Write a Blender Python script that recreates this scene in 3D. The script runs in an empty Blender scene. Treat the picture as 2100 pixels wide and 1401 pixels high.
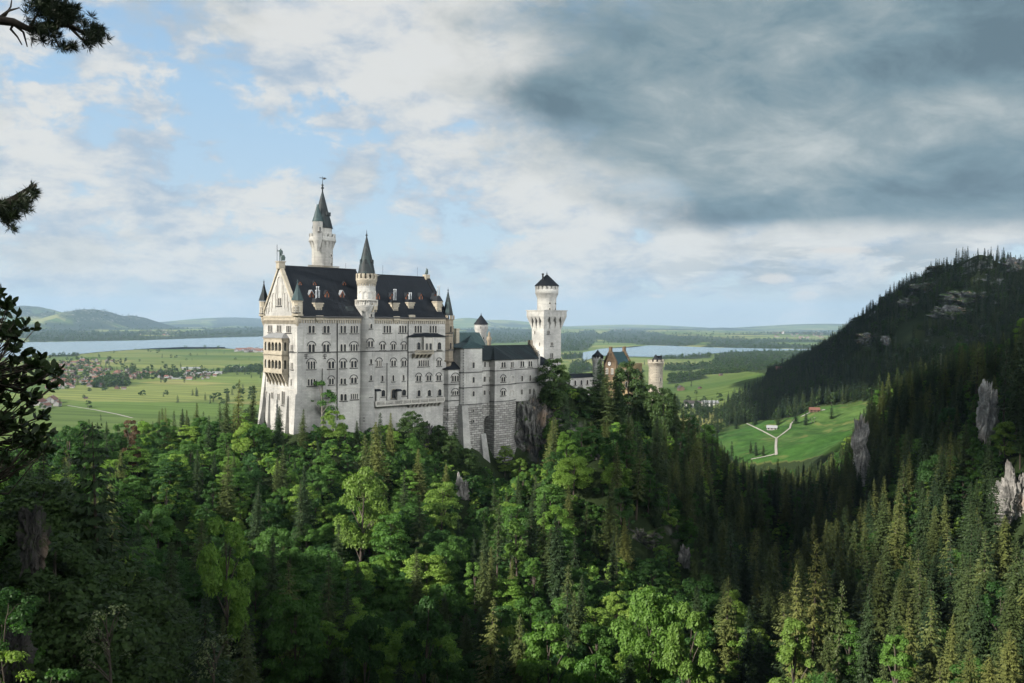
import bpy, bmesh, math, random
import numpy as np
from mathutils import Matrix, Vector
R = math.radians
SC = bpy.context.scene
COL = SC.collection
rng = np.random.default_rng(7)
random.seed(7)

# ------------------------------------------------------------------ camera
FP = 1750.0                                   # focal length in photo pixels (photo 2100 wide)
CAM = np.array([0.0, 0.0, 155.0])
PIT, ROL = math.atan(37.5 / FP), 0.007
fw = np.array([0, math.cos(PIT), -math.sin(PIT)])
_r0 = np.array([1.0, 0, 0]); _u0 = np.array([0, math.sin(PIT), math.cos(PIT)])
rt = math.cos(ROL) * _r0 + math.sin(ROL) * _u0
up = -math.sin(ROL) * _r0 + math.cos(ROL) * _u0
cd = bpy.data.cameras.new('camera'); cam = bpy.data.objects.new('camera', cd); COL.objects.link(cam)
cd.sensor_width = 36.0; cd.lens = 36.0 * FP / 2100.0; cd.clip_start = 0.2; cd.clip_end = 120000.0
m = Matrix.Identity(4)
for i in range(3):
    m[i][0], m[i][1], m[i][2], m[i][3] = rt[i], up[i], -fw[i], CAM[i]
cam.matrix_world = m
SC.camera = cam

def ray(px, py): return fw + rt * ((px - 1050) / FP) + up * ((700.5 - py) / FP)
def at(px, py, D):
    d = ray(px, py); return CAM + d * (D / d[1])
def proj(P):                                   # world points (n,3) -> photo pixels and depth
    q = np.atleast_2d(P) - CAM; zc = q @ fw; zs = np.where(np.abs(zc) < 1e-6, 1e-6, zc)
    return 1050 + FP * (q @ rt) / zs, 700.5 - FP * (q @ up) / zs, zc
def flat(px, py, z=0.0):                       # pixel -> point on the level z
    d = ray(px, py); return CAM + d * ((z - CAM[2]) / d[2])

# ------------------------------------------------------------------ light
EXPO = 1.1                                    # the photograph is exposed for the shaded front
SUN_DIR = np.array([-0.86, -0.50, 0.0]); SUN_EL = R(27.0)
SUN_DIR = SUN_DIR / np.linalg.norm(SUN_DIR) * math.cos(SUN_EL) + np.array([0, 0, math.sin(SUN_EL)])
ld = bpy.data.lights.new('sun', 'SUN'); ld.energy = 5.0; ld.angle = R(0.5); ld.color = (1.0, 0.935, 0.83)
sun = bpy.data.objects.new('sun', ld); COL.objects.link(sun)
sun.location = (-900, -200, 800)
sun.rotation_euler = Vector(SUN_DIR).to_track_quat('Z', 'Y').to_euler()
SC.view_settings.view_transform = 'Standard'; SC.view_settings.look = 'None'
SC.view_settings.exposure = EXPO; SC.view_settings.gamma = 1.0
SC.render.engine = 'CYCLES'
SC.cycles.max_bounces = 5; SC.cycles.diffuse_bounces = 2; SC.cycles.glossy_bounces = 2
SC.cycles.transmission_bounces = 2; SC.cycles.volume_bounces = 0; SC.cycles.transparent_max_bounces = 8
SC.cycles.caustics_reflective = False; SC.cycles.caustics_refractive = False
SC.cycles.use_denoising = True

# ------------------------------------------------------------------ node helpers
def node(nt, typ, ins=None, **pr):
    nd = nt.nodes.new(typ)
    for k, v in pr.items(): setattr(nd, k, v)
    for k, v in (ins or {}).items():
        s = nd.inputs[k]
        if isinstance(v, bpy.types.NodeSocket): nt.links.new(v, s)
        else: s.default_value = v
    return nd
def MA(nt, op, a, b=0.0, c=0.0, clamp=False):
    return node(nt, 'ShaderNodeMath', {0: a, 1: b, 2: c}, operation=op, use_clamp=clamp).outputs[0]
def MIX(nt, f, a, b, blend='MIX'):
    n = node(nt, 'ShaderNodeMix', {0: f}, data_type='RGBA', blend_type=blend)
    for i, v in ((6, a), (7, b)):
        if isinstance(v, bpy.types.NodeSocket): nt.links.new(v, n.inputs[i])
        else: n.inputs[i].default_value = (*v[:3], 1.0)
    return n.outputs[2]
def STEP(nt, v, lo, hi):                        # smooth 0..1
    return node(nt, 'ShaderNodeMapRange', {0: v, 1: lo, 2: hi}, interpolation_type='SMOOTHSTEP').outputs[0]
def NOISE(nt, vec, scale, det=5.0, rough=0.55, dist=0.0, out=0):
    i = {'Scale': scale, 'Detail': det, 'Roughness': rough, 'Distortion': dist}
    if vec is not None: i['Vector'] = vec
    return node(nt, 'ShaderNodeTexNoise', i).outputs[out]
def RAMP(nt, f, stops):
    n = node(nt, 'ShaderNodeValToRGB', {0: f}); e = n.color_ramp.elements
    while len(e) < len(stops): e.new(0.5)
    for el, (p, c) in zip(e, stops): el.position = p; el.color = (*c, 1.0)
    return n.outputs[0]
def XYZ(nt, x, y, z): return node(nt, 'ShaderNodeCombineXYZ', {0: x, 1: y, 2: z}).outputs[0]

# ------------------------------------------------------------------ sky: Nishita with cloud decks, all in world directions
W = bpy.data.worlds.new('World'); SC.world = W; W.use_nodes = True
nt = W.node_tree; nt.nodes.clear()
SKY_S = 0.1
HAZE = 3.3e-5
sky = node(nt, 'ShaderNodeTexSky', sky_type='NISHITA', sun_disc=False)
sky.sun_elevation = SUN_EL; sky.sun_rotation = math.atan2(SUN_DIR[0], SUN_DIR[1]); sky.air_density = 1.0; sky.dust_density = 1.5; sky.ozone_density = 1.0
tc = node(nt, 'ShaderNodeTexCoord').outputs['Generated']
sp = node(nt, 'ShaderNodeSeparateXYZ', {0: tc})
dx, dy, dz = sp.outputs
el = MA(nt, 'ARCSINE', dz); az = MA(nt, 'ARCTAN2', dx, dy)
elc = MA(nt, 'MAXIMUM', dz, 0.0)
den = MA(nt, 'ADD', elc, 0.16)
P = XYZ(nt, MA(nt, 'DIVIDE', dx, den), MA(nt, 'DIVIDE', dy, den), 0.0)
A2 = XYZ(nt, MA(nt, 'MULTIPLY', az, 1.0), MA(nt, 'MULTIPLY', el, 1.9), 0.0)
def ae(px, py):
    d = ray(px, py); d = d / np.linalg.norm(d); return math.atan2(d[0], d[1]), math.asin(d[2])
def blob(px, py, sx, sy, rot=0.0):             # soft elliptical bank of cloud at a bearing and elevation
    a0, e0 = ae(px, py); sa, se = sx / FP, sy / FP
    c, s = math.cos(R(rot)), math.sin(R(rot))
    da = MA(nt, 'SUBTRACT', az, a0); de = MA(nt, 'SUBTRACT', el, e0)
    u = MA(nt, 'MULTIPLY_ADD', da, c / sa, MA(nt, 'MULTIPLY', de, s / sa))
    v = MA(nt, 'MULTIPLY_ADD', da, -s / se, MA(nt, 'MULTIPLY', de, c / se))
    q = MA(nt, 'MULTIPLY_ADD', u, u, MA(nt, 'MULTIPLY', v, v))
    return MA(nt, 'EXPONENT', MA(nt, 'MULTIPLY', q, -1.0))
def SUM(lst):
    t = None
    for w, s in lst:
        t = MA(nt, 'MULTIPLY', s, w) if t is None else MA(nt, 'MULTIPLY_ADD', s, w, t)
    return t
def K(c): return tuple(v / SKY_S / 2 ** EXPO for v in c)
# clear air, pale towards the horizon
base = MIX(nt, 0.82, sky.outputs[0], RAMP(nt, MA(nt, 'MULTIPLY', elc, 2.2), [(0.0, K((.60, .69, .74))), (.22, K((.52, .67, .80))), (.55, K((.40, .61, .82))), (1.0, K((.24, .44, .72)))]))
# broken fair-weather clouds
warp = NOISE(nt, A2, 3.0, 3.0, 0.5, 0.0, 1)
A3 = node(nt, 'ShaderNodeMix', {0: 0.09, 4: A2, 5: warp}, data_type='VECTOR').outputs[1]
n1 = NOISE(nt, A3, 4.5, 8.0, 0.60)
n2 = NOISE(nt, XYZ(nt, MA(nt, 'MULTIPLY', az, 1.0), MA(nt, 'MULTIPLY', el, 1.7), 1.7), 16.0, 8.0, 0.63, 0.25)
f1 = MA(nt, 'ADD', MA(nt, 'MULTIPLY', n1, 0.5), MA(nt, 'MULTIPLY_ADD', n2, 1.0, -.215))
bias = SUM([(.26, blob(850, 60, 380, 150, -10)), (.20, blob(880, 170, 300, 60, -6)), (.07, blob(60, 330, 200, 90, -14)), (.07, blob(390, 420, 260, 60, -14)), (.10, blob(240, 125, 110, 40, 6)),
            (.12, blob(905, 310, 90, 45, 10)), (.08, blob(630, 410, 70, 40, 0)), (.04, blob(400, 560, 330, 60, 0)), (.13, blob(700, 298, 60, 16, 0)), (.10, blob(735, 252, 50, 16, 0)), (.07, blob(430, 250, 50, 26, 25)), (.06, blob(400, 110, 30, 22, 40)),
            (.16, blob(1150, 430, 190, 90, -28)), (.12, blob(1450, 510, 350, 50, 8)), (.10, blob(1700, 550, 400, 40, 0)), (.05, blob(250, 520, 400, 90, -6)), (.34, blob(1820, 468, 260, 30, 5)), (.2, blob(2000, 480, 160, 30, 0)), (.13, blob(1720, 515, 110, 14, 0)), (.17, blob(1590, 572, 50, 20, 0)), (.17, blob(1655, 607, 40, 12, 0)), (.10, blob(1350, 607, 26, 8, 0)),
            (-.14, blob(470, 170, 120, 110, -25)), (-.09, blob(560, 290, 130, 70, -20)), (-.10, blob(1000, 280, 110, 50, -20)), (-.14, blob(340, 20, 120, 50, 20)), (-.07, blob(870, 440, 220, 50, 0)),
            (-.07, blob(1350, 625, 700, 40, 0))])
d1 = MA(nt, 'ADD', f1, bias)
cov = STEP(nt, d1, 0.45, 0.62)
shade = STEP(nt, MA(nt, 'SUBTRACT', NOISE(nt, XYZ(nt, az, MA(nt, 'MULTIPLY_ADD', el, 2.4, .03), 5.0), 9.0, 6.0, 0.6, 0.2), MA(nt, 'MULTIPLY', MA(nt, 'SUBTRACT', d1, 0.6), 0.55)), 0.36, 0.68)
ccol = MIX(nt, shade, K((.80, .79, .755)), K((.42, .52, .63)))
c1 = MIX(nt, MA(nt, 'MULTIPLY', cov, 0.90), base, ccol)
# the heavy grey deck on the right
n3 = NOISE(nt, A3, 4.0, 8.0, 0.58)
n4 = NOISE(nt, XYZ(nt, MA(nt, 'MULTIPLY_ADD', el, .5, az), MA(nt, 'MULTIPLY', el, 1.9), 3.0), 5.5, 8.0, 0.58, 0.55)
n5 = NOISE(nt, XYZ(nt, MA(nt, 'MULTIPLY_ADD', el, .4, az), MA(nt, 'MULTIPLY', el, 1.9), 9.0), 13.0, 7.0, 0.62, 0.5)
deck = SUM([(1.0, blob(1700, 60, 560, 190, -6)), (.85, blob(1480, 330, 380, 120, -14)), (.95, blob(2000, 330, 420, 130, 0)), (.75, blob(1180, 205, 220, 40, -6)), (.4, blob(1300, 90, 200, 90, 0)), (.9, blob(2500, 100, 700, 330, 0)), (.55, blob(1600, 410, 250, 45, 6)), (-.62, blob(1850, 500, 330, 62, 3)), (-.45, blob(1230, 470, 180, 50, -20)), (-.28, blob(1330, 385, 160, 34, -10)), (-.25, blob(1560, 470, 200, 24, 6))])
dd = MA(nt, 'ADD', deck, MA(nt, 'MULTIPLY', MA(nt, 'SUBTRACT', n3, 0.5), 1.9))
dd = MA(nt, 'MULTIPLY_ADD', MA(nt, 'SUBTRACT', n5, .5), .8, dd)
dcov = STEP(nt, dd, 0.08, 1.05)
lite = SUM([(.55, blob(1960, 215, 230, 50, 0)), (.38, blob(1480, 260, 280, 50, -18)), (.5, blob(1280, 375, 230, 36, -14)), (.3, blob(1420, 320, 260, 60, -10)), (.30, blob(1620, 110, 150, 40, 10)), (.3, blob(1900, 300, 300, 36, 0)), (-.32, blob(2040, 100, 240, 70, 0)), (-.30, blob(1480, 435, 320, 36, 4)), (-.32, blob(1250, 215, 240, 36, -8)), (-.3, blob(2000, 400, 190, 30, 0)), (-.15, blob(1600, 330, 160, 30, -10)), (.10, blob(1300, 60, 160, 80, 0))])
dsh = MA(nt, 'ADD', MA(nt, 'MULTIPLY_ADD', lite, 0.62, MA(nt, 'MULTIPLY', n4, 1.15)), MA(nt, 'MULTIPLY_ADD', n5, .75, -.57))
dcol = RAMP(nt, dsh, [(.10, K((.135, .205, .25))), (.34, K((.20, .295, .345))), (.58, K((.32, .40, .43))), (.9, K((.56, .61, .61)))])
rim = MA(nt, 'MULTIPLY', STEP(nt, dd, 0.06, 0.36), MA(nt, 'SUBTRACT', 1.0, STEP(nt, dd, 0.45, 0.9)))
c2 = MIX(nt, MA(nt, 'MULTIPLY', rim, 0.7), c1, MIX(nt, shade, K((.76, .76, .73)), K((.52, .58, .62))))
c3 = MIX(nt, dcov, c2, dcol)
und = MA(nt, 'MULTIPLY', blob(1750, 545, 420, 46, 2), STEP(nt, NOISE(nt, XYZ(nt, az, MA(nt, 'MULTIPLY', el, 4.5), 2.0), 12.0, 6.0, .58, .3), .47, .60))
c3 = MIX(nt, MA(nt, 'MULTIPLY', und, .75), c3, K((.36, .43, .47)))
pink = STEP(nt, MA(nt, 'MULTIPLY_ADD', MA(nt, 'SUBTRACT', n2, .5), 1.6, SUM([(1.0, blob(1590, 573, 46, 17, 0)), (1.0, blob(1655, 607, 36, 11, 0)), (.9, blob(1350, 608, 24, 8, 0)), (.8, blob(1730, 515, 110, 11, 0))])), .45, .85)
c3 = MIX(nt, MA(nt, 'MULTIPLY', pink, .85), c3, K((.80, .755, .70)))
# haze at the horizon; unseen bright sky behind the bridge, added to light the castle front
hz = MA(nt, 'SUBTRACT', 1.0, STEP(nt, elc, 0.0, 0.045))
c4 = MIX(nt, MA(nt, 'MULTIPLY', hz, 0.45), c3, K((.56, .66, .71)))
front_fill = STEP(nt, MA(nt, 'MULTIPLY_ADD', dx, .656, MA(nt, 'MULTIPLY', dy, -.755)), 0.42, 0.9)
c5 = MIX(nt, MA(nt, 'MULTIPLY', front_fill, 0.8), c4, K((14.5, 14.6, 14.3)))
low = MA(nt, 'SUBTRACT', 1.0, STEP(nt, dz, .44, .58))      # unseen sky overhead, darkened so the woods get less light
c5 = MIX(nt, low, K((.14, .18, .205)), c5)
bg = node(nt, 'ShaderNodeBackground', {0: c5, 1: SKY_S})
nt.links.new(bg.outputs[0], node(nt, 'ShaderNodeOutputWorld').inputs[0])

# ------------------------------------------------------------------ mesh + object helpers
def tag(o, label=None, cat=None, group=None, kind=None):
    if label: o['label'] = label
    if cat: o['category'] = cat
    if group: o['group'] = group
    if kind: o['kind'] = kind
    return o
def mesh_np(name, V, faces, mats, midx=None, smooth=False):
    me = bpy.data.meshes.new(name)
    V = np.asarray(V, dtype=np.float64)
    if isinstance(faces, np.ndarray):
        n, k = faces.shape
        me.vertices.add(len(V)); me.vertices.foreach_set('co', V.ravel())
        me.loops.add(n * k); me.loops.foreach_set('vertex_index', faces.astype(np.int32).ravel())
        me.polygons.add(n); me.polygons.foreach_set('loop_start', np.arange(0, n * k, k, dtype=np.int32))
        me.update(calc_edges=True)
    else:
        me.from_pydata([tuple(v) for v in V], [], faces)
    for mm in mats: me.materials.append(mm)
    if midx is not None: me.polygons.foreach_set('material_index', np.asarray(midx, dtype=np.int32))
    if smooth: me.polygons.foreach_set('use_smooth', np.ones(len(me.polygons), dtype=bool))
    me.validate(); me.update()
    return me
def link(name, me, parent=None, loc=None, rz=0.0):
    o = bpy.data.objects.new(name, me); COL.objects.link(o)
    if parent: o.parent = parent
    if loc is not None: o.location = tuple(loc)
    o.rotation_euler = (0, 0, rz)
    return o
def empty(name, loc, rz=0.0):
    return link(name, None, None, loc, rz)

class MB:                                      # collects shapes, builds ONE mesh object
    def __init__(s, off=(0, 0, 0)): s.v = []; s.f = []; s.m = []; s.off = np.array(off, float); s.sm = []
    def add(s, V, Fs, mi=0, sm=False):
        b = len(s.v); s.v.extend([tuple(np.asarray(p, float) - s.off) for p in V])
        for f in Fs: s.f.append([b + i for i in f]); s.m.append(mi); s.sm.append(sm)
    def hexa(s, p, mi=0):                      # 8 points: 4 bottom, 4 top (ccw)
        s.add(p, [(0, 3, 2, 1), (4, 5, 6, 7), (0, 1, 5, 4), (1, 2, 6, 5), (2, 3, 7, 6), (3, 0, 4, 7)], mi)
    def box(s, x0, x1, y0, y1, z0, z1, mi=0):
        s.hexa([(x0, y0, z0), (x1, y0, z0), (x1, y1, z0), (x0, y1, z0), (x0, y0, z1), (x1, y0, z1), (x1, y1, z1), (x0, y1, z1)], mi)
    def frus(s, cx, cy, z0, z1, r0, r1, n=16, mi=0, sm=True, a0=0.0, a1=2 * math.pi, cap=True):
        A = [a0 + (a1 - a0) * i / n for i in range(n)]
        lo = [(cx + r0 * math.cos(a), cy + r0 * math.sin(a), z0) for a in A]; hi = [(cx + r1 * math.cos(a), cy + r1 * math.sin(a), z1) for a in A]
        s.add(lo + hi, [(i, (i + 1) % n, n + (i + 1) % n, n + i) for i in range(n)], mi, sm)
        if cap: s.add(lo, [tuple(range(n))[::-1]], mi); s.add(hi, [tuple(range(n))], mi)
    def lathe(s, cx, cy, prof, n=20, mi=0, sm=True, a0=0.0):
        V = []; k = len(prof)
        for r, z in prof:
            V += [(cx + max(r, .005) * math.cos(a0 + 2 * math.pi * i / n), cy + max(r, .005) * math.sin(a0 + 2 * math.pi * i / n), z) for i in range(n)]
        Fs = [(j * n + i, j * n + (i + 1) % n, (j + 1) * n + (i + 1) % n, (j + 1) * n + i) for j in range(k - 1) for i in range(n)]
        s.add(V, Fs, mi, sm)
        s.add(V[:n], [tuple(range(n))[::-1]], mi); s.add(V[-n:], [tuple(range(n))], mi)
    def tube(s, pts, rad, n=6, mi=0):
        pts = [np.asarray(p, float) for p in pts]; V = []
        for i, p in enumerate(pts):
            t = pts[min(i + 1, len(pts) - 1)] - pts[max(i - 1, 0)]; t = t / (np.linalg.norm(t) + 1e-9)
            a = np.cross(t, (0, 0, 1.0) if abs(t[2]) < .9 else (1.0, 0, 0)); a /= np.linalg.norm(a); b = np.cross(t, a)
            r = rad[i] if hasattr(rad, '__len__') else rad
            V += [p + r * (math.cos(2 * math.pi * k / n) * a + math.sin(2 * math.pi * k / n) * b) for k in range(n)]
        Fs = [(j * n + i, j * n + (i + 1) % n, (j + 1) * n + (i + 1) % n, (j + 1) * n + i) for j in range(len(pts) - 1) for i in range(n)]
        s.add(V, Fs, mi, True); s.add(V[:n], [tuple(range(n))], mi); s.add(V[-n:], [tuple(range(n))[::-1]], mi)
    def build(s, name, mats, parent=None, loc=None, rz=0.0):
        if not isinstance(mats, (list, tuple)): mats = [mats]
        me = mesh_np(name, s.v, s.f, mats, s.m)
        me.polygons.foreach_set('use_smooth', np.array(s.sm, dtype=bool)[:len(me.polygons)])
        bm = bmesh.new(); bm.from_mesh(me); bmesh.ops.recalc_face_normals(bm, faces=bm.faces); bm.to_mesh(me); bm.free()
        return link(name, me, parent, loc, rz)

def new_mat(name):
    mt = bpy.data.materials.new(name); mt.use_nodes = True; n = mt.node_tree; n.nodes.clear()
    return mt, n
def finish(n, col, rough=0.8, bump=None, bstr=0.3, bdist=0.1, spec=0.3, metal=0.0, extra=None):
    b = node(n, 'ShaderNodeBsdfPrincipled', {'Roughness': rough, 'Metallic': metal, 'Specular IOR Level': spec})
    if isinstance(col, bpy.types.NodeSocket): n.links.new(col, b.inputs['Base Color'])
    else: b.inputs['Base Color'].default_value = (*col, 1)
    if bump is not None:
        bp = node(n, 'ShaderNodeBump', {'Height': bump, 'Strength': bstr, 'Distance': bdist}); n.links.new(bp.outputs[0], b.inputs['Normal'])
    n.links.new(b.outputs[0], node(n, 'ShaderNodeOutputMaterial').inputs[0])
    return b

# ------------------------------------------------------------------ numpy noise
def _h(ix, iy, s):
    n = (ix.astype(np.int64) * 374761393 + iy.astype(np.int64) * 668265263 + s * 1446647) & 0xffffffff
    n = ((n ^ (n >> 13)) * 1274126177) & 0xffffffff
    return ((n ^ (n >> 16)) & 0xffff) / 65535.0
def vnoise(x, y, s=0):
    ix, iy = np.floor(x), np.floor(y); fx, fy = x - ix, y - iy
    fx = fx * fx * (3 - 2 * fx); fy = fy * fy * (3 - 2 * fy)
    a, b, c, d = _h(ix, iy, s), _h(ix + 1, iy, s), _h(ix, iy + 1, s), _h(ix + 1, iy + 1, s)
    return (a * (1 - fx) + b * fx) * (1 - fy) + (c * (1 - fx) + d * fx) * fy
def fbm(x, y, s=0, o=4):
    t = 0; a = .5; w = 0
    for i in range(o): t = t + a * vnoise(x * 2 ** i, y * 2 ** i, s + i); w += a; a *= .5
    return t / w
def sstep(x, a, b):
    t = np.clip((x - a) / (b - a), 0, 1); return t * t * (3 - 2 * t)
def inpoly(x, y, poly):
    x = np.asarray(x); y = np.asarray(y); c = np.zeros(x.shape, bool); n = len(poly)
    for i in range(n):
        x1, y1 = poly[i]; x2, y2 = poly[(i + 1) % n]
        k = ((y1 > y) != (y2 > y)) & (x < (x2 - x1) * (y - y1) / ((y2 - y1) if y2 != y1 else 1e-9) + x1)
        c ^= k
    return c

# ------------------------------------------------------------------ terrain: control heights, then a thin-plate surface
CTRL = [  # x, y, z
 (0,0,62),(0,60,58),(0,110,60),(60,60,70),(-40,40,112),(-46,80,124),(-50,100,114),(-62,150,96),(-80,190,86),(-100,20,140),(-140,80,172),(-78,38,168),(-90,72,170),(-200,100,180),(-250,120,205),(-255,45,232),(-262,-50,238),(-255,-150,235),(-120,140,122),(-170,170,138),(-150,220,108),(-255,175,160),
 (-230,220,138),(-300,300,110),(-350,400,40),(-400,560,5),(-450,80,180),(-600,100,60),(-500,250,90),(-700,400,5),
 (-160,300,97),(-130,320,100),(-105,345,106),(-250,450,50),(-200,480,35),(-150,560,3),(-300,600,0),(-60,600,3),(-115,420,80),(-60,470,72),(-120,250,86),(-90,210,82),(-60,150,80),
 (-83,326,108),(-57,348,108),(-34,362,102),(-26,370,100),(-14,380,94),(-2,388,84),(4,396,84),(14,398,84),(26,400,90),(0,375,80),(24,386,86),(38,402,100),(8,420,120),(-60,400,118),(-20,420,124),(18,450,125),(30,470,120),(61,490,104),(82,490,102),(56,455,107),(78,455,104),(40,430,117),(22,412,119),(48,400,100),(62,425,101),(84,420,94),(108,440,80),(126,440,66),
 (60,560,80),(120,560,45),(0,600,38),(60,700,10),(150,700,15),(46,320,99),(45,290,80),(31,330,99),(37,230,72),(68,300,62),(-9,330,84),(-12,355,84),(-24,350,92),(-4,347,83),(-40,345,100),(-14,280,76),(-23,200,70),(0,150,62),(-30,150,68),(40,150,62),
 (146,500,42),(98,350,50),(51,200,56),(204,650,30),(214,750,38),(283,900,48),(380,950,64),(209,850,33),(297,800,52),(321,1250,22),(260,1300,4),(394,1150,50),
 (174,430,72),(190,470,80),(206,470,100),(222,450,120),(210,350,133),(131,215,76),(150,252,78),(170,292,106),(155,330,80),(100,220,72),(62,170,68),(96,160,80),(140,160,112),(200,150,145),(300,300,170),(300,450,150),(330,560,120),(260,600,92),(260,700,56),
 (735,1340,262),(594,1300,186),(545,1275,150),(500,1250,118),(457,1250,86),(650,1330,222),(700,1340,246),(377,1200,66),(770,1300,234),(800,1345,222),(860,1350,200),(760,1450,238),(620,1480,170),(540,1500,110),(520,1400,112),(486,1000,98),(489,900,108),(440,1050,80),(600,1000,140),(900,1000,190),(1000,1300,196),(900,1700,160),(700,1700,140),(500,1650,40),(400,1750,4),(1300,1300,190),(1300,1000,190),(1000,600,200),(600,600,160),(700,300,200),(500,200,190),
 (75,12,188),(112,50,200),(120,105,140),(170,90,215),(250,80,240),(30,-40,110),(0,-60,100),(0,-170,230),(150,-170,230),(-100,-200,270),(400,-150,250),(-400,-250,300),(-50,-320,360),(150,-340,360),(80,-60,120),(-80,-60,160),  # unseen hills behind the viewpoint, raised to keep sky light off the ravine
 (-700,900,0),(-400,900,0),(-100,900,0),(100,900,5),(-900,1300,0),(-500,1300,0),(-100,1300,0),(150,1300,0),(-1200,1900,0),(-500,1900,0),(100,1900,0),(400,2100,0),(900,2300,90),(1500,2100,200),(-1200,700,0),(-1300,200,40)]
_C = np.array(CTRL, float); _S = 100.0
def _tps_fit():
    X = _C[:, :2] / _S; n = len(X)
    d2 = ((X[:, None] - X[None]) ** 2).sum(-1); K_ = 0.5 * d2 * np.log(d2 + 1e-12)
    A = np.zeros((n + 3, n + 3)); A[:n, :n] = K_ + np.eye(n) * 0.004; A[:n, n] = 1; A[:n, n + 1:] = X; A[n:, :n] = A[:n, n:].T
    b = np.zeros(n + 3); b[:n] = _C[:, 2]
    return X, np.linalg.solve(A, b)
_TX, _TW = _tps_fit()
def lakelevel(x, y):
    r = np.hypot(x, y); return r
def ground(x, y):
    x = np.asarray(x, float); y = np.asarray(y, float); sh = x.shape; x = x.ravel(); y = y.ravel()
    out = np.zeros(len(x)); r = np.hypot(x, y); near = r < 3000
    if near.any():
        xs, ys = x[near] / _S, y[near] / _S; z = np.zeros(len(xs))
        for i in range(0, len(xs), 20000):
            a = slice(i, i + 20000)
            d2 = (xs[a, None] - _TX[None, :, 0]) ** 2 + (ys[a, None] - _TX[None, :, 1]) ** 2
            z[a] = 0.5 * (d2 * np.log(d2 + 1e-12)) @ _TW[:-3] + _TW[-3] + _TW[-2] * xs[a] + _TW[-1] * ys[a]
        xn, yn, rn = x[near], y[near], r[near]
        rough = sstep(z, 14, 60) * (1 - 0.75 * np.exp(-(((xn + 20) / 90) ** 2 + ((yn - 420) / 60) ** 2)))
        z = z + rough * ((fbm(xn / 55, yn / 55, 3, 4) - .5) * 16 + (fbm(xn / 170, yn / 170, 9, 4) - .5) * 34 * sstep(rn, 700, 1200))
        # the meadow keeps smooth
        wgt = 1 - sstep(rn, 2100, 2900)
        out[near] = np.maximum(z, 0.0 + 1.5 * (fbm(xn / 90, yn / 90, 5, 3) - .5)) * wgt
    # rolling country far out
    far = sstep(r, 6800, 11000)
    hills = (fbm(x / 2600 + 7, y / 2600, 21, 4) - .42) * 190 + (fbm(x / 800, y / 800, 33, 3) - .5) * 40
    out += far * np.maximum(hills, -5) * (0.55 + 0.6 * sstep(r, 9000, 22000))
    out += far * 20
    for px, py, D, sx, sy in FARHILLS:
        p = at(px, py, D); q = (((x - p[0]) / sx) ** 2 + ((y - D) / sy) ** 2)
        out = np.maximum(out, p[2] * np.exp(-q))
    # never above the sight line of the open horizon, never into the water
    return out.reshape(sh)
FARHILLS = [(185, 634, 13500, 520, 1500), (120, 640, 14000, 600, 1500), (55, 627, 16500, 620, 2000), (-60, 622, 17500, 1200, 2000), (265, 647, 14500, 420, 1200), (960, 652, 22000, 900, 2500), (1020, 656, 24000, 1800, 2500), (1700, 664, 23000, 2500, 2500), (480, 651, 25000, 2200, 2500), (1300, 666, 25000, 2500, 2500)]

LAKE_L = [(-60,737),(60,731),(150,727.5),(200,722),(250,718.5),(330,714),(380,712),(455,712),(480,717),(540,717),(600,717),(640,700),(620,688),(535,690),(400,694),(300,698),(200,700),(60,702),(-60,704)]
LAKE_R = [(1190,742),(1230,729),(1280,731.5),(1340,732),(1400,731.5),(1440,727.5),(1490,722.5),(1560,720),(1620,719),(1700,718.8),(1760,718.5),(1760,717),(1600,715.6),(1530,714),(1440,712.4),(1380,709.5),(1330,708.5),(1290,713),(1240,715),(1200,722)]
def lake_world(poly):
    pts = []
    for i in range(len(poly)):
        a, b = np.array(poly[i]), np.array(poly[(i + 1) % len(poly)])
        for t in np.linspace(0, 1, 9)[:-1]:
            p = flat(*(a + (b - a) * t), 0.0); j = 0.012 * p[1] * (vnoise(np.array([p[0] / 170]), np.array([p[1] / 400]), 3)[0] - .5)
            pts.append((p[0] + j, p[1] + j))
    return pts
LW = [lake_world(LAKE_L), lake_world(LAKE_R)]

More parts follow.
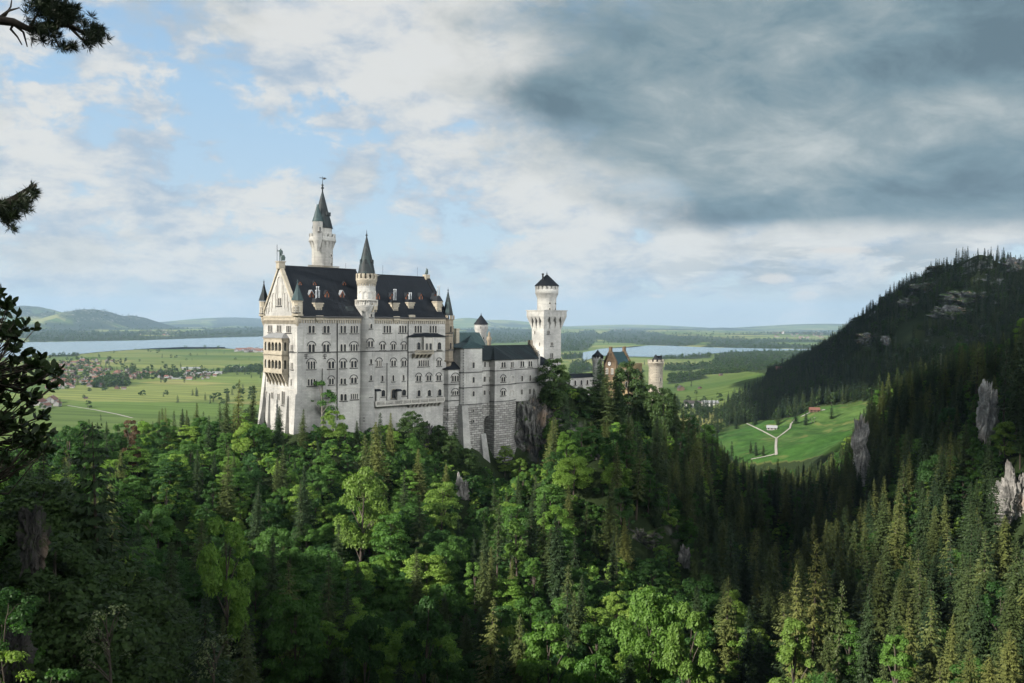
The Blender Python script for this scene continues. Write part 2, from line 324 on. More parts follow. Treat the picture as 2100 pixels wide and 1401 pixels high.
def woods(x, y):                               # 0..1 cover of wood on the plain and the far country
    px, py, _ = proj(np.stack([x, y, np.zeros_like(x)], -1)); w = np.zeros(len(x))
    for poly in WOODS: w = np.maximum(w, inpoly(px + 8 * (vnoise(x / 150, y / 150, 2) - .5), py + 3 * (vnoise(x / 120, y / 120, 4) - .5), poly))
    r = np.hypot(x, y)
    nz = fbm(x / 1500, y / 900, 41, 4)
    w = np.maximum(w, sstep(nz, .515, .56) * sstep(r, 6000, 7500))
    return w
WOODS = [
 [(60,702),(60,684),(120,680),(170,683),(250,686),(300,692),(300,698),(200,700)], [(350,694),(370,686),(430,680),(540,672),(560,690),(400,695)], [(420,675),(500,660),(560,655),(560,672)],
 [(378,713),(382,704),(420,702),(452,704),(458,712)], [(105,733),(110,725),(160,724),(160,730)], [(480,716),(500,712),(545,712),(545,718)],
 [(190,797),(205,780),(260,776),(268,782),(266,792)], [(310,776),(330,768),(360,768),(362,775)], [(458,765),(470,757),(500,755),(560,752),(560,764),(500,764)],
 [(940,702),(960,680),(1010,676),(1090,682),(1090,700),(1000,706)], [(990,672),(1020,664),(1090,664),(1090,672)], [(1140,690),(1215,682),(1230,690),(1205,718),(1150,722)], [(1215,694),(1260,682),(1320,684),(1420,698),(1440,704),(1390,711),(1250,702)], [(1150,728),(1220,724),(1230,735),(1150,736)], [(1440,712),(1470,698),(1560,702),(1640,708),(1700,712),(1700,716),(1560,715)],
 [(1170,745),(1200,740),(1215,760),(1170,770)], [(1350,737),(1360,731),(1460,727),(1460,733),(1400,737)], [(1360,759),(1362,751),(1430,748),(1470,746),(1470,754),(1400,760)],
 [(1460,752),(1465,730),(1490,722),(1560,720),(1700,720),(1720,740),(1640,752),(1500,758)], [(1438,777),(1440,763),(1500,755),(1640,742),(1700,742),(1640,760),(1560,766),(1500,776)], [(1366,789),(1372,778),(1420,772),(1440,775),(1454,786),(1400,789)],
 [(1540,690),(1600,684),(1700,684),(1720,696),(1620,692)], [(1100,670),(1180,664),(1260,668),(1200,674)], [(300,662),(420,654),(520,660),(440,668)]]
FARHILL_DONE = True
def cover(x, y):                               # forest floor under the near woods
    r = np.hypot(x, y); z = ground(x, y)
    px, py, zc = proj(np.stack([x, y, z], -1))
    c = sstep(z, 14, 30) * (r < 2900)
    mead = inpoly(px, py, [(1440,912),(1478,884),(1528,862),(1600,862),(1640,852),(1668,834),(1710,832),(1760,826),(1830,812),(1800,905),(1700,930),(1640,945),(1560,950),(1440,950)]) & (y > 560) & (y < 1100)
    fld = inpoly(px, py, [(1340,745),(1470,752),(1575,768),(1562,798),(1505,822),(1420,838),(1340,835)]) & (r > 1000)
    c = np.where(mead | fld, 0.0, c)
    return np.maximum(c, woods(x, y) * (r > 1200)), mead

def make_ground():
    azs = np.concatenate([np.linspace(-180, -52, 60)[:-1], np.linspace(-52, -34, 70)[:-1], np.linspace(-34, 34, 560)[:-1], np.linspace(34, 60, 80)[:-1], np.linspace(60, 180, 60)[:-1]])
    rs = np.concatenate([[0.5], np.geomspace(12, 100, 26)[:-1], np.geomspace(100, 600, 130)[:-1], np.geomspace(600, 2600, 170)[:-1], np.geomspace(2600, 28000, 140)])
    A, Rr = np.meshgrid(np.radians(azs), rs); X = (Rr * np.sin(A)).ravel(); Y = (Rr * np.cos(A)).ravel(); Z = ground(X, Y)
    cv, mead = cover(X, Y)
    for L in LW:                                # sink the lake beds
        Z = np.where(inpoly(X, Y, L), -6.0, Z)
    na, nr = len(azs), len(rs)
    i = np.arange(nr - 1)[:, None] * na; j = np.arange(na)[None]; j2 = (j + 1) % na
    Fc = np.stack([i + j, i + j2, i + na + j2, i + na + j], -1).reshape(-1, 4)
    me = mesh_np('ground', np.stack([X, Y, Z], -1), Fc[:, ::-1], [ground_mat()], smooth=True)
    at_ = me.attributes.new('cover', 'FLOAT', 'POINT'); at_.data.foreach_set('value', cv.astype(np.float32))
    at_ = me.attributes.new('mead', 'FLOAT', 'POINT'); at_.data.foreach_set('value', mead.astype(np.float32))
    return tag(link('ground', me), 'farmland plain with the wooded hills around it', 'ground', kind='structure')
def ground_mat():
    mt, n = new_mat('ground'); g = node(n, 'ShaderNodeNewGeometry'); pos = g.outputs['Position']
    s = node(n, 'ShaderNodeSeparateXYZ', {0: pos})
    a = R(14); xr = MA(n, 'MULTIPLY_ADD', s.outputs[0], math.cos(a), MA(n, 'MULTIPLY', s.outputs[1], -math.sin(a))); yr = MA(n, 'MULTIPLY_ADD', s.outputs[0], math.sin(a), MA(n, 'MULTIPLY', s.outputs[1], math.cos(a)))
    warp = NOISE(n, pos, 0.004, 2.0)
    v = node(n, 'ShaderNodeTexVoronoi', {'Vector': XYZ(n, MA(n, 'DIVIDE', xr, 560.0), MA(n, 'ADD', MA(n, 'DIVIDE', yr, 250.0), MA(n, 'MULTIPLY', warp, 0.25)), 0.0), 'Scale': 1.0})
    rnd = node(n, 'ShaderNodeSeparateColor', {0: v.outputs['Color']})
    f = RAMP(n, rnd.outputs[0], [(0, (.046, .092, .022)), (.3, (.105, .135, .040)), (.5, (.066, .115, .027)), (.75, (.190, .190, .075)), (1, (.110, .155, .042))])
    st = NOISE(n, XYZ(n, MA(n, 'DIVIDE', xr, 600.0), MA(n, 'DIVIDE', yr, 22.0), 0.0), 1.0, 3.0)
    f = MIX(n, 0.75, f, MIX(n, STEP(n, st, .3, .7), (.62, .66, .62), (1.32, 1.28, 1.2)), 'MULTIPLY')
    f = MIX(n, 0.5, f, MIX(n, NOISE(n, pos, 0.02, 5.0), (.6, .62, .6), (1.35, 1.3, 1.2)), 'MULTIPLY')
    mead = node(n, 'ShaderNodeAttribute', attribute_name='mead').outputs['Fac']
    mcol = MIX(n, STEP(n, NOISE(n, pos, 0.012, 6.0, 0.6), .4, .66), (.032, .082, .018), (.060, .108, .030))
    mcol = MIX(n, 0.8, mcol, MIX(n, STEP(n, NOISE(n, pos, 0.07, 6.0, .68), .3, .72), (.5, .56, .5), (1.45, 1.38, 1.3)), 'MULTIPLY')
    mcol = MIX(n, STEP(n, NOISE(n, pos, .025, 5.0, .6, 1.0), .56, .68), mcol, (.105, .120, .040))
    f = MIX(n, mead, f, mcol)
    slope = node(n, 'ShaderNodeSeparateXYZ', {0: g.outputs['Normal']}).outputs[2]
    rk = NOISE(n, pos, 0.05, 6.0, 0.65)
    rock = MIX(n, NOISE(n, pos, 0.3, 6.0, 0.65), (.05, .05, .045), (.20, .195, .18))
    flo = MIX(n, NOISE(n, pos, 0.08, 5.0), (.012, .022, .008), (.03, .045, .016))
    steep = STEP(n, MA(n, 'ADD', MA(n, 'SUBTRACT', 1.0, slope), MA(n, 'MULTIPLY', MA(n, 'SUBTRACT', rk, .5), .55)), .42, .54)
    flo = MIX(n, steep, flo, rock)
    hi = MA(n, 'MULTIPLY', STEP(n, s.outputs[2], 95, 150), STEP(n, s.outputs[1], 800, 1000))
    hn = NOISE(n, pos, .011, 6.0, .6); hn2 = NOISE(n, pos, .03, 7.0, .68)
    flo = MIX(n, MA(n, 'MULTIPLY', hi, STEP(n, hn, .45, .6)), flo, (.040, .052, .018))
    flo = MIX(n, MA(n, 'MULTIPLY', hi, STEP(n, MA(n, 'ADD', MA(n, 'MULTIPLY', hn, .5), MA(n, 'MULTIPLY', hn2, .6)), .60, .66)), flo, (.20, .20, .20))
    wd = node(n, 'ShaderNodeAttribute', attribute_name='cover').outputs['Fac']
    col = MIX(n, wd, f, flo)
    finish(n, col, 0.95, NOISE(n, pos, 0.4, 5.0, 0.7), 0.5, 1.0, 0.1)
    return mt
ground_ob = make_ground()

def water_mat():
    mt, n = new_mat('lake_water'); pos = node(n, 'ShaderNodeNewGeometry').outputs['Position']
    b = finish(n, MIX(n, NOISE(n, pos, .002, 3.), (.10, .17, .21), (.13, .20, .24)), 0.22, NOISE(n, pos, 0.05, 3.0), 0.12, 1.0, 0.5)
    return mt
WAT = water_mat()
for nm, L, lb in (('lake', LW[0], 'broad pale blue lake behind the village'), ('lake', LW[1], 'narrower blue lake behind the gatehouse')):
    bm = bmesh.new(); vs = [bm.verts.new((x, y, 0.6)) for x, y in L]; bm.faces.new(vs); bmesh.ops.triangulate(bm, faces=bm.faces); bmesh.ops.recalc_face_normals(bm, faces=bm.faces)
    if bm.faces[:][0].normal.z < 0: bmesh.ops.reverse_faces(bm, faces=bm.faces)
    me = bpy.data.meshes.new('lake'); bm.to_mesh(me); bm.free(); me.materials.append(WAT)
    tag(link(nm, me), lb, 'lake', kind='structure')

# ------------------------------------------------------------------ castle frame: u along the long south front, v into the ridge
TH = R(41.0); cu, su = math.cos(TH), math.sin(TH)
OX, OY = at(610, 700, 330)[:2]
def _loc(p, o=True): 
    q = np.array(p, float) - (np.array([OX, OY, 0]) if o else 0)
    return q[0] * cu + q[1] * su, -q[0] * su + q[1] * cu, q[2]
_CL = _loc(CAM)
def Fp(px, py, v=0.0):                         # pixel on the plane v -> (u, z)
    d = _loc(ray(px, py), False); t = (v - _CL[1]) / d[1]; return _CL[0] + d[0] * t, _CL[2] + d[2] * t
def Gp(px, py, u=0.0):                         # pixel on the plane u -> (v, z)
    d = _loc(ray(px, py), False); t = (u - _CL[0]) / d[0]; return _CL[1] + d[1] * t, _CL[2] + d[2] * t
def c2w(u, v, z=0.0): return (OX + u * cu - v * su, OY + u * su + v * cu, z)
def castle_thing(name, u, v, z):
    o = empty(name, c2w(u, v, z), TH); o['_off'] = (u, v, z); return o
def MBc(root): return MB(tuple(root['_off']))

def stone_mat(name, c0, c1, bw, bh, mortar=.02, rust=0.0, stain=.35, mcol=.6, rough=.9):
    mt, n = new_mat(name); oc = node(n, 'ShaderNodeTexCoord').outputs['Object']
    s = node(n, 'ShaderNodeSeparateXYZ', {0: oc})
    uv = XYZ(n, MA(n, 'ADD', s.outputs[0], s.outputs[1]), s.outputs[2], 0.0)
    b = node(n, 'ShaderNodeTexBrick', {'Vector': uv, 'Color1': (*c0, 1), 'Color2': (*c1, 1), 'Mortar': (c0[0] * mcol, c0[1] * mcol, c0[2] * mcol, 1), 'Scale': 1.0, 'Mortar Size': mortar, 'Mortar Smooth': .3, 'Bias': 0.0, 'Brick Width': bw, 'Row Height': bh}, offset=.5)
    big = NOISE(n, oc, 0.11, 6.0, 0.6)
    col = MIX(n, stain, b.outputs[0], MIX(n, STEP(n, big, .35, .68), (.62, .62, .62), (1.12, 1.11, 1.08)), 'MULTIPLY')
    strk = NOISE(n, XYZ(n, MA(n, 'MULTIPLY', MA(n, 'ADD', s.outputs[0], s.outputs[1]), .9), MA(n, 'MULTIPLY', s.outputs[2], .045), 0.0), 1.0, 5.0, .6)
    col = MIX(n, stain, col, MIX(n, STEP(n, strk, .5, .78), (1.03, 1.03, 1.02), (.62, .61, .58)), 'MULTIPLY')
    fine = NOISE(n, oc, 1.6, 4.0, .65)
    col = MIX(n, .22, col, MIX(n, fine, (.6, .6, .6), (1.35, 1.35, 1.35)), 'MULTIPLY')
    h = b.outputs['Fac']
    if rust:
        cell = NOISE(n, uv, 0.9, 5.0, .7)
        h = MA(n, 'ADD', MA(n, 'MULTIPLY', h, -1.0), MA(n, 'MULTIPLY', cell, 1.2)); finish(n, col, rough, h, rust, 0.5, .2)
    else: finish(n, col, rough, MA(n, 'MULTIPLY', h, -1.0), .25, .05, .2)
    return mt
LIME = stone_mat('pale_limestone', (0.312, 0.311, 0.304), (0.362, 0.361, 0.350), 1.5, .62, .02, 0, .8)
RUST = stone_mat('rough_ashlar', (0.224, 0.220, 0.210), (0.392, 0.385, 0.371), 2.6, 1.0, .10, 1.0, .5, .38)
OCHRE = stone_mat('warm_sandstone', (.275, .248, .200), (.330, .300, .245), 1.2, .5, .02, 0, .5)
TANST = stone_mat('brown_sandstone', (.195, .168, .132), (.240, .208, .165), 1.2, .5, .02, 0, .5)
TRIM = stone_mat('trim_stone', (0.350, 0.339, 0.315), (0.385, 0.371, 0.343), 3.0, 3.0, .005, 0, .3)
GATEST = stone_mat('brown_brick', (.085, .062, .042), (.12, .088, .058), 1.0, .4, .03, 0, .4)
YELW = stone_mat('yellow_stone', (.24, .185, .105), (.27, .21, .125), 1.4, .6, .02, 0, .4)
ROUGHT = stone_mat('weathered_ashlar', (0.252, 0.231, 0.193), (0.350, 0.322, 0.269), 1.6, .7, .05, .5, .6, .55)
def roof_mat(name, c0, c1, seam=.9, rough=.45, verd=None):
    mt, n = new_mat(name); oc = node(n, 'ShaderNodeTexCoord').outputs['Object']; s = node(n, 'ShaderNodeSeparateXYZ', {0: oc})
    x = MA(n, 'DIVIDE', s.outputs[0], seam); fr = MA(n, 'FRACT', x)
    line = MA(n, 'GREATER_THAN', fr, .88)
    pan = node(n, 'ShaderNodeTexWhiteNoise', {'W': MA(n, 'FLOOR', x)}, noise_dimensions='1D').outputs[0]
    nz = NOISE(n, oc, .35, 6.0, .62)
    col = MIX(n, MA(n, 'MULTIPLY_ADD', nz, .8, MA(n, 'MULTIPLY', pan, .25)), c0, c1)
    if verd:
        st = NOISE(n, XYZ(n, MA(n, 'MULTIPLY', MA(n, 'ADD', s.outputs[0], s.outputs[1]), .8), MA(n, 'MULTIPLY', s.outputs[2], .12), 0.0), 1.0, 5.0, .6)
        col = MIX(n, STEP(n, st, .5, .7), col, verd)
    finish(n, col, rough, line, .6, .08, .22); return mt
SLATE = roof_mat('slate_roof', (.0025, .0038, .0060), (.011, .0145, .020), .9, .6)
COPPER = roof_mat('dark_copper', (.007, .010, .012), (.015, .021, .024), .7, .6, (.028, .046, .048))
COPPERG = roof_mat('green_copper', (.016, .032, .036), (.032, .056, .060), .7, .55, (.055, .090, .090))
def plain_mat(name, c, rough=.7, metal=0.0, var=.25, sc=1.5):
    mt, n = new_mat(name); oc = node(n, 'ShaderNodeTexCoord').outputs['Object']
    finish(n, MIX(n, NOISE(n, oc, sc, 4.0), tuple(k * (1 - var) for k in c), tuple(k * (1 + var) for k in c)), rough, metal=metal); return mt
GLASS = plain_mat('dark_window_glass', (.012, .014, .017), .25)
DARK = plain_mat('dark_lead', (.05, .05, .05), .7)
METAL = plain_mat('zinc', (0.294, 0.315, 0.336), .4, .6)
BRONZE = plain_mat('patina_bronze', (.035, .055, .052), .5, .3)
REDWD = plain_mat('red_brown_wood', (.16, .062, .035), .8)
IRON = plain_mat('black_iron', (.015, .015, .016), .5)
WHITEW = plain_mat('white_render', (0.364, 0.360, 0.350), .9)

class Pl:                                       # a vertical wall plane: along t, outward n
    def __init__(s, o, t, n): s.o, s.t, s.n = np.array(o, float), np.array(t, float), np.array(n, float)
    def p(s, a, h, d): q = s.o + s.t * a + s.n * d; return (q[0], q[1], h)
def PS(v): return Pl((0, v), (1, 0), (0, -1))
def PW(u): return Pl((u, 0), (0, 1), (-1, 0))
def PT(cx, cy, r, ang): return Pl((cx + r * math.cos(ang), cy + r * math.sin(ang)), (-math.sin(ang), math.cos(ang)), (math.cos(ang), math.sin(ang)))
def arch_pts(a0, a1, h0, h1, square=False, point=False, k=8):
    w = (a1 - a0) / 2; c = (a0 + a1) / 2
    if square: return [(a0, h0), (a1, h0), (a1, h1), (a0, h1)]
    if point: return [(a0, h0), (a1, h0), (a1, h1 - 1.5 * w), (c + .62 * w, h1 - .55 * w), (c, h1), (c - .62 * w, h1 - .55 * w), (a0, h1 - 1.5 * w)]
    hs = h1 - w
    return [(a0, h0), (a1, h0)] + [(c + w * math.cos(math.pi * i / k), hs + w * math.sin(math.pi * i / k)) for i in range(k + 1)]
def pbox(mb, pl, a0, a1, h0, h1, d0, d1, mi=0):
    mb.hexa([pl.p(a0, h0, d1), pl.p(a1, h0, d1), pl.p(a1, h0, d0), pl.p(a0, h0, d0), pl.p(a0, h1, d1), pl.p(a1, h1, d1), pl.p(a1, h1, d0), pl.p(a0, h1, d0)], mi)
def ring(mb, pl, inner, outer, d0, d1, mi=0, closed=True):
    n = len(inner); V = []
    for q in (inner, outer):
        V += [pl.p(a, h, d1) for a, h in q]
    V += [pl.p(a, h, d0) for a, h in inner] + [pl.p(a, h, d0) for a, h in outer]
    Fs = []
    for i in range(n if closed else n - 1):
        j = (i + 1) % n
        Fs += [(i, j, n + j, n + i), (i, j, 2 * n + j, 2 * n + i), (n + i, n + j, 3 * n + j, 3 * n + i)]
    mb.add(V, Fs, mi)
def window(root, pl, s0, s1, h0, h1, n=2, hood=False, sill=True, square=False, point=False, gap=.42, fr=.26, parent=None, off=None, dep=.2, trim=None, label=None):
    off = off or tuple(root['_off']); par = parent or root
    if s0 > s1: s0, s1 = s1, s0
    if h0 > h1: h0, h1 = h1, h0
    w = ((s1 - s0) - gap * (n - 1)) / n
    f, g = MB(off), MB(off)
    for i in range(n):
        a0 = s0 + i * (w + gap); a1 = a0 + w
        q = arch_pts(a0, a1, h0, h1, square, point); o = arch_pts(a0 - fr * .72, a1 + fr * .72, h0 - fr * .5, h1 + fr, square, point)
        ring(f, pl, q, o, -.3, dep, 0)
        g.add([pl.p(a, h, .03) for a, h in q], [tuple(range(len(q)))])
        if not square and w > .9: # glazing bar
            pbox(g, pl, (a0 + a1) / 2 - .05, (a0 + a1) / 2 + .05, h0, h1 - w * .1, .03, .07, 1); pbox(g, pl, a0, a1, h0 + (h1 - h0) * .55, h0 + (h1 - h0) * .55 + .09, .03, .07, 1)
    if sill: pbox(f, pl, s0 - .5, s1 + .5, h0 - .42, h0 - .13, -.2, dep + .2, 1)
    if hood:
        r = (s1 - s0) / 2 + .35; c = (s0 + s1) / 2; hc = h1 + .75 - r * .82
        A = [math.pi * i / 12 for i in range(13)]
        ring(f, pl, [(c + r * math.cos(a), hc + .95 * r * math.sin(a)) for a in A], [(c + (r + .3) * math.cos(a), hc + .95 * r * math.sin(a) + .3 * math.sin(a)) for a in A], -.1, .22, 1, False)
    ob = f.build('window', [trim or TRIM, DARK], par)
    if label: ob['label'] = label
    g.build('pane', [GLASS, DARK], ob)
    return ob
def wpx(root, xs, ys, n=2, v=0.0, west=False, u=0.0, **k):  # window by where its edges fall on the wall
    if west: a, b = Gp(xs[0], ys[1], u), Gp(xs[1], ys[0], u); pl = PW(u)
    else: a, b = Fp(xs[0], ys[1], v), Fp(xs[1], ys[0], v); pl = PS(v)
    return window(root, pl, a[0], b[0], a[1], b[1], n, **k)
def finial(mb, cx, cy, z0, z1, r, mi=0):
    h = z1 - z0; mb.lathe(cx, cy, [(r * .5, z0), (r * .35, z0 + h * .2), (r, z0 + h * .28), (r * .3, z0 + h * .38), (r * .75, z0 + h * .46), (r * .2, z0 + h * .55), (r * .12, z1)], 8, mi)
def crenels(mb, cx, cy, r, z0, z1, n, th=.4, fill=.55, mi=0):
    for i in range(n):
        a = 2 * math.pi * (i + .25) / n; da = 2 * math.pi / n * fill
        q = [(r, a), (r, a + da), (r - th, a + da), (r - th, a)]
        lo = [(cx + rr * math.cos(t), cy + rr * math.sin(t), z0) for rr, t in q]
        mb.hexa(lo + [(x, y, z1) for x, y, z in lo], mi)
def corbels(mb, cx, cy, r0, r1, z0, z1, n, mi=0, fill=.5):   # round-arched bracket table: brackets that lean out under a rim
    for i in range(n):
        a = 2 * math.pi * i / n; da = 2 * math.pi / n * fill
        q = lambda rr, z: [(cx + (r0 - .3) * math.cos(a), cy + (r0 - .3) * math.sin(a), z), (cx + rr * math.cos(a), cy + rr * math.sin(a), z), (cx + rr * math.cos(a + da), cy + rr * math.sin(a + da), z), (cx + (r0 - .3) * math.cos(a + da), cy + (r0 - .3) * math.sin(a + da), z)]
        mb.hexa(q(r0 + .06, z0) + q(r1 - .05, z1), mi)
def frieze(mb, pl, a0, a1, h0, h1, step, d, mi=0):          # small arched corbel frieze under the eaves
    pbox(mb, pl, a0, a1, h1 - (h1 - h0) * .45, h1, -.1, d, mi)
    n = max(1, int(abs(a1 - a0) / step)); st = (a1 - a0) / n
    for i in range(n): pbox(mb, pl, a0 + st * (i + .3), a0 + st * (i + .7), h0, h1 - (h1 - h0) * .45, -.1, d * .8, mi)

# ================================================================== the palace
L, WD = 71.5, 30.2
ZE = 157.1; ZS = 143.1; ZW = 128.4; ZB = 96.0; ZR1, ZR2 = 176.6, 174.9; VM = WD / 2
SL = (ZR1 - ZE) / VM
pal = castle_thing('palace', L / 2, WD / 2, 110.0)
tag(pal, 'tall pale limestone palace with steep dark roof and round stair turret', 'castle')
mb = MBc(pal)
mb.add([(0, 0, ZB), (0, WD, ZB), (0, WD, ZE), (0, VM, ZR1 + .2), (0, 0, ZE), (L, 0, ZB), (L, WD, ZB), (L, WD, ZE), (L, VM, ZR2 + .2), (L, 0, ZE)],
       [(0, 1, 2, 3, 4), (5, 9, 8, 7, 6), (0, 4, 9, 5), (1, 6, 7, 2), (0, 5, 6, 1), (4, 3, 8, 9), (2, 7, 8, 3)])
mb.build('wall', LIME, pal)
# roof in two lengths
def gable_roof(root, u0, u1, ze, zr, vm, over=.9, th=.35, mat=SLATE, v0=0.0):
    m_ = MBc(root); s = (zr - ze) / (vm - v0); zo = ze - s * over * .55
    for sg in (0, 1):
        va = v0 - over if sg == 0 else 2 * vm - v0 + over; zl = ze - s * over * .35 + .25
        P_ = [(u0, va, zl), (u1, va, zl), (u1, vm, zr + .45), (u0, vm, zr + .45)]; Q = [(x, y, z + th) for x, y, z in P_]
        m_.hexa(P_ + Q)
    m_.box(u0, u1, vm - .25, vm + .25, zr + .4, zr + 1.0)
    return m_
m_ = gable_roof(pal, .9, 34.7, ZE, ZR1, VM); rf = m_.build('roof', SLATE, pal)
m_ = gable_roof(pal, 34.72, L - .9, ZE, ZR2, VM, .9, .3); rf2 = m_.build('roof', SLATE, pal)
mb = MBc(pal); mb.box(.3, L - .3, -1.35, -.85, ZE - .35, ZE + .15); mb.build('gutter', DARK, pal)
# verge copings on both gables
for uu, zr, nm in ((-.55, ZR1, 'coping'), (L - .6, ZR2, 'coping')):
    mb = MBc(pal)
    for sg in (0, 1):
        va, vb = (-.6, VM) if sg == 0 else (WD + .6, VM)
        P_ = [(uu, va, ZE - .6), (uu + 1.6, va, ZE - .6), (uu + 1.6, vb, zr + .3), (uu, vb, zr + .3)]
        mb.hexa(P_ + [(x, y, z + 1.3) for x, y, z in P_])
    mb.build(nm, OCHRE if uu < 0 else SLATE, pal)
# cornices
mb = MBc(pal); frieze(mb, PS(0), .8, L - .5, ZE - 2.6, ZE - .35, 1.05, .55); mb.build('cornice', OCHRE, pal)
mb = MBc(pal); frieze(mb, PW(0), 1.0, WD - 1.0, ZE - 3.0, ZE - .5, 1.1, .5); pbox(mb, PW(0), 0, WD, ZE - .5, ZE + .25, 0, .75); mb.build('cornice', OCHRE, pal)
mb = MBc(pal); pbox(mb, PS(0), 0, L, ZS - .28, ZS + .12, -.1, .3); pbox(mb, PW(0), 0, WD, ZS - .28, ZS + .12, -.1, .3); mb.build('string_course', DARK, pal)
mb = MBc(pal); pbox(mb, PS(0), 0, L, ZW - .12, ZW + .12, -.1, .16); pbox(mb, PW(0), 0, WD, ZW - .12, ZW + .12, -.1, .16); mb.build('string_course', TRIM, pal)
# windows of the south front
A1, A2_, A3, A4 = (668, 683), (706, 722), (741, 757), (777, 791)
for xs, ys, n, hd in [((632.5, 645), A1, 2, 0), ((663, 675.5), A1, 2, 0), ((698, 702), A1, 1, 0), ((705, 709), A1, 1, 0), ((719, 733.5), A1, 3, 0),
        ((632.5, 645), A2_, 2, 1), ((662.5, 675), A2_, 2, 1), ((698, 702), (706, 720.5), 1, 0), ((705, 709), (706, 720.5), 1, 0), ((718.5, 733), (706, 720), 3, 1),
        ((631, 646), A3, 3, 1), ((673, 685), (741, 756), 2, 1), ((698, 709), (740.5, 755), 2, 1), ((719.5, 731), (740, 754), 2, 1),
        ((631, 646), A4, 3, 0), ((674.5, 684), (776, 788.5), 2, 1), ((698, 702), (776, 788), 1, 0), ((705, 709), (776, 788), 1, 0), ((719.5, 731), (774, 786), 2, 1),
        ((698, 703), (808, 822), 1, 0), ((705.5, 710.5), (808, 822), 1, 0), ((677.5, 684), (806, 823), 1, 0),
        ((786.5, 801.5), (668, 682.5), 3, 0), ((818.5, 833), (668, 682.5), 3, 0), ((850, 864.5), (668, 682.5), 3, 0), ((881, 895), (668, 682.5), 3, 0),
        ((780, 789), (705.5, 717.5), 2, 1), ((802.5, 810.5), (705.5, 717.5), 2, 1), ((824, 832), (705.5, 717.5), 2, 1),
        ((772.5, 782), (739, 751.5), 3, 1), ((802, 811.5), (739, 751), 2, 1), ((824, 832.5), (739, 751), 2, 1), ((858.5, 879), (738.5, 751.5), 5, 0), ((896.5, 904), (738.5, 750.5), 2, 1),
        ((782.5, 786), (770, 782.5), 1, 0), ((804.5, 808), (769.5, 782), 1, 0), ((826, 829), (769, 781), 1, 0), ((854, 863), (770, 782), 2, 1), ((875, 884), (769.5, 781), 2, 1), ((895.5, 904), (769, 781), 2, 1),
        ((782, 789.5), (799.5, 813.5), 1, 0), ((824, 832.5), (798.5, 812), 1, 0), ((856, 862), (800, 813), 1, 0), ((877, 883.5), (799.5, 812.5), 1, 0), ((898, 905), (798, 812), 1, 0)]:
    wpx(pal, xs, ys, n, hood=bool(hd))
wpx(pal, (719.5, 733.5), (807.5, 819), 4, square=True); 
wpx(pal, (803, 812), (798, 817), 1, trim=OCHRE, label='wide arched terrace door with a stone surround')
# windows of the west front
for xs, ys, n, sq in [((550.5, 558.5), (667, 681), 3, 0), ((568.5, 577), (667, 681), 3, 0), ((588, 597), (668, 682), 3, 0), ((568, 577), (611, 627), 3, 0), ((597, 601), (707, 719), 2, 0), ((597, 601), (744, 757), 2, 0),
        ((543.5, 547.5), (803, 815), 2, 1), ((556.5, 560.5), (805, 817), 2, 1), ((569.5, 573.5), (808, 820), 2, 1), ((578.5, 584.5), (803, 830), 2, 0), ((596.8, 598.6), (778, 791), 1, 1), ((548, 550), (776, 783), 1, 1)]:
    wpx(pal, xs, ys, n, west=True, square=bool(sq), gap=.3, fr=.22, sill=not sq)
# blind arcading of the gable: raised round arches climbing to the top
mb = MBc(pal); pl = PW(0)
for c, hb, ht, hw in [(VM, 161.5, 173.0, 1.9), (VM - 5.2, 160.5, 166.5, 1.2), (VM + 5.2, 160.5, 166.5, 1.2), (VM - 8.4, 159.0, 163.0, 1.0), (VM + 8.4, 159.0, 163.0, 1.0), (VM - 11.3, 158.2, 160.6, .8), (VM + 11.3, 158.2, 160.6, .8), (VM - 2.6, 166, 169.5, .6), (VM + 2.6, 166, 169.5, .6), (VM - 5.0, 168 - 4.6, 168.4, .01)]:
    if hw < .1: continue
    q = arch_pts(c - hw, c + hw, hb, ht)[1:]; o = arch_pts(c - hw - .3, c + hw + .3, hb, ht + .3)[1:]
    ring(mb, pl, q + [(c - hw, hb)], o + [(c - hw - .3, hb)], -.1, .24, 0, False)
mb.build('blind_arcade', TRIM, pal)
# buttresses and piers
def buttress(root, pts, mat=LIME, name='buttress'):
    m2 = MBc(root); m2.hexa(pts); return m2.build(name, mat, root)
def wb(v0, v1, zt, d0, d1, zb=ZB):             # sloped buttress on the west front
    buttress(pal, [(-d1, v0, zb), (.2, v0, zb), (.2, v1, zb), (-d1, v1, zb), (-d0, v0, zt), (.2, v0, zt), (.2, v1, zt), (-d0, v1, zt)])
va = Gp(602.5, 840)[0]; wb(-.25, va, Gp(606, 808)[1], .9, 2.6)
wb(Gp(592, 840)[0], Gp(587.5, 840)[0], Gp(590, 812)[1], .5, 2.8); wb(Gp(554, 830)[0], Gp(549, 830)[0], Gp(551, 806)[1], .5, 2.2)
wb(WD - 2.2, WD + .2, Gp(541, 765)[1], .1, 4.2)
buttress(pal, [(-1.0, WD - .1, ZB), (3, WD - .1, ZB), (3, WD + 5.5, ZB), (-1.0, WD + 5.5, ZB), (0, WD - .1, 134), (3, WD - .1, 134), (3, WD + .3, 134), (0, WD + .3, 134)])
buttress(pal, [(-.28, -.28, ZB), (2.0, -.28, ZB), (2.0, 1.6, ZB), (-.28, 1.6, ZB), (-.28, -.28, ZE - 4.2), (2.0, -.28, ZE - 4.2), (2.0, 1.6, ZE - 4.2), (-.28, 1.6, ZE - 4.2)], LIME, 'corner_pier')
def fb(x0, x1, yt, yb, d):
    a, zt = Fp(x0, yt); b = Fp(x1, yt)[0]; zb = Fp(x0, yb)[1]
    buttress(pal, [(a, -d, zb), (b, -d, zb), (b, .2, zb), (a, .2, zb), (a, -d * .8, zt), (b, -d * .8, zt), (b, .2, zt), (a, .2, zt)], WHITEW if False else LIME, 'chimney_breast')
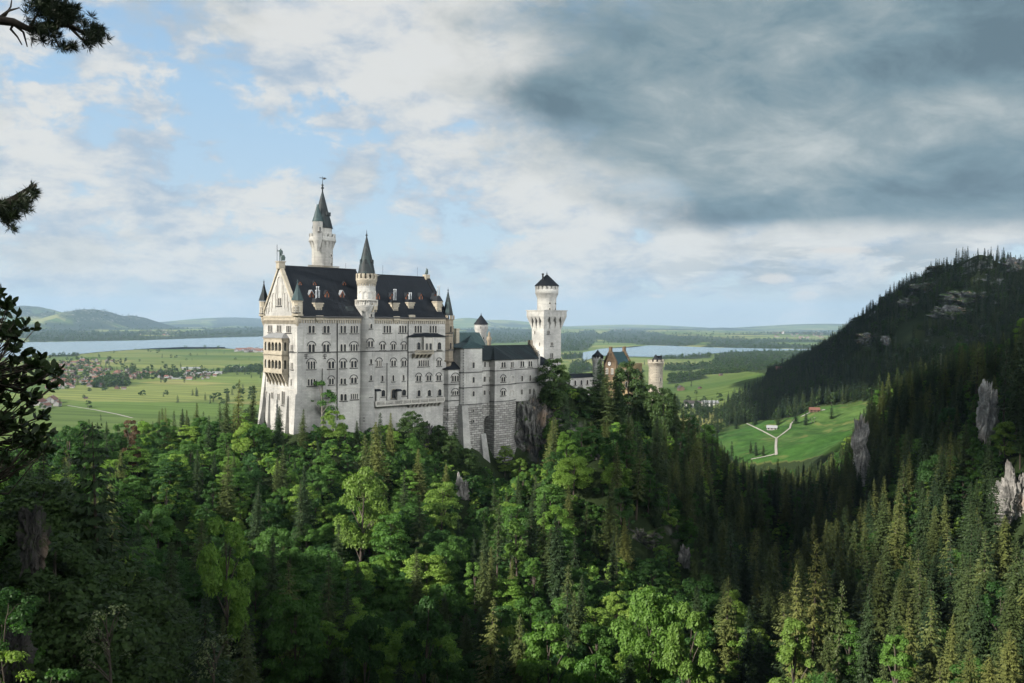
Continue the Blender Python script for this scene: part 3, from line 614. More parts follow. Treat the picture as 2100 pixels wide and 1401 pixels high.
fb(660.5, 668, 756, 860, .75); fb(793, 798.5, 745, 820, .75)
for px, y0, y1 in ((691.3, 652, 862), (836.5, 655, 818)):
    u0, z1 = Fp(px, y0); z0 = Fp(px, y1)[1]; mb = MBc(pal); mb.tube([(u0, -.3, z0), (u0, -.3, z1), (u0, -.9, z1 + 1.6)], .17, 6); mb.build('drain_pipe', IRON, pal)
for px, py in ((627.5, 731), (666, 731)):       # wrought wall anchors
    u0, z0 = Fp(px, py); mb = MBc(pal); pl = PS(0)
    pbox(mb, pl, u0 - .12, u0 + .12, z0 - 1.0, z0 + 1.0, 0, .2); pbox(mb, pl, u0 - .8, u0 + .8, z0 + .5, z0 + .72, 0, .2)
    for sg in (-1, 1):
        mb.tube([(u0 + sg * .1, -.12, z0 - .2), (u0 + sg * .7, -.12, z0 + .2), (u0 + sg * .9, -.12, z0 - .1)], .1, 5); mb.tube([(u0, -.12, z0 - .6), (u0 + sg * .6, -.12, z0 - 1.0)], .1, 5)
    mb.build('wall_anchor', IRON, pal)
# stair turret
tu, _ = Fp(753, 720); tv = .7; Zt = lambda y: Fp(753, y, tv)[1]
st = MBc(pal); st.lathe(tu, tv, [(3.75, ZB), (3.45, Zt(800)), (3.3, Zt(790)), (3.3, Zt(645)), (3.5, Zt(641)), (4.2, Zt(632)), (4.65, Zt(627)), (4.65, Zt(625.4)), (3.75, Zt(625.2)), (3.72, Zt(581))], 28)
tur = st.build('stair_turret', LIME, pal)
mb = MBc(pal); mb.lathe(tu, tv, [(3.7, Zt(583)), (4.05, Zt(581)), (4.05, Zt(578.5)), (4.35, Zt(576)), (4.35, Zt(572)), (3.6, Zt(571.8))], 28); corbels(mb, tu, tv, 3.7, 4.1, Zt(587.5), Zt(582), 22); crenels(mb, tu, tv, 4.35, Zt(572.2), Zt(562), 14, .5, .62); mb.build('battlement', OCHRE, tur).matrix_parent_inverse = Matrix()
mb = MBc(pal); mb.lathe(tu, tv, [(4.65, Zt(617)), (4.75, Zt(616.6)), (4.75, Zt(615.2)), (4.4, Zt(615.0)), (4.4, Zt(616.9))], 28)
for i in range(30):
    a = 2 * math.pi * i / 30; mb.frus(tu + 4.55 * math.cos(a), tv + 4.55 * math.sin(a), Zt(625.5), Zt(616.8), .16, .16, 5)
mb.build('balustrade', TRIM, tur)
mb = MBc(pal); mb.lathe(tu, tv, [(3.75, Zt(563)), (3.5, Zt(560)), (2.75, Zt(540)), (1.45, Zt(512)), (.3, Zt(487))], 24); finial(mb, tu, tv, Zt(488), Zt(472), .6)
for a in (-2.2, -1.15, -.1, -3.1):
    q = PT(tu, tv, 2.5, a); pbox(mb, q, -.45, .45, Zt(541), Zt(533), -.8, .5)
mb.build('spire', COPPER, tur)
for i, a in enumerate((-2.75, -2.2, -1.65, -1.1, -.55)):
    q = PT(tu, tv, 3.66, a); zb, zt_ = Zt(613.5), Zt(597)
    if i == 3: window(pal, q, -.45, .45, zb, zb + 2.2, 1, parent=tur, sill=False)
    f = MB(tuple(pal['_off'])); o = arch_pts(-.95, .95, zb, zt_); ii = arch_pts(-.72, .72, zb, zt_ - .25); ring(f, q, ii[1:], o[1:], -.2, .2, 0, False); f.build('blind_arch', TRIM, tur)
ang = math.atan2(-tv - 60, 0)  # faces the bridge
AF = math.atan2(-.80, -.25)
for y0, y1 in ((641, 650), (664, 673.5), (735.5, 746), (768.5, 779.5), (802.5, 812.5)):
    window(pal, PT(tu, tv, 3.28, -1.5), -.45, .45, Zt(y1), Zt(y0), 1, parent=tur, fr=.2)
window(pal, PT(tu, tv, 3.3, -1.6), -1.15, 1.15, Zt(711), Zt(699), 2, parent=tur, hood=True)
mb = MBc(pal); mb.lathe(tu, tv, [(3.34, ZS - .2), (3.5, ZS), (3.34, ZS + .2)], 28); mb.build('string_course', DARK, tur)
mb = MBc(pal); q = PT(tu, tv, 3.25, -1.15); pbox(mb, q, -1.3, 1.3, Zt(636), Zt(622), 0, 1.3); pbox(mb, q, -1.3, -.9, Zt(640), Zt(636), 0, 1.0); pbox(mb, q, .9, 1.3, Zt(640), Zt(636), 0, 1.0); mb.build('bracket', OCHRE, tur)
# corner turrets
def corner_turret(u, v, px, r, yb0, yb1, ytop, ysp, yap, mat, cren=False, n=8, spire=COPPER, name='corner_turret'):
    Z = lambda y: Fp(px, y, v)[1]; m2 = MBc(pal)
    m2.lathe(u, v, [(.3, Z(yb0)), (r * .55, Z(yb0 - (yb0 - yb1) * .45)), (r * .72, Z(yb1 + 2)), (r * 1.12, Z(yb1)), (r * 1.15, Z(yb1 - 3)), (r, Z(yb1 - 3.3)), (r, Z(ytop + 2)), (r * 1.12, Z(ytop + 1)), (r * 1.12, Z(ytop))], n, sm=False, a0=math.pi / n)
    if cren: crenels(m2, u, v, r * 1.2, Z(ytop + .5), Z(ytop - 8), 9, .4, .6)
    t = m2.build(name, mat, pal)
    s_ = MBc(pal); s_.lathe(u, v, [(r * (1.0 if cren else 1.22), Z(ysp)), (r * .55, Z(ysp - (ysp - yap) * .5)), (.12, Z(yap))], n, sm=False, a0=math.pi / n); finial(s_, u, v, Z(yap + 1), Z(yap - 7), .4); s_.build('spire', spire, t)
    return t, Z
t, Z = corner_turret(.0, .0, 609, 1.95, 669, 648, 617, 616, 579, OCHRE, spire=COPPERG)
window(pal, PT(0, 0, 1.82, -1.9), -.4, .4, Z(640), Z(628), 1, parent=t, fr=.2)
window(pal, PT(0, 0, 1.82, -2.7), -.4, .4, Z(640), Z(628), 1, parent=t, fr=.2)
t, Z = corner_turret(.2, WD, 540, 1.75, 668, 648, 618, 617, 580, OCHRE)
window(pal, PT(.2, WD, 1.6, -2.7), -.35, .35, Z(642), Z(630), 1, parent=t, fr=.2)
t, Z = corner_turret(L + 1.6, 1.0, 922.5, 2.45, 768, 741, 655, 647, 597, TANST, True)
for ya, yb in ((669, 681), (703, 715)):
    for a in (-1.65, -.9): window(pal, PT(L + 1.6, 1.0, 2.3, a), -.4, .4, Z(yb), Z(ya), 1, parent=t, fr=.18, trim=TANST)
for ya in (684, 689, 719): 
    m2 = MBc(pal); m2.lathe(L + 1.6, 1.0, [(2.45, Z(ya + 1)), (2.62, Z(ya + .5)), (2.45, Z(ya - .5))], 8, sm=False, a0=math.pi / 8); m2.build('moulding', DARK, t)
# north keep tower behind the roof
kv = WD + 2.0; ku = Fp(661, 550, kv)[0]; Z = lambda y: Fp(661, y, kv)[1]
mb = MBc(pal); mb.lathe(ku, kv, [(4.5, 140), (4.5, Z(509)), (4.7, Z(508)), (5.5, Z(497)), (5.85, Z(496.5)), (5.85, Z(491)), (5.65, Z(490.5)), (5.65, Z(487)), (5.2, Z(486.8)), (5.2, Z(492.5)), (4.05, Z(492.6)), (4.05, Z(469)), (4.3, Z(468))], 28)
corbels(mb, ku, kv, 4.5, 5.6, Z(511), Z(497.5), 18, 0); crenels(mb, ku, kv, 5.65, Z(487.2), Z(480.5), 15, .45, .6)
kt = mb.build('tower', LIME, pal)
mb = MBc(pal); mb.lathe(ku, kv, [(4.55, Z(468.5)), (4.4, Z(467)), (3.6, Z(452)), (2.65, Z(437)), (1.5, Z(415)), (.35, Z(394))], 24); finial(mb, ku, kv, Z(395), Z(362), .75)
for a in (-.3, -1.4): pbox(mb, PT(ku, kv, 3.0, a), -.4, .4, Z(443), Z(435), -.6, .55)
sp_ = mb.build('spire', COPPER, kt)
mb = MBc(pal); mb.tube([(ku - 1.5, kv, Z(365.3)), (ku + 1.6, kv, Z(365.3))], .12, 5)
mb.add([(ku + .3, kv - .06, Z(364.2)), (ku + 1.0, kv - .06, Z(363.6)), (ku + 2.0, kv - .06, Z(364.5)), (ku + 1.5, kv - .06, Z(366.5)), (ku + .5, kv - .06, Z(369)), (ku + .3, kv + .06, Z(364.2)), (ku + 1.0, kv + .06, Z(363.6)), (ku + 2.0, kv + .06, Z(364.5)), (ku + 1.5, kv + .06, Z(366.5)), (ku + .5, kv + .06, Z(369))],
       [(0, 1, 2, 3, 4), (9, 8, 7, 6, 5), (0, 5, 6, 1), (1, 6, 7, 2), (2, 7, 8, 3), (3, 8, 9, 4), (4, 9, 5, 0)])
mb.build('weathervane', IRON, kt)
sv = kv - 3.6; su_ = Fp(651.5, 480, sv)[0]; Z2 = lambda y: Fp(651.5, y, sv)[1]
mb = MBc(pal); mb.lathe(su_, sv, [(.2, Z2(516)), (.9, Z2(509)), (1.3, Z2(503)), (1.8, Z2(496)), (2.15, Z2(490)), (2.15, Z2(455)), (2.3, Z2(454))], 18); tt = mb.build('side_turret', LIME, kt)
mb = MBc(pal); mb.lathe(su_, sv, [(2.4, Z2(454.5)), (1.7, Z2(444)), (.9, Z2(430)), (.2, Z2(419))], 18); mb.build('turret_roof', COPPERG, kt)
mb = MBc(pal); a_, z_ = Fp(647.3, 440, sv + 2); mb.frus(a_, sv + 2, Z2(446), Z2(421), .32, .28, 8); mb.frus(a_, sv + 2, Z2(421), Z2(418.5), .42, .42, 8); mb.build('chimney', METAL, kt)
window(pal, PT(su_, sv, 2.1, -1.65), -.4, .4, Z2(475), Z2(466), 1, parent=kt, fr=.2)
q = PT(ku, kv, 4.48, -1.1); A = [2 * math.pi * i / 14 for i in range(14)]; f = MB(tuple(pal['_off'])); zc = Z(525)
ring(f, q, [(.62 * math.cos(a), zc + .62 * math.sin(a)) for a in A], [(.95 * math.cos(a), zc + .95 * math.sin(a)) for a in A], -.3, .25); o = f.build('round_window', TRIM, kt)
f = MB(tuple(pal['_off'])); f.add([q.p(.62 * math.cos(a), zc + .62 * math.sin(a), .05) for a in A], [tuple(range(14))]); f.add([q.p(.1, zc - .6, .1), q.p(.1, zc + .6, .1), q.p(-.1, zc + .6, .1), q.p(-.1, zc - .6, .1)], [(0, 1, 2, 3)], 1); f.build('round_pane', [GLASS, TRIM], kt)
window(pal, PT(ku, kv, 4.46, -1.1), -.42, .42, Z(545.5), Z(539), 1, parent=kt, fr=.2, sill=False)
mb = MBc(pal); a, b = Fp(629, 550, kv - 4)[0], Fp(692, 550, kv - 4)[0]; mb.box(a, b, kv - 5.6, kv + 5.6, 150, Z(551.5)); mb.box(a - .3, b + .3, kv - 5.9, kv + 5.9, Z(551.5), Z(550))
for i in range(26): mb.box(a + (b - a) * i / 26, a + (b - a) * (i + .45) / 26, kv - 5.7, kv - 5.4, Z(550), Z(547.6))
mb.box(a - .3, b + .3, kv - 5.85, kv - 5.3, Z(547.6), Z(546.8)); mb.build('platform', OCHRE, kt)
# dormers, stone chimneys
def roofv(z, zr=ZR1): return (z - ZE) / ((zr - ZE) / VM)
def on_roof(px, py, zr=ZR1):
    v = 1.0
    for _ in range(12): u, z = Fp(px, py, v); v = max(.0, roofv(z, zr))
    return u, v, z
def dormer(px, y0, y1, w, zr=ZR1):
    u, v, z = on_roof(px, y1, zr); h = (y1 - y0) * .205; par = rf if px < 736 else rf2
    m2 = MBc(pal); pl = PS(v - .35); hw = w / 2
    q = [(u - hw, z), (u + hw, z), (u + hw, z + h * .55), (u, z + h), (u - hw, z + h * .55)]
    V = [pl.p(a, b, 0) for a, b in q] + [pl.p(a, b, -h / SL - 1.2) for a, b in q]
    m2.add(V, [(0, 1, 2, 3, 4), (5, 9, 8, 7, 6), (0, 1, 6, 5), (1, 2, 7, 6), (4, 0, 5, 9)])
    m2.add([pl.p(u - hw - .25, z + h * .45, .3), pl.p(u, z + h + .12, .3), pl.p(u + hw + .25, z + h * .45, .3), pl.p(u - hw - .25, z + h * .45, -h / SL - 1), pl.p(u, z + h + .12, -h / SL - 1), pl.p(u + hw + .25, z + h * .45, -h / SL - 1),
            pl.p(u - hw - .25, z + h * .58, .3), pl.p(u, z + h + .3, .3), pl.p(u + hw + .25, z + h * .58, .3), pl.p(u - hw - .25, z + h * .58, -h / SL - 1), pl.p(u, z + h + .3, -h / SL - 1), pl.p(u + hw + .25, z + h * .58, -h / SL - 1)],
           [(0, 3, 4, 1), (1, 4, 5, 2), (6, 7, 10, 9), (7, 8, 11, 10), (0, 1, 7, 6), (1, 2, 8, 7)], 1)
    g = arch_pts(u - hw * .45, u + hw * .45, z + h * .1, z + h * .72); m2.add([pl.p(a, b, .04) for a, b in g], [tuple(range(len(g)))], 2)
    m2.build('dormer', [REDWD, METAL if y0 > 590 and px in (638, 701) else SLATE, GLASS], par)
for px in (614.5, 644.5, 705.5): dormer(px, 578, 588, 1.5)
for px in (638, 670, 701): dormer(px, 597, 613.5, 1.9)
for px in (774.5, 803, 835, 862.5, 891): dormer(px, 601, 617, 1.8, ZR2)
def stack(px, y0, y1, y2, yp, w, zr=ZR1, pots=4, mat=OCHRE):
    u, v, z0 = on_roof(px, y1, zr); Z = lambda y: Fp(px, y, v)[1]; zt = Z(y0); par = rf if px < 736 else rf2; hw = w / 2; back = v + (zt - z0) / SL + 1.5
    m2 = MBc(pal); m2.box(u - hw * .82, u + hw * .82, v - .2, back, z0 - 1.2, Z(y0 + (y1 - y0) * .42)); m2.box(u - hw, u + hw, v - .5, back, Z(y0 + (y1 - y0) * .42), zt - .5); m2.box(u - hw - .3, u + hw + .3, v - .75, back, zt - .5, zt)
    for k in (-.4, .0, .4): m2.box(u + k * hw - .14, u + k * hw + .14, v - .26, v - .1, z0 + .5, z0 + 1.6, 1)
    c = m2.build('chimney', [mat, DARK], par)
    m2 = MBc(pal); zc = Z(y2); m2.hexa([(u - hw - .2, v - .7, zt), (u + hw + .2, v - .7, zt), (u + hw + .2, back, zt), (u - hw - .2, back, zt), (u - hw * .5, v + .3, zc), (u + hw * .5, v + .3, zc), (u + hw * .5, back - .8, zc), (u - hw * .5, back - .8, zc)])
    m2.build('chimney_cap', SLATE, par)
    m2 = MBc(pal); zp = Z(yp)
    for i in range(pots):
        a = u + (i - (pots - 1) / 2) * .58; hh = zp if i in (1, 2) else zc + (zp - zc) * .68
        m2.frus(a, v + .6 + .5 * (i % 2), zc - .3, hh - .3, .22, .2, 8); m2.frus(a, v + .6 + .5 * (i % 2), hh - .3, hh, .34, .3, 8)
    m2.build('chimney_pots', METAL, par)
stack(653.5, 621, 641, 611, 587.5, 3.4); stack(811, 621, 642, 616, 593, 3.0, ZR2, 3); stack(842.5, 620, 637, 614, 600, 3.1, ZR2, 3); stack(900.5, 618, 644, 607, 586, 2.9, ZR2, 3)
for px, y in ((653.5, 657), (811, 658), (842.5, 655)):      # corbelled consoles below the chimneys
    u0, z0 = Fp(px, y); mb = MBc(pal); pl = PS(0); pbox(mb, pl, u0 - 1.6, u0 + 1.6, z0 + .2, z0 + 1.9, 0, 1.0)
    mb.add([pl.p(u0 - 1.5, z0 + .2, .9), pl.p(u0 + 1.5, z0 + .2, .9), pl.p(u0, z0 - 1.3, .1), pl.p(u0 - 1.5, z0 + .2, -.1), pl.p(u0 + 1.5, z0 + .2, -.1), pl.p(u0, z0 - 1.3, -.1)], [(0, 1, 2), (3, 5, 4), (0, 2, 5, 3), (1, 4, 5, 2), (0, 3, 4, 1)]); mb.build('console', OCHRE, pal)
u0, z0 = Fp(716, 625, 6); mb = MBc(pal); u0, v0, z0 = on_roof(717, 640); mb.hexa([(u0 - 2.2, v0 - 1, z0 - .6), (u0 + 2.6, v0 - 1, z0 - .6), (u0 + 2.6, v0 + 4, z0 - .6), (u0 - 2.2, v0 + 4, z0 - .6), (u0 - 1.6, v0 - .2, z0 + 2.0), (u0 + 1.6, v0 - .2, z0 + 2.0), (u0 + 1.6, v0 + 4, z0 + 3.2), (u0 - 1.6, v0 + 4, z0 + 3.2)]); mb.build('roof_hood', COPPER, rf)
for px in (709, 785, 856):
    u0 = Fp(px, 560, VM)[0]; mb = MBc(pal); mb.tube([(u0, VM, ZR2), (u0, VM, ZR2 + 5.0)], .06, 5); mb.build('lightning_rod', IRON, rf2)
# statues on the gables
def skin_mesh(name, verts, edges, rad, mat, sub=1):
    me = bpy.data.meshes.new(name); me.from_pydata(verts, edges, []); ob = bpy.data.objects.new(name, me); COL.objects.link(ob)
    md = ob.modifiers.new('skin', 'SKIN'); md.use_smooth_shade = True
    for i, sv_ in enumerate(me.skin_vertices[0].data): sv_.radius = (rad[i], rad[i]); sv_.use_root = i == 0
    if sub: ob.modifiers.new('sub', 'SUBSURF').levels = sub; ob.modifiers['sub'].render_levels = sub
    dg = bpy.context.evaluated_depsgraph_get(); me2 = bpy.data.meshes.new_from_object(ob.evaluated_get(dg)); bpy.data.objects.remove(ob); bpy.data.meshes.remove(me)
    me2.name = name; me2.materials.clear(); me2.materials.append(mat)
    for p in me2.polygons: p.use_smooth = True
    return me2
def human(h=1.0, arm_up=False, stride=.0):      # standing figure, metres scaled by h / 1.75
    k = h / 1.75; P_ = [(0, 0, .95), (0, 0, 1.2), (0, 0, 1.42), (0, 0, 1.52), (0, -.01, 1.64), (0, -.01, 1.70), (.19, 0, 1.40), (.25, .03, 1.14), (.26, -.04, .90), (-.19, 0, 1.40)]
    P_ += [(-.42, -.02, 1.35), (-.45, -.12, 1.62)] if arm_up else [(-.25, .03, 1.14), (-.25, -.06, .90)]
    P_ += [(.09, 0, .88), (.10, -.02 - stride, .48), (.10, .02 - stride, .07), (.10, -.13 - stride, .04), (-.09, 0, .88), (-.10, -.02 + stride, .48), (-.10, .03 + stride, .07), (-.10, -.12 + stride, .04)]
    E_ = [(0, 1), (1, 2), (2, 3), (3, 4), (4, 5), (2, 6), (6, 7), (7, 8), (2, 9), (9, 10), (10, 11), (0, 12), (12, 13), (13, 14), (14, 15), (0, 16), (16, 17), (17, 18), (18, 19)]
    Rr = [.15, .15, .15, .055, .095, .08, .075, .05, .04, .075, .05, .04, .09, .065, .05, .04, .09, .065, .05, .04]
    return [tuple(k * c for c in p) for p in P_], E_, [k * r for r in Rr]
ga = Gp(573.5, 546)[1]
mb = MBc(pal); mb.box(-1.0, 1.6, VM - 1.3, VM + 1.3, ZR1 - .5, ZR1 + 2.1); mb.box(-1.3, 1.9, VM - 1.6, VM + 1.6, ZR1 + 2.1, ZR1 + 2.5); mb.build('pedestal', OCHRE, pal)
V_, E_, R_ = human(5.2, True); km = skin_mesh('knight_statue', V_, E_, [r * 1.1 for r in R_], BRONZE, 1)
kn = link('knight_statue', km, pal, (0.3 - L / 2, VM - WD / 2, ZR1 + 2.5 - 110), R(-30))
m2 = MB(); m2.tube([(-1.35, -.35, .0), (-1.35, -.35, 6.6)], .1, 6); m2.build('lance', IRON, kn)
m2 = MB(); m2.lathe(0, 0, [(.75, 0), (.95, 1.3), (.5, 2.2)], 10); s_ = m2.build('shield', BRONZE, kn); s_.location = (.95, -.3, .3); s_.scale = (1, .35, 1)
mb = MBc(pal); mb.box(L - 1.5, L + .9, VM - 1.2, VM + 1.2, ZR2 - .5, ZR2 + 1.9); mb.build('pedestal', OCHRE, pal)
lv = [(0, 0, .75), (0, .3, 1.5), (0, .45, 2.15), (0, .25, 2.6), (0, -.15, 2.55), (.35, .35, .5), (.35, -.1, .15), (-.35, .35, .5), (-.35, -.1, .15), (0, -.4, .5), (0, -.9, .25), (.28, .6, 1.0), (.28, .65, .2), (-.28, .6, 1.0), (-.28, .65, .2)]
lm = skin_mesh('lion_statue', lv, [(0, 1), (1, 2), (2, 3), (3, 4), (0, 5), (5, 6), (0, 7), (7, 8), (0, 9), (9, 10), (1, 11), (11, 12), (1, 13), (13, 14)], [.55, .55, .5, .42, .22, .32, .18, .32, .18, .2, .1, .2, .16, .2, .16], BRONZE, 1)
link('lion_statue', lm, pal, (L - .3 - L / 2, VM - WD / 2, ZR2 + 1.9 - 110), R(200))
# bay with its balcony on the south front
bv = -1.0; a, z1 = Fp(838, 691, bv); b, z0 = Fp(913, 719.5, bv)
mb = MBc(pal); mb.box(a, b, bv, .3, z0, z1); bay = mb.build('bay', LIME, pal)
mb = MBc(pal); zt = Fp(875, 682.5)[1]; mb.hexa([(a - .7, bv - .8, z1), (b + .7, bv - .8, z1), (b + .7, .4, z1), (a - .7, .4, z1), (a + 5, -.1, zt), (b - 5, -.1, zt), (b - 5, .4, zt), (a + 5, .4, zt)]); mb.build('bay_roof', SLATE, bay)
for xs, n in (((855, 862), 1), ((897, 904.5), 1)): wpx(pal, xs, (702, 717), n, v=bv, parent=bay)
a, z1 = Fp(870, 693, bv - 1.3); b, z0 = Fp(888.5, 720, bv - 1.3); mb = MBc(pal); mb.box(a, b, bv - 1.3, bv + .2, z0, z1); mb.box(a - .2, a + .5, bv - 1.45, bv - .9, z0, z1 + .3); mb.box(b - .5, b + .2, bv - 1.45, bv - .9, z0, z1 + .3); mb.build('oriel', TRIM, bay)
for xs in ((873, 877), (880.8, 885)): wpx(pal, xs, (704, 717.5), 1, v=bv - 1.47, parent=bay)
a, z1 = Fp(851, 719, bv - 2); b, z0 = Fp(890, 726, bv - 2); mb = MBc(pal); mb.box(a, b, bv - 2, bv, z0 - .1, z0 + .3); mb.box(a, b, bv - 2.05, bv - 1.75, z1 - .3, z1)
for i in range(22): q = a + (b - a) * (i + .5) / 22; mb.box(q - .1, q + .1, bv - 1.98, bv - 1.82, z0 + .3, z1 - .3)
for i in range(5): q = a + (b - a) * (i + .5) / 5; mb.hexa([(q - .35, bv - .3, z0 - 1.6), (q + .35, bv - .3, z0 - 1.6), (q + .35, .1, z0 - 1.6), (q - .35, .1, z0 - 1.6), (q - .35, bv - 1.8, z0 - .1), (q + .35, bv - 1.8, z0 - .1), (q + .35, .1, z0 - .1), (q - .35, .1, z0 - .1)])
mb.build('balcony', OCHRE, bay)
# terrace with balustrade along the foot of the south front
a, z1 = Fp(771, 818, -2.6); b, z0 = Fp(911, 826, -2.6); zb = Fp(840, 827, -2.6)[1]
mb = MBc(pal); mb.box(a, b, -2.6, .1, zb - .6, zb); mb.box(a, b, -2.7, -2.35, zb + 1.35, zb + 1.65)
for i in range(60): q = a + (b - a) * (i + .5) / 60; mb.box(q - .13, q + .13, -2.65, -2.4, zb, zb + 1.35)
for i in range(9): q = a + (b - a) * i / 8; mb.box(q - .3, q + .3, -2.75, -2.3, zb, zb + 1.7)
c0 = Fp(842, 830, -2.6)[0]
for i in range(9): q = c0 + (b - c0) * (i + .4) / 9; mb.hexa([(q - .4, -.6, zb - 2.2), (q + .4, -.6, zb - 2.2), (q + .4, 0, zb - 2.2), (q - .4, 0, zb - 2.2), (q - .4, -2.4, zb - .6), (q + .4, -2.4, zb - .6), (q + .4, 0, zb - .6), (q - .4, 0, zb - .6)])
ter = mb.build('terrace', TRIM, pal)
for px in (775, 817.5):
    u0 = Fp(px, 805, -1)[0]; zt = Fp(px, 802, -1)[1]; mb = MBc(pal); mb.box(u0 - .9, u0 + .9, -1.6, 0, zb, zt); mb.hexa([(u0 - 1.3, -2, zt), (u0 + 1.3, -2, zt), (u0 + 1.3, 0, zt), (u0 - 1.3, 0, zt), (u0 - 1, -1.2, zt + .8), (u0 + 1, -1.2, zt + .8), (u0 + 1, 0, zt + .8), (u0 - 1, 0, zt + .8)], 1); mb.build('porch', [LIME, SLATE], ter)
# loggia of the west front
v1 = Gp(592, 740)[0]; uf = -3.4
def pxof(u, v, z): p = proj(np.array([c2w(u, v, z)])); return p[0][0]
lo, hi = -8.0, -.5
for _ in range(40):
    uf = (lo + hi) / 2
    if pxof(uf, v1, 140) < 578.5: lo = uf
    else: hi = uf
v2 = Gp(540.5, 740, uf)[0]; Zl = lambda y: Gp(560, y, uf)[1]
mb = MBc(pal); z0, z1 = Zl(764), Zl(693); zm = Zl(729)
levels = ((Zl(719.5), Zl(701.5)), (Zl(756), Zl(738))); nA = 5; st = (v2 - v1 - 1.2) / nA
# front wall with open arches: piers, spandrels, floor bands
mb.box(uf, .2, v1, v2, z0 - .3, z0 + .4)
for (hb, ht) in levels:
    for i in range(nA + 1): q = v1 + .6 + st * i; mb.box(uf, uf + .7, q - .32, q + .32, hb, ht)
pl = PW(uf)
for (hb, ht), (b0, b1) in zip(levels, ((zm + .6, z1), (z0, zm + .6))):
    pbox(mb, pl, v1, v2, b0, hb, -.7, .05); pbox(mb, pl, v1, v2, ht, b1, -.7, 0); pbox(mb, pl, v1, v1 + .3, hb, ht, -.7, 0); pbox(mb, pl, v2 - .3, v2, hb, ht, -.7, 0)
    for i in range(nA):                          # arched heads
        q0, q1 = v1 + .6 + st * i + .32, v1 + .6 + st * (i + 1) - .32; w = (q1 - q0) / 2; c = (q0 + q1) / 2; pts = [(q0, ht)] + [(c + w * math.cos(math.pi - math.pi * k / 8), ht - w + w * math.sin(math.pi * k / 8)) for k in range(9)] + [(q1, ht)]
        for k in range(1, 9): 
            (a0, h0), (a1, h1) = pts[k], pts[k + 1]; mb.hexa([pl.p(a0, h0, .0), pl.p(a1, h1, .0), pl.p(a1, h1, -.5), pl.p(a0, h0, -.5), pl.p(a0, ht, 0), pl.p(a1, ht, 0), pl.p(a1, ht, -.5), pl.p(a0, ht, -.5)])
for vv in (v1, v2 - .5):                         # side walls with an arch each
    for (hb, ht), (b0, b1) in zip(levels, ((zm + .6, z1), (z0, zm + .6))):
        mb.box(uf, .1, vv, vv + .5, b0, hb); mb.box(uf, .1, vv, vv + .5, ht, b1); mb.box(uf + .7, uf * .68, vv, vv + .5, hb, ht); mb.box(uf * .34, .1, vv, vv + .5, hb, ht)
mb.box(uf - .25, .1, v1 - .25, v2 + .25, zm + .35, zm + .75); mb.box(uf - .3, .1, v1 - .3, v2 + .3, z1 - .35, z1); mb.box(uf - .2, .1, v1 - .2, v2 + .2, z0 - .1, z0 + .25); mb.box(uf, .1, v1, v2, zm - .1, zm + .3)
lg = mb.build('loggia', OCHRE, pal)
mb = MBc(pal); zt = Gp(560, 682.5, -.2)[1]; mb.hexa([(uf - .6, v1 - .6, z1), (.1, v1 - .6, z1), (.1, v2 + .6, z1), (uf - .6, v2 + .6, z1), (-.6, v1 + 2.5, zt), (.1, v1 + 2.5, zt), (.1, v2 - 2.5, zt), (-.6, v2 - 2.5, zt)]); mb.build('loggia_roof', plain_mat('lead_sheet', (.16, .165, .17), .5), lg)
mb = MBc(pal)
for i in range(nA + 1):                          # the leaning brackets below
    q = v1 + .6 + st * i; q = min(max(q, v1 + .35), v2 - .35)
    mb.hexa([(-.25, q - .34, z0 - 5.2), (.1, q - .34, z0 - 5.2), (.1, q + .34, z0 - 5.2), (-.25, q + .34, z0 - 5.2), (uf + .1, q - .34, z0 - .3), (.1, q - .34, z0 - .3), (.1, q + .34, z0 - .3), (uf + .1, q + .34, z0 - .3)])
mb.build('bracket', OCHRE, lg)
mb = MBc(pal)
for (hb, ht) in levels: mb.box(-.06, .02, v1 + .3, v2 - .3, hb, ht)
mb.build('pane', GLASS, lg)

# ================================================================== the buildings east of the palace
def prism(mb, poly, z0, z1, mi=0, scale0=1.0, cen=None, sc_poly=None):
    n = len(poly); lo = sc_poly or poly
    mb.add([(x, y, z0) for x, y in lo] + [(x, y, z1) for x, y in poly], [tuple(range(n))[::-1], tuple(range(n, 2 * n))] + [(i, (i + 1) % n, n + (i + 1) % n, n + i) for i in range(n)], mi)
def band(mb, poly, z, h, d, mi=0):               # string course round a footprint
    c = np.mean(np.array(poly), 0); o = [tuple(c + (np.array(p) - c) * (1 + d / max(1.0, np.linalg.norm(np.array(p) - c)))) for p in poly]; prism(mb, o, z - h / 2, z + h / 2, mi)
ub = lambda px, v, py=760: Fp(px, py, v)[0]
VB, VD, VA = -4.0, -2.6, -2.0
u949, u988 = ub(950, VB), ub(988.5, VB); u1014, u1045 = ub(1015, VD), ub(1045, VD); u1057, u1106 = ub(1057, 0), ub(1105.5, 0)
bow = castle_thing('gatehouse_wing', (u949 + u1106) / 2, 4, 118)
bow.name = 'castle_wing'
tag(bow, 'lower grey castle wing on tall rusticated stone footings, right of the palace', 'castle wing')
za, zbt, ze2 = Fp(925, 757.5, VA)[1], Fp(970, 714, VB)[1], Fp(1080, 736, 0)[1]; zst = Fp(1080, 821, 0)[1]; zstA = Fp(925, 822, VA)[1]
uA0, uA1, uA2 = ub(908, .5), ub(919.5, VA), ub(947, VA)
footA = [(uA0, .5), (uA1, VA), (uA2 + 1, VA), (uA2 + 1, 9), (uA0, 9)]
footB = [(u949 - .6, VB + 1.2), (u949 + .5, VB), (u988, VB), (u988, 8), (u949 - .6, 8)]
footC = [(u988 - .5, 1.0), (u1014 + .5, 1.0), (u1014 + .5, 12), (u988 - .5, 12)]
footD = [(u1014, 1.1), (u1014 + .01, VD), (u1045, VD), (u1057, -.05), (u1057, 11), (u1014, 11)]
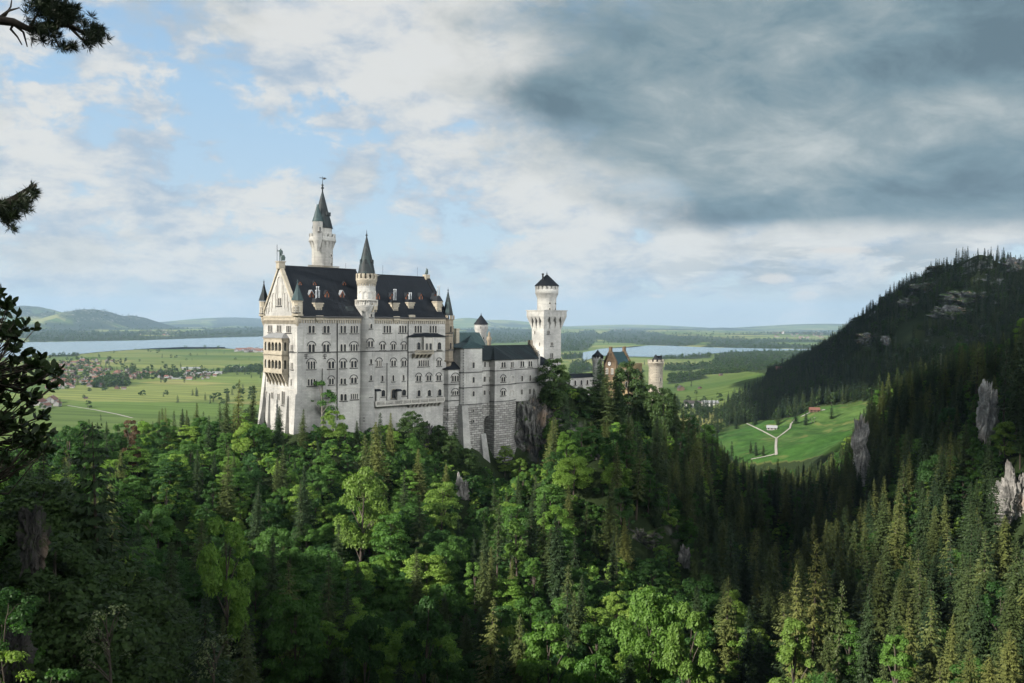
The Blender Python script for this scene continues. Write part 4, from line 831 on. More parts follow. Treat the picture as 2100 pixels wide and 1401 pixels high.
footE = [(u1057 - .5, 0), (u1106, 0), (u1106, 12), (u1057 - .5, 12)]
for poly, zt in ((footA, za), (footB, zbt), (footC, ze2), (footD, ze2 + .02), (footE, ze2 - .02)):
    mb = MBc(bow); prism(mb, poly, zst - .2, zt); mb.build('wall', LIME, bow)
def flared(poly, k):
    c = np.mean(np.array(poly), 0); return [tuple(c + (np.array(p) - c) * k) for p in poly]
for poly, zb, k in ((footA, 92, 1.22), (footB, 78, 1.28), (footD, 78, 1.22)):
    mb = MBc(bow); prism(mb, flared(poly, 1.03), zb, zst - .1, sc_poly=flared(poly, k)); mb.build('stone_base', RUST, bow)
mb = MBc(bow); pl = PS(.6); a0, a1 = u988 - 1, u1014 + 1; q0, q1 = ub(993.5, .6), ub(1010, .6); zq = Fp(1000, 853, .6)[1]
A = arch_pts(q0, q1, 78, zq)                      # the tall dark relieving arch between the footings
pbox(mb, pl, a0, q0, 78, zst, -2, 0); pbox(mb, pl, q1, a1, 78, zst, -2, 0); pbox(mb, pl, q0, q1, zq, zst, -2, 0)
for k in range(2, len(A) - 1):
    (x0, h0), (x1, h1) = A[k], A[k + 1]; mb.hexa([pl.p(x0, h0, 0), pl.p(x1, h1, 0), pl.p(x1, h1, -2), pl.p(x0, h0, -2), pl.p(x0, zq + .01, 0), pl.p(x1, zq + .01, 0), pl.p(x1, zq + .01, -2), pl.p(x0, zq + .01, -2)])
pbox(mb, pl, q0 - 1, q1 + 1, 78, zq + 1, -6, -5.2)
mb.build('stone_base', RUST, bow)
for (x0, x1, yt, v, d) in ((945, 957, 832, VB, 5.5), (984, 994, 890, VB, 7.5)):
    a, zt = Fp(x0, yt, v); b = Fp(x1, yt, v)[0]; mb = MBc(bow); mb.hexa([(a - 1.0, v - d, 76), (b + .6, v - d, 76), (b + .6, v + 2, 76), (a - 1.0, v + 2, 76), (a, v - .9, zt), (b, v - .9, zt), (b, v + 2, zt), (a, v + 2, zt)]); mb.build('buttress', LIME, bow)
for poly, zz in ((footA, (788.5, 822)), (footB, (759.5, 789, 822)), (footC, (759, 788)), (footD, (759, 787.5, 821)), (footE, (758.5, 787))):
    for y in zz:
        mb = MBc(bow); band(mb, poly, Fp(1040, y, 0)[1] if poly is not footA else Fp(925, y, VA)[1], .38, .3); mb.build('string_course', DARK, bow)
# roofs
mb = MBc(bow); zr = Fp(1030, 709.5, 6)[1]; s_ = (zr - ze2) / 6.8
a, b = u988 - .3, u1106 - 1.0
mb.add([(a, -.8, ze2 - .1), (b, -.8, ze2 - .1), (b, 6, zr), (a, 6, zr), (a, 12.8, ze2 - .1), (b, 12.8, ze2 - .1), (a, -.8, ze2 + .25), (b, -.8, ze2 + .25), (b, 6, zr + .4), (a, 6, zr + .4), (a, 12.8, ze2 + .25), (b, 12.8, ze2 + .25)],
       [(6, 7, 8, 9), (9, 8, 11, 10), (0, 1, 7, 6), (4, 10, 11, 5), (0, 6, 9, 10, 4, 3), (1, 2, 5, 11, 8, 7), (0, 3, 2, 1), (3, 4, 5, 2)])
wr = mb.build('roof', COPPER, bow)
mb = MBc(bow); c = ((u1014 + u1045) / 2 + 1, 5.2, zr + .1); P_ = [(u1014 - .7, 0), (u1014 - .7, VD - .8), (u1045 + .3, VD - .8), (u1057 + .9, -.3), (u1057 + 2, 2.5), (u1014 - 2.5, 2.5)]
zz = [ze2 + .2, ze2 - .05, ze2 - .05, ze2 - .05, ze2 + 2.4, ze2 + 2.4]
mb.add([(x, y, z) for (x, y), z in zip(P_, zz)] + [(x, y, z + .35) for (x, y), z in zip(P_, zz)] + [c], [(6 + i, 6 + (i + 1) % 6, 12) for i in range(6)] + [(i, (i + 1) % 6, 6 + (i + 1) % 6, 6 + i) for i in range(6)] + [tuple(range(6))[::-1]]); mb.build('bay_roof', COPPER, bow)
mb = MBc(bow); ap = Fp(969, 687, VB + 4); cc = (ap[0], VB + 5, ap[1]); P_ = [(u949 - 1.3, VB - .7), (u988 + .8, VB - .7), (u988 + .8, 8.6), (u949 - 1.3, 8.6)]
mid = [((x + cc[0]) / 2 + (cc[0] - x) * .12, (y + cc[1]) / 2 + (cc[1] - y) * .12) for x, y in P_]; zm_ = zbt + (cc[2] - zbt) * .42
mb.add([(x, y, zbt - .1) for x, y in P_] + [(x, y, zbt + .25) for x, y in P_] + [(x, y, zm_) for x, y in mid] + [cc], [(3, 2, 1, 0)] + [(i, (i + 1) % 4, 4 + (i + 1) % 4, 4 + i) for i in range(4)] + [(4 + i, 4 + (i + 1) % 4, 8 + (i + 1) % 4, 8 + i) for i in range(4)] + [(8 + i, 8 + (i + 1) % 4, 12) for i in range(4)]); mb.build('tower_roof', COPPERG, bow)
mb = MBc(bow); ap = Fp(943, 741, 1.5); P_ = [(uA0 - .7, .2), (uA1 - .4, VA - .8), (uA2 + 1.6, VA - .8), (uA2 + 1.6, 9.5), (uA0 - .7, 9.5)]; n5 = 5
mb.add([(x, y, za - .1) for x, y in P_] + [(x, y, za + .25) for x, y in P_] + [(u949 - .4, 2.0, ap[1])], [tuple(range(5))[::-1]] + [(i, (i + 1) % 5, 5 + (i + 1) % 5, 5 + i) for i in range(5)] + [(5 + i, 5 + (i + 1) % 5, 10) for i in range(5)]); mb.build('roof', SLATE, bow)
# windows
for xs, ys, n, v, hd in [((926.5, 940.5), (770, 782.5), 3, VA, 1), ((927, 939.5), (801.5, 810.5), 3, VA, 1), ((969, 973), (743, 755), 1, VB, 0), ((969, 973), (773, 785), 1, VB, 0), ((969, 973), (802, 812.5), 1, VB, 0), ((969.5, 972.5), (839, 845), 1, VB - .6, 0), ((969.5, 972.5), (861, 867), 1, VB - 1.3, 0),
        ((992.5, 996), (741.5, 753), 1, 1, 0), ((1003, 1006.5), (741.5, 753), 1, 1, 0), ((992, 995.5), (772, 783), 1, 1, 0), ((1003, 1006.5), (772, 783), 1, 1, 0), ((992, 995.5), (800.5, 810), 1, 1, 0), ((1003, 1006.5), (800.5, 810), 1, 1, 0),
        ((1028, 1036.5), (742.5, 753.5), 2, VD, 0), ((1028, 1036), (773, 783), 2, VD, 1), ((1028, 1036), (801, 811), 2, VD, 1),
        ((1067.5, 1074.5), (741, 752), 2, 0, 0), ((1083.5, 1091), (740.5, 752), 2, 0, 0), ((1069, 1072), (770.5, 782), 1, 0, 0), ((1085.5, 1088.5), (769.5, 781), 1, 0, 0), ((1068.5, 1071.5), (798.5, 809), 1, 0, 0), ((1085, 1088), (797.5, 808), 1, 0, 0)]:
    wpx(bow, xs, ys, n, v=v, hood=bool(hd), sill=n > 1)
dd_ = np.array([u1057 - u1045, -.05 - VD]); ln = np.linalg.norm(dd_); t_ = dd_ / ln; PD = Pl((u1045, VD), t_, (t_[1], -t_[0]))
window(bow, PD, ln * .18, ln * .62, Fp(1047, 754, VD)[1], Fp(1047, 742.5, VD)[1], 2)
for y0, y1 in ((771, 784), (801, 812)):
    f = MBc(bow); z0, z1 = Fp(1047, y1, VD)[1], Fp(1047, y0, VD)[1]; ring(f, PD, arch_pts(ln * .12, ln * .72, z0, z1), arch_pts(ln * .07, ln * .77, z0 - .2, z1 + .3), -.1, .2); f.build('blind_arch', TRIM, bow)
for px, v, y0, y1 in ((945.5, VA, 760, 900), (1013.5, VD + .8, 736, 850)):
    u0, z1 = Fp(px, y0, v); z0 = Fp(px, y1, v)[1]; mb = MBc(bow); mb.tube([(u0, v - .35, z0), (u0, v - .35, z1)], .18, 6); mb.build('drain_pipe', IRON, bow)
# stepped gable closing the wing to the east
mb = MBc(bow)
for i in range(6):
    z = ze2 + (zr - ze2) * (i + .5) / 6; h = 6.8 * (1 - i / 6); mb.box(u1106 - 1.1, u1106 + .25, max(6 - h, -.2), min(6 + h, 12.2), ze2 - .5 if i == 0 else ze2 + (zr - ze2) * i / 6, ze2 + (zr - ze2) * (i + 1) / 6 + 1.0)
mb.box(u1106 - 1.3, u1106 + .4, 5.1, 6.9, zr + .6, zr + 2.6); mb.build('stepped_gable', TANST, bow)
mb = MBc(bow); mb.box(u1106 - .9, u1106 + .35, -.35, .9, zst - 6, ze2 + 1.4); mb.lathe(u1106 - .25, .25, [(.8, ze2 + 1.4), (.9, ze2 + 2.0), (.3, ze2 + 2.5), (.55, ze2 + 3.0), (.1, ze2 + 3.7)], 10); mb.build('corner_pier', LIME, bow)
mb = MBc(bow); a0 = ub(1104, 6); mb.box(u1106 + .2, u1106 + 12, 3, 13, zst - 8, ze2 - 3.5); mb.build('wall', LIME, bow)
mb = MBc(bow); mb.hexa([(u1106 + .2, 2.3, ze2 - 3.5), (u1106 + 12.5, 2.3, ze2 - 3.5), (u1106 + 12.5, 13.5, ze2 - 3.5), (u1106 + .2, 13.5, ze2 - 3.5), (u1106 + .2, 7.5, ze2 + 1.5), (u1106 + 9, 7.5, ze2 + .5), (u1106 + 9, 8.5, ze2 + .5), (u1106 + .2, 8.5, ze2 + 1.5)]); mb.build('roof', SLATE, bow)
# retaining wall below the terrace
mb = MBc(bow); mb.hexa([(ub(838, 0), -3.5, 96), (uA0 + 1, -3.5, 96), (uA0 + 1, .3, 96), (ub(838, 0), .3, 96), (ub(838, 0), -.5, zb - .7), (uA0 + 1, -.5, zb - .7), (uA0 + 1, .3, zb - .7), (ub(838, 0), .3, zb - .7)]); mb.build('retaining_wall', LIME, bow)

# ------------------------------------------------------------------ courtyard house with the green copper roof, and its round turret
vk = 22.0; k0, k1 = ub(934, vk, 700), ub(1001, vk, 700); zke, zkr = Fp(970, 716, vk)[1], Fp(960, 683.5, vk + 6)[1]
kh = castle_thing('courtyard_house', (k0 + k1) / 2, vk + 6, 125); tag(kh, 'courtyard house with weathered green copper roof showing behind the lower wing', 'building')
mb = MBc(kh); mb.box(k0, k1, vk, vk + 12, 120, zke); mb.add([(k1, vk, zke), (k1, vk + 12, zke), (k1, vk + 6, zkr), (k1 - 1.2, vk, zke), (k1 - 1.2, vk + 12, zke), (k1 - 1.2, vk + 6, zkr)], [(0, 1, 2), (5, 4, 3), (0, 2, 5, 3), (1, 4, 5, 2)]); mb.build('wall', LIME, kh)
mb = MBc(kh)
for sg in (0, 1):
    va, vb_ = (vk - .7, vk + 6) if sg == 0 else (vk + 12.7, vk + 6); P_ = [(k0 - .5, va, zke - .3), (k1 - .8, va, zke - .3), (k1 - .8, vb_, zkr), (k0 - .5, vb_, zkr)]; mb.hexa(P_ + [(x, y, z + .4) for x, y, z in P_])
mb.build('roof', COPPERG, kh)
mb = MBc(kh); u0, z1 = Fp(937, 676, vk + 1); mb.box(u0 - .9, u0 + .9, vk + .2, vk + 2.2, zke - 2, z1); mb.box(u0 - 1.2, u0 + 1.2, vk, vk + 2.4, z1, z1 + .5); mb.build('chimney', OCHRE, kh)
mb = MBc(kh); u0, z1 = Fp(1003, 696, vk + 1); mb.lathe(u0, vk + 1, [(1.0, zke - 6), (1.0, z1 - 1), (1.3, z1 - .5), (1.3, z1 + .5), (.5, z1 + 2), (.7, z1 + 2.6), (.1, z1 + 4)], 8); mb.build('pinnacle', TANST, kh)
for px in (943, 955): wpx(kh, (px, px + 4), (722, 732), 1, v=vk - .02)
vt = 30.0; tu0 = ub(986.5, vt, 680); Z = lambda y: Fp(986.5, y, vt)[1]
rt_ = castle_thing('round_turret', tu0, vt, Z(720)); tag(rt_, 'slim round turret with black cone roof behind the green copper roof', 'tower')
mb = MBc(rt_); mb.lathe(tu0, vt, [(2.75, 125), (2.75, Z(682)), (3.35, Z(676)), (3.35, Z(666)), (3.1, Z(665.5))], 22); corbels(mb, tu0, vt, 2.75, 3.3, Z(682), Z(676), 14); mb.build('wall', LIME, rt_)
mb = MBc(rt_); mb.lathe(tu0, vt, [(3.75, Z(665.5)), (3.6, Z(664)), (1.9, Z(655)), (.2, Z(646))], 22); finial(mb, tu0, vt, Z(647), Z(641), .35); mb.build('spire', SLATE, rt_)
for a in (-2.3, -1.5, -.8): window(rt_, PT(tu0, vt, 3.3, a), -.28, .28, Z(674), Z(669), 1, fr=.12, sill=False, square=True)
for a in (-1.8, -.9): window(rt_, PT(tu0, vt, 2.72, a), -.3, .3, Z(697), Z(691), 1, fr=.15, sill=False)

# ------------------------------------------------------------------ square tower with the round top
vq = 30.0; q0, q1 = ub(1115, vq, 720), ub(1150.3, vq, 720); qw = Gp(1090.5, 720, q0)[0] - vq; Z = lambda y: Fp(1115, y, vq)[1]
sq = castle_thing('square_tower', (q0 + q1) / 2, vq + qw / 2, Z(785)); tag(sq, 'square grey tower carrying a round battlemented top with black cone roof', 'tower')
E_ = 2.1; zt, z2, z3 = Z(637.5), Z(649), Z(673)
mb = MBc(sq); mb.box(q0, q1, vq, vq + qw, 112, z2 + .1); mb.build('wall', LIME, sq)
mb = MBc(sq); mb.box(q0 - E_, q1 + E_, vq - E_, vq + qw + E_, z2, zt); mb.box(q0 - E_ - .4, q1 + E_ + .4, vq - E_ - .4, vq + qw + E_ + .4, zt, zt + .45)
def br(a0, a1, b0, b1, c0, c1, d0, d1): mb.hexa([(a0, c0, z3), (a1, c0, z3), (a1, c1, z3), (a0, c1, z3), (b0, d0, z2), (b1, d0, z2), (b1, d1, z2), (b0, d1, z2)])
nb = 4
def pointed(pl, ln):                             # pointed niches: leaning brackets joined by pointed heads
    w = .62; step = (ln - w) / 3
    for i in range(4):
        a = step * i
        mb.hexa([pl.p(a, z3 - .4, .02), pl.p(a + w * 1.3, z3 - .4, .02), pl.p(a + w * 1.3, z3 - .4, -.3), pl.p(a, z3 - .4, -.3), pl.p(a, z2, E_), pl.p(a + w * 1.3, z2, E_), pl.p(a + w * 1.3, z2, -.3), pl.p(a, z2, -.3)])
        if i < 3:
            x0, x1 = a + w * 1.3, a + step; c = (x0 + x1) / 2; hh = (z2 - z3) * .52; dz = E_ * (1 - .26)
            for xa, xb in ((x0, c), (x1, c)):
                V = [pl.p(xa, z2 - hh, E_ * .42), pl.p(xa, z2, E_ - .02), pl.p(xb, z2, E_ - .02), pl.p((xa + xb) / 2, z2 - hh * .52, E_ * .7), pl.p(xa, z2 - hh, E_ * .42 - .5), pl.p(xa, z2, E_ - .5), pl.p(xb, z2, E_ - .5), pl.p((xa + xb) / 2, z2 - hh * .52, E_ * .7 - .5)]
                mb.add(V, [(0, 1, 2, 3), (7, 6, 5, 4), (0, 3, 7, 4), (3, 2, 6, 7), (0, 4, 5, 1)])
pointed(Pl((q0, vq), (1, 0), (0, -1)), q1 - q0); pointed(Pl((q0, vq + qw), (0, -1), (-1, 0)), qw); pointed(Pl((q1, vq), (0, 1), (1, 0)), qw); pointed(Pl((q1, vq + qw), (-1, 0), (0, 1)), q1 - q0)
for (x0, x1, y0, y1) in ((q0, q0 + .01, vq, vq + .01), (q1, q1 - .01, vq, vq + .01), (q0, q0 + .01, vq + qw, vq + qw - .01)):
    sx, sy = (-1 if x0 == q0 else 1), (-1 if y0 == vq else 1)
    mb.hexa([(x0, y0, z3 - .4), (x0 + sx * .05, y0, z3 - .4), (x0 + sx * .05, y0 + sy * .05, z3 - .4), (x0, y0 + sy * .05, z3 - .4), (x0 - sx * .8, y0 - sy * .8, z2), (x0 + sx * E_, y0 - sy * .8, z2), (x0 + sx * E_, y0 + sy * E_, z2), (x0 - sx * .8, y0 + sy * E_, z2)])
mb.build('bracketed_gallery', LIME, sq)
cq = ((q0 + q1) / 2, vq + qw / 2); Zq = lambda y: Fp(1121, y, cq[1])[1]
mb = MBc(sq); mb.lathe(*cq, [(5.2, zt), (5.2, Zq(611.5)), (6.2, Zq(603)), (6.35, Zq(602.5)), (6.35, Zq(594)), (5.8, Zq(593.8)), (5.6, Zq(587))], 30); corbels(mb, *cq, 5.2, 6.3, Zq(611.5), Zq(603), 22); crenels(mb, *cq, 6.35, Zq(594.2), Zq(586.5), 16, .5, .66)
top = mb.build('round_top', LIME, sq)
mb = MBc(sq); mb.lathe(*cq, [(6.75, Zq(587)), (6.6, Zq(585.6)), (3.4, Zq(574)), (.3, Zq(563))], 30); finial(mb, *cq, Zq(564), Zq(556), .5); mb.build('cone_roof', SLATE, top)
mb = MBc(sq); a = ub(1112, cq[1], 570); mb.frus(a, cq[1] - .5, Zq(578), Zq(564), .5, .45, 8); mb.frus(a, cq[1] - .5, Zq(564), Zq(561.5), .65, .65, 8); mb.build('chimney', IRON, top)
for a, y0, y1, s_q in ((-2.0, 632, 637, 0), (-1.2, 632, 637, 0), (-2.0, 621, 624, 1), (-1.2, 621, 624, 1), (-.4, 632, 637, 0)): window(sq, PT(*cq, 5.17, a), -.42, .42, Zq(y1) + (.3 if not s_q else 0), Zq(y0), 1, square=bool(s_q), parent=top, fr=.18, sill=False)
for xs, ys, n in (((1122.5, 1127), (678, 685), 2), ((1129.5, 1134), (702.5, 709.5), 2), ((1128.5, 1134), (724, 734.5), 2)): wpx(sq, xs, ys, n, v=vq, square=ys[0] < 720, gap=.5, fr=.2)
for px, y in ((1097, 682), (1107, 706)):
    a, z = Gp(px, y, q0); window(sq, PW(q0), a - .28, a + .28, z - .9, z + .9, 1, square=True, fr=.18, sill=False)
mb = MBc(sq); a, b = ub(1107, vq - 7), ub(1136, vq - 7); zz = Fp(1115, 745, vq - 7)[1]; mb.hexa([(a, vq - 7, 112), (b, vq - 7, 112), (b, vq, 112), (a, vq, 112), (a, vq - 7, zz), (b, vq - 7, zz - 3), (b, vq, zz - 3), (a, vq, zz)]); mb.build('lower_wall', LIME, sq)
wpx(sq, (1119.5, 1126), (752, 764), 2, v=vq - 7)

# ------------------------------------------------------------------ gatehouse
vg = 14.0; g0 = ub(1263.5, vg, 740); g1 = ub(1293, vg, 735); gw = Gp(1239, 740, g0)[0] - vg; zge = Fp(1264, 747, vg)[1]; zgr = Fp(1278, 722.5, vg + gw / 2)[1]
gh = castle_thing('gatehouse', (g0 + g1) / 2, vg + gw / 2, 112); tag(gh, 'ochre gatehouse with stepped gables and blue green roof behind the spruces', 'gatehouse')
mb = MBc(gh); mb.box(g0, g1 + 10, vg, vg + gw, 100, zge); mb.build('wall', YELW, gh)
mb = MBc(gh)
for uu in (g0 - .2, g1 - .9):
    ns = 7
    for i in range(ns): hw = gw / 2 * (1 - i / ns) + .25; z0_ = zge + (zgr - zge + .6) * i / ns; mb.box(uu, uu + 1.1, vg + gw / 2 - hw, vg + gw / 2 + hw, z0_ if i else zge - 9, z0_ + (zgr - zge + .6) / ns + .9)
    mb.box(uu - .1, uu + 1.2, vg + gw / 2 - .8, vg + gw / 2 + .8, zgr + .5, zgr + 3.2)
mb.build('stepped_gable', GATEST, gh)
mb = MBc(gh)
for sg in (0, 1):
    va, vb_ = (vg - .6, vg + gw / 2) if sg == 0 else (vg + gw + .6, vg + gw / 2); P_ = [(g0 + .9, va, zge - .4), (g1 - .9, va, zge - .4), (g1 - .9, vb_, zgr), (g0 + .9, vb_, zgr)]; mb.hexa(P_ + [(x, y, z + .35) for x, y, z in P_])
TEAL = roof_mat('teal_roof', (.012, .036, .044), (.025, .056, .064), .8, .55); mb.build('roof', TEAL, gh)
a, z = Gp(1250, 746, g0 - .2); mb = MBc(gh); pl = PW(g0 - .2); A = [2 * math.pi * i / 20 for i in range(20)]
ring(mb, pl, [(a + 1.15 * math.cos(t), z + 1.15 * math.sin(t)) for t in A], [(a + 1.45 * math.cos(t), z + 1.45 * math.sin(t)) for t in A], -.05, .25, 1); mb.add([pl.p(a + 1.15 * math.cos(t), z + 1.15 * math.sin(t), .1) for t in A], [tuple(range(20))])
clk = mb.build('clock', [WHITEW, IRON], gh)
mb = MBc(gh); pbox(mb, pl, a - .09, a + .09, z - .1, z + .85, .12, .2); pbox(mb, pl, a - .1, a + .6, z - .09, z + .09, .12, .2)
for t in A[::5]: pbox(mb, pl, a + .95 * math.cos(t) - .08, a + .95 * math.cos(t) + .08, z + .95 * math.sin(t) - .08, z + .95 * math.sin(t) + .08, .12, .2)
mb.build('clock_hands', IRON, clk)
for vv in (.28, .72): 
    a = vg + gw * vv; window(gh, PW(g0 - .2), a - .7, a + .7, zge - 5.5, zge - 2.6, 2)
    window(gh, PW(g0 - .2), vg + gw * (.5 + (vv - .5) * .45) - .3, vg + gw * (.5 + (vv - .5) * .45) + .3, zge + 4.2, zge + 6.2, 1, trim=GATEST, sill=False)
for i in range(4): a = g0 + 3 + (g1 + 6 - g0) * i / 4; window(gh, PS(vg), a, a + 2.2, zge - 6.5, zge - 3.4, 2); window(gh, PS(vg), a + .4, a + 1.8, zge - 13, zge - 10, 1)
mb = MBc(gh); e0, e1 = ub(1288, vg - 6, 830), ub(1312, vg - 6, 830); zz = Fp(1290, 800, vg - 6)[1]; mb.box(e0, e1, vg - 6, vg + 1, 98, zz); mb.box(e0 - .4, e1 + .4, vg - 6.4, vg + 1, zz, zz + .8, 1); mb.build('forebuilding', [YELW, GATEST], gh)
for i in range(3): a = e0 + (e1 - e0) * (.12 + .3 * i); window(gh, PS(vg - 6), a, a + 1.9, zz - 6, zz - 2.6, 1); 
def battle_tower(px, hw, v, ytop, ycor0, ycor1, yb, mat, cone, label, side=None, n=11):
    Z = lambda y: Fp(px, y, v)[1]; u = ub(px, v, ytop); D_ = c2w(u, v)[1]; r = hw * D_ / FP * 1.01
    o = castle_thing('round_tower', u, v, Z(yb)); tag(o, label, 'tower'); m2 = MBc(o)
    m2.lathe(u, v, [(r * 1.03, 95), (r, Z(yb)), (r, Z(ycor1)), (r * 1.1, Z(ycor0)), (r * 1.16, Z(ycor0) + .1), (r * 1.16, Z(ytop + 4)), (r * 1.0, Z(ytop + 3.9)), (r * 1.0, Z(ytop + 5))], 24); corbels(m2, u, v, r, r * 1.15, Z(ycor1), Z(ycor0), 15); crenels(m2, u, v, r * 1.16, Z(ytop + 4.2), Z(ytop), n, .5, .6); m2.build('wall', mat, o)
    m2 = MBc(o); xo, yb_, ya, rr = cone; uc = u + xo; m2.lathe(uc, v, [(rr * 1.05, Z(yb_ + 4)), (rr * 1.05, Z(yb_)), (rr * 1.2, Z(yb_) + .05), (rr * .5, Z((yb_ + ya) / 2)), (.08, Z(ya))], 18); m2.build('cone_roof', SLATE, o)
    return o, u, Z, r
o, u, Z, r = battle_tower(1225, 9.6, vg + gw + 3, 731.5, 739, 744, 775, LIME, (0.3, 731, 717.5, 3.0), 'small round tower with pointed black roof left of the gatehouse gable')
for a in (-2.2, -1.5): window(o, PT(u, vg + gw + 3, r, a), -.3, .3, Z(757), Z(751), 1, fr=.15, sill=False)
o, u, Z, r = battle_tower(1345, 14.3, 4.0, 737.5, 746, 752, 795, ROUGHT, (0.0, 739.5, 726.5, 2.2), 'weathered round battlemented tower standing right of the gatehouse')
mb = MBc(o); mb.box(u + 1.2, u + 4.2, 3, 6, Z(741), Z(731)); mb.box(u + 1.0, u + 4.4, 2.8, 6.2, Z(731), Z(730)); mb.build('roof_hatch', SLATE, o)
window(o, PT(u, 4.0, r, -1.75), -.35, .35, Z(781), Z(774), 1, square=True, fr=.15, sill=False)
# low link range between the square tower and the gatehouse
vl = 26.0; a, b = ub(1160, vl, 775), ub(1222, vl, 775); z1, zr_ = Fp(1190, 774.5, vl)[1], Fp(1190, 766, vl + 4)[1]
lk = castle_thing('link_building', (a + b) / 2, vl + 4, 115); tag(lk, 'low building with black roof linking square tower and gatehouse', 'building')
mb = MBc(lk); mb.box(a, b, vl, vl + 8, 105, z1); mb.build('wall', LIME, lk)
mb = MBc(lk); mb.hexa([(a - .4, vl - .6, z1), (b + .4, vl - .6, z1), (b + .4, vl + 8.6, z1), (a - .4, vl + 8.6, z1), (a - .4, vl + 3.8, zr_), (b + .4, vl + 3.8, zr_), (b + .4, vl + 4.2, zr_), (a - .4, vl + 4.2, zr_)]); mb.build('roof', SLATE, lk)
for i in range(5): q = a + (b - a) * (i + .4) / 5; window(lk, PS(vl), q, q + 1.4, z1 - 4, z1 - 1.4, 1)

# ------------------------------------------------------------------ rocks
def rock_mat(name, c0, c1, moss=.45):
    mt, n = new_mat(name); g = node(n, 'ShaderNodeNewGeometry'); pos = g.outputs['Position']; sp_ = node(n, 'ShaderNodeSeparateXYZ', {0: pos})
    a = NOISE(n, pos, .22, 8.0, .68, .4); st = NOISE(n, XYZ(n, MA(n, 'MULTIPLY', sp_.outputs[0], .55), MA(n, 'MULTIPLY', sp_.outputs[1], .55), MA(n, 'MULTIPLY', sp_.outputs[2], .09)), 1.0, 6.0, .65)
    col = MIX(n, STEP(n, a, .35, .65), c0, c1); col = MIX(n, MA(n, 'MULTIPLY', STEP(n, st, .52, .7), .8), col, (c0[0] * .45, c0[1] * .45, c0[2] * .45))
    col = MIX(n, MA(n, 'MULTIPLY', STEP(n, NOISE(n, pos, .09, 4.0), .55, .68), .5), col, (.36, .25, .17))
    nz = node(n, 'ShaderNodeSeparateXYZ', {0: g.outputs['Normal']}).outputs[2]
    ms = STEP(n, MA(n, 'ADD', nz, MA(n, 'MULTIPLY', MA(n, 'SUBTRACT', NOISE(n, pos, .35, 5.0, .7), .5), 1.6)), 1 - moss, 1.2 - moss)
    col = MIX(n, ms, col, (.03, .05, .014)); finish(n, col, .95, NOISE(n, pos, .8, 8.0, .7), .8, .6, .1); return mt
ROCK = rock_mat('pale_cliff_rock', (.13, .128, .122), (.36, .345, .325)); DROCK = rock_mat('grey_crag_rock', (.04, .04, .04), (.15, .147, .14), .62)
HROCK = rock_mat('hill_cliff_rock', (.05, .052, .055), (.155, .16, .165), .6); BROCK = rock_mat('shaded_cliff_rock', (.02, .02, .02), (.085, .082, .078), .7); PROCK = rock_mat('sunlit_cliff_rock', (.22, .215, .205), (.55, .53, .50), .3)  # shaded and sunlit cliff rock: shade and sunlight painted into the colour
from mathutils import noise as mnoise
def rock(name, c, size, label, mat=ROCK, seed=0, sub=6, rough=.45, parent=None, rz=0.0):
    bm = bmesh.new(); bmesh.ops.create_icosphere(bm, subdivisions=sub, radius=1.0)
    for v in bm.verts:
        d = v.co.normalized(); p = Vector((d.x * 1.7, d.y * 1.7, d.z * 1.1)) + Vector((seed * 7.3, seed * 3.1, 0))
        f = mnoise.fractal(p * 1.3, .9, 2.1, 6) + .6 * abs(mnoise.noise(Vector((d.x * 4, d.y * 4, d.z * 1.5 + seed)))) - .2
        sq = max(abs(d.x), abs(d.y), abs(d.z)) ** -.22
        ledge = .05 * math.sin(d.z * 21 + 4 * mnoise.noise(p * 2)); cr2 = mnoise.noise(Vector((d.x * 9, d.y * 9, d.z * 7 + seed * 2))) * .10 + mnoise.noise(Vector((d.x * 22, d.y * 22, d.z * 20))) * .05; bend = Vector((size[0] * .45 * mnoise.noise(Vector((seed, 0, d.z * 2.2))), 0, 0))
        v.co = Vector((d.x * size[0], d.y * size[1], d.z * size[2])) * sq * (1 + rough * f + ledge + cr2) + bend
    me = bpy.data.meshes.new(name); bm.to_mesh(me); bm.free(); me.materials.append(mat)
    o = link(name, me, parent, c, rz)
    if label: tag(o, label, 'rock')
    return o
def hit(px, py, D0=60.0, D1=6000.0):            # where a sight line meets the ground
    D = np.geomspace(D0, D1, 2500); d = ray(px, py); P_ = CAM[None] + d[None] * (D / d[1])[:, None]
    b = P_[:, 2] < ground(P_[:, 0], P_[:, 1]); k = int(np.argmax(b)) if b.any() else len(D) - 1
    return P_[k]
ROCKS = []                                       # px, half width, y0, y1, D: kept clear of trees in front
def rock_px(px, y0, y1, hw, D, label, mat=ROCK, depth=1.0, **k):
    a, b = at(px, y0, D), at(px, y1, D); w = hw * D / FP
    ROCKS.append((px, hw, y0, y1, D)); c = (a + b) / 2
    return rock('rock_outcrop', (c[0], D + w * depth * .6, c[2]), (w, w * depth, (a[2] - b[2]) / 2), label, mat, **k)
cr = rock_px(1090, 817, 985, 40, 405, 'dark grey crag carrying the right end of the lower castle wing', DROCK, 1.1, seed=3, sub=6, rough=.3); cr.name = 'crag'
rock_px(872, 872, 940, 12, 350, 'grey mossy crag under the palace terrace wall', DROCK, .9, seed=4); ROCKS.pop()
rock_px(948, 990, 1095, 16, 322, 'pale narrow cliff among trees below the palace', seed=5, depth=.7)
rock_px(1222, 936, 992, 20, 338, 'pale rock ledge under the tall spruce on the spur', seed=6)
rock_px(1310, 1090, 1150, 42, 293, 'broad pale ledge among spruces on the lower spur', DROCK, .7, seed=16)
rock_px(1400, 1130, 1222, 15, 300, 'grey rock face at the right end of the lower spur', seed=7)
rock_px(1768, 862, 990, 15, 425, 'tall pale rock needle on the dark wooded slope', PROCK, seed=8, depth=.7)
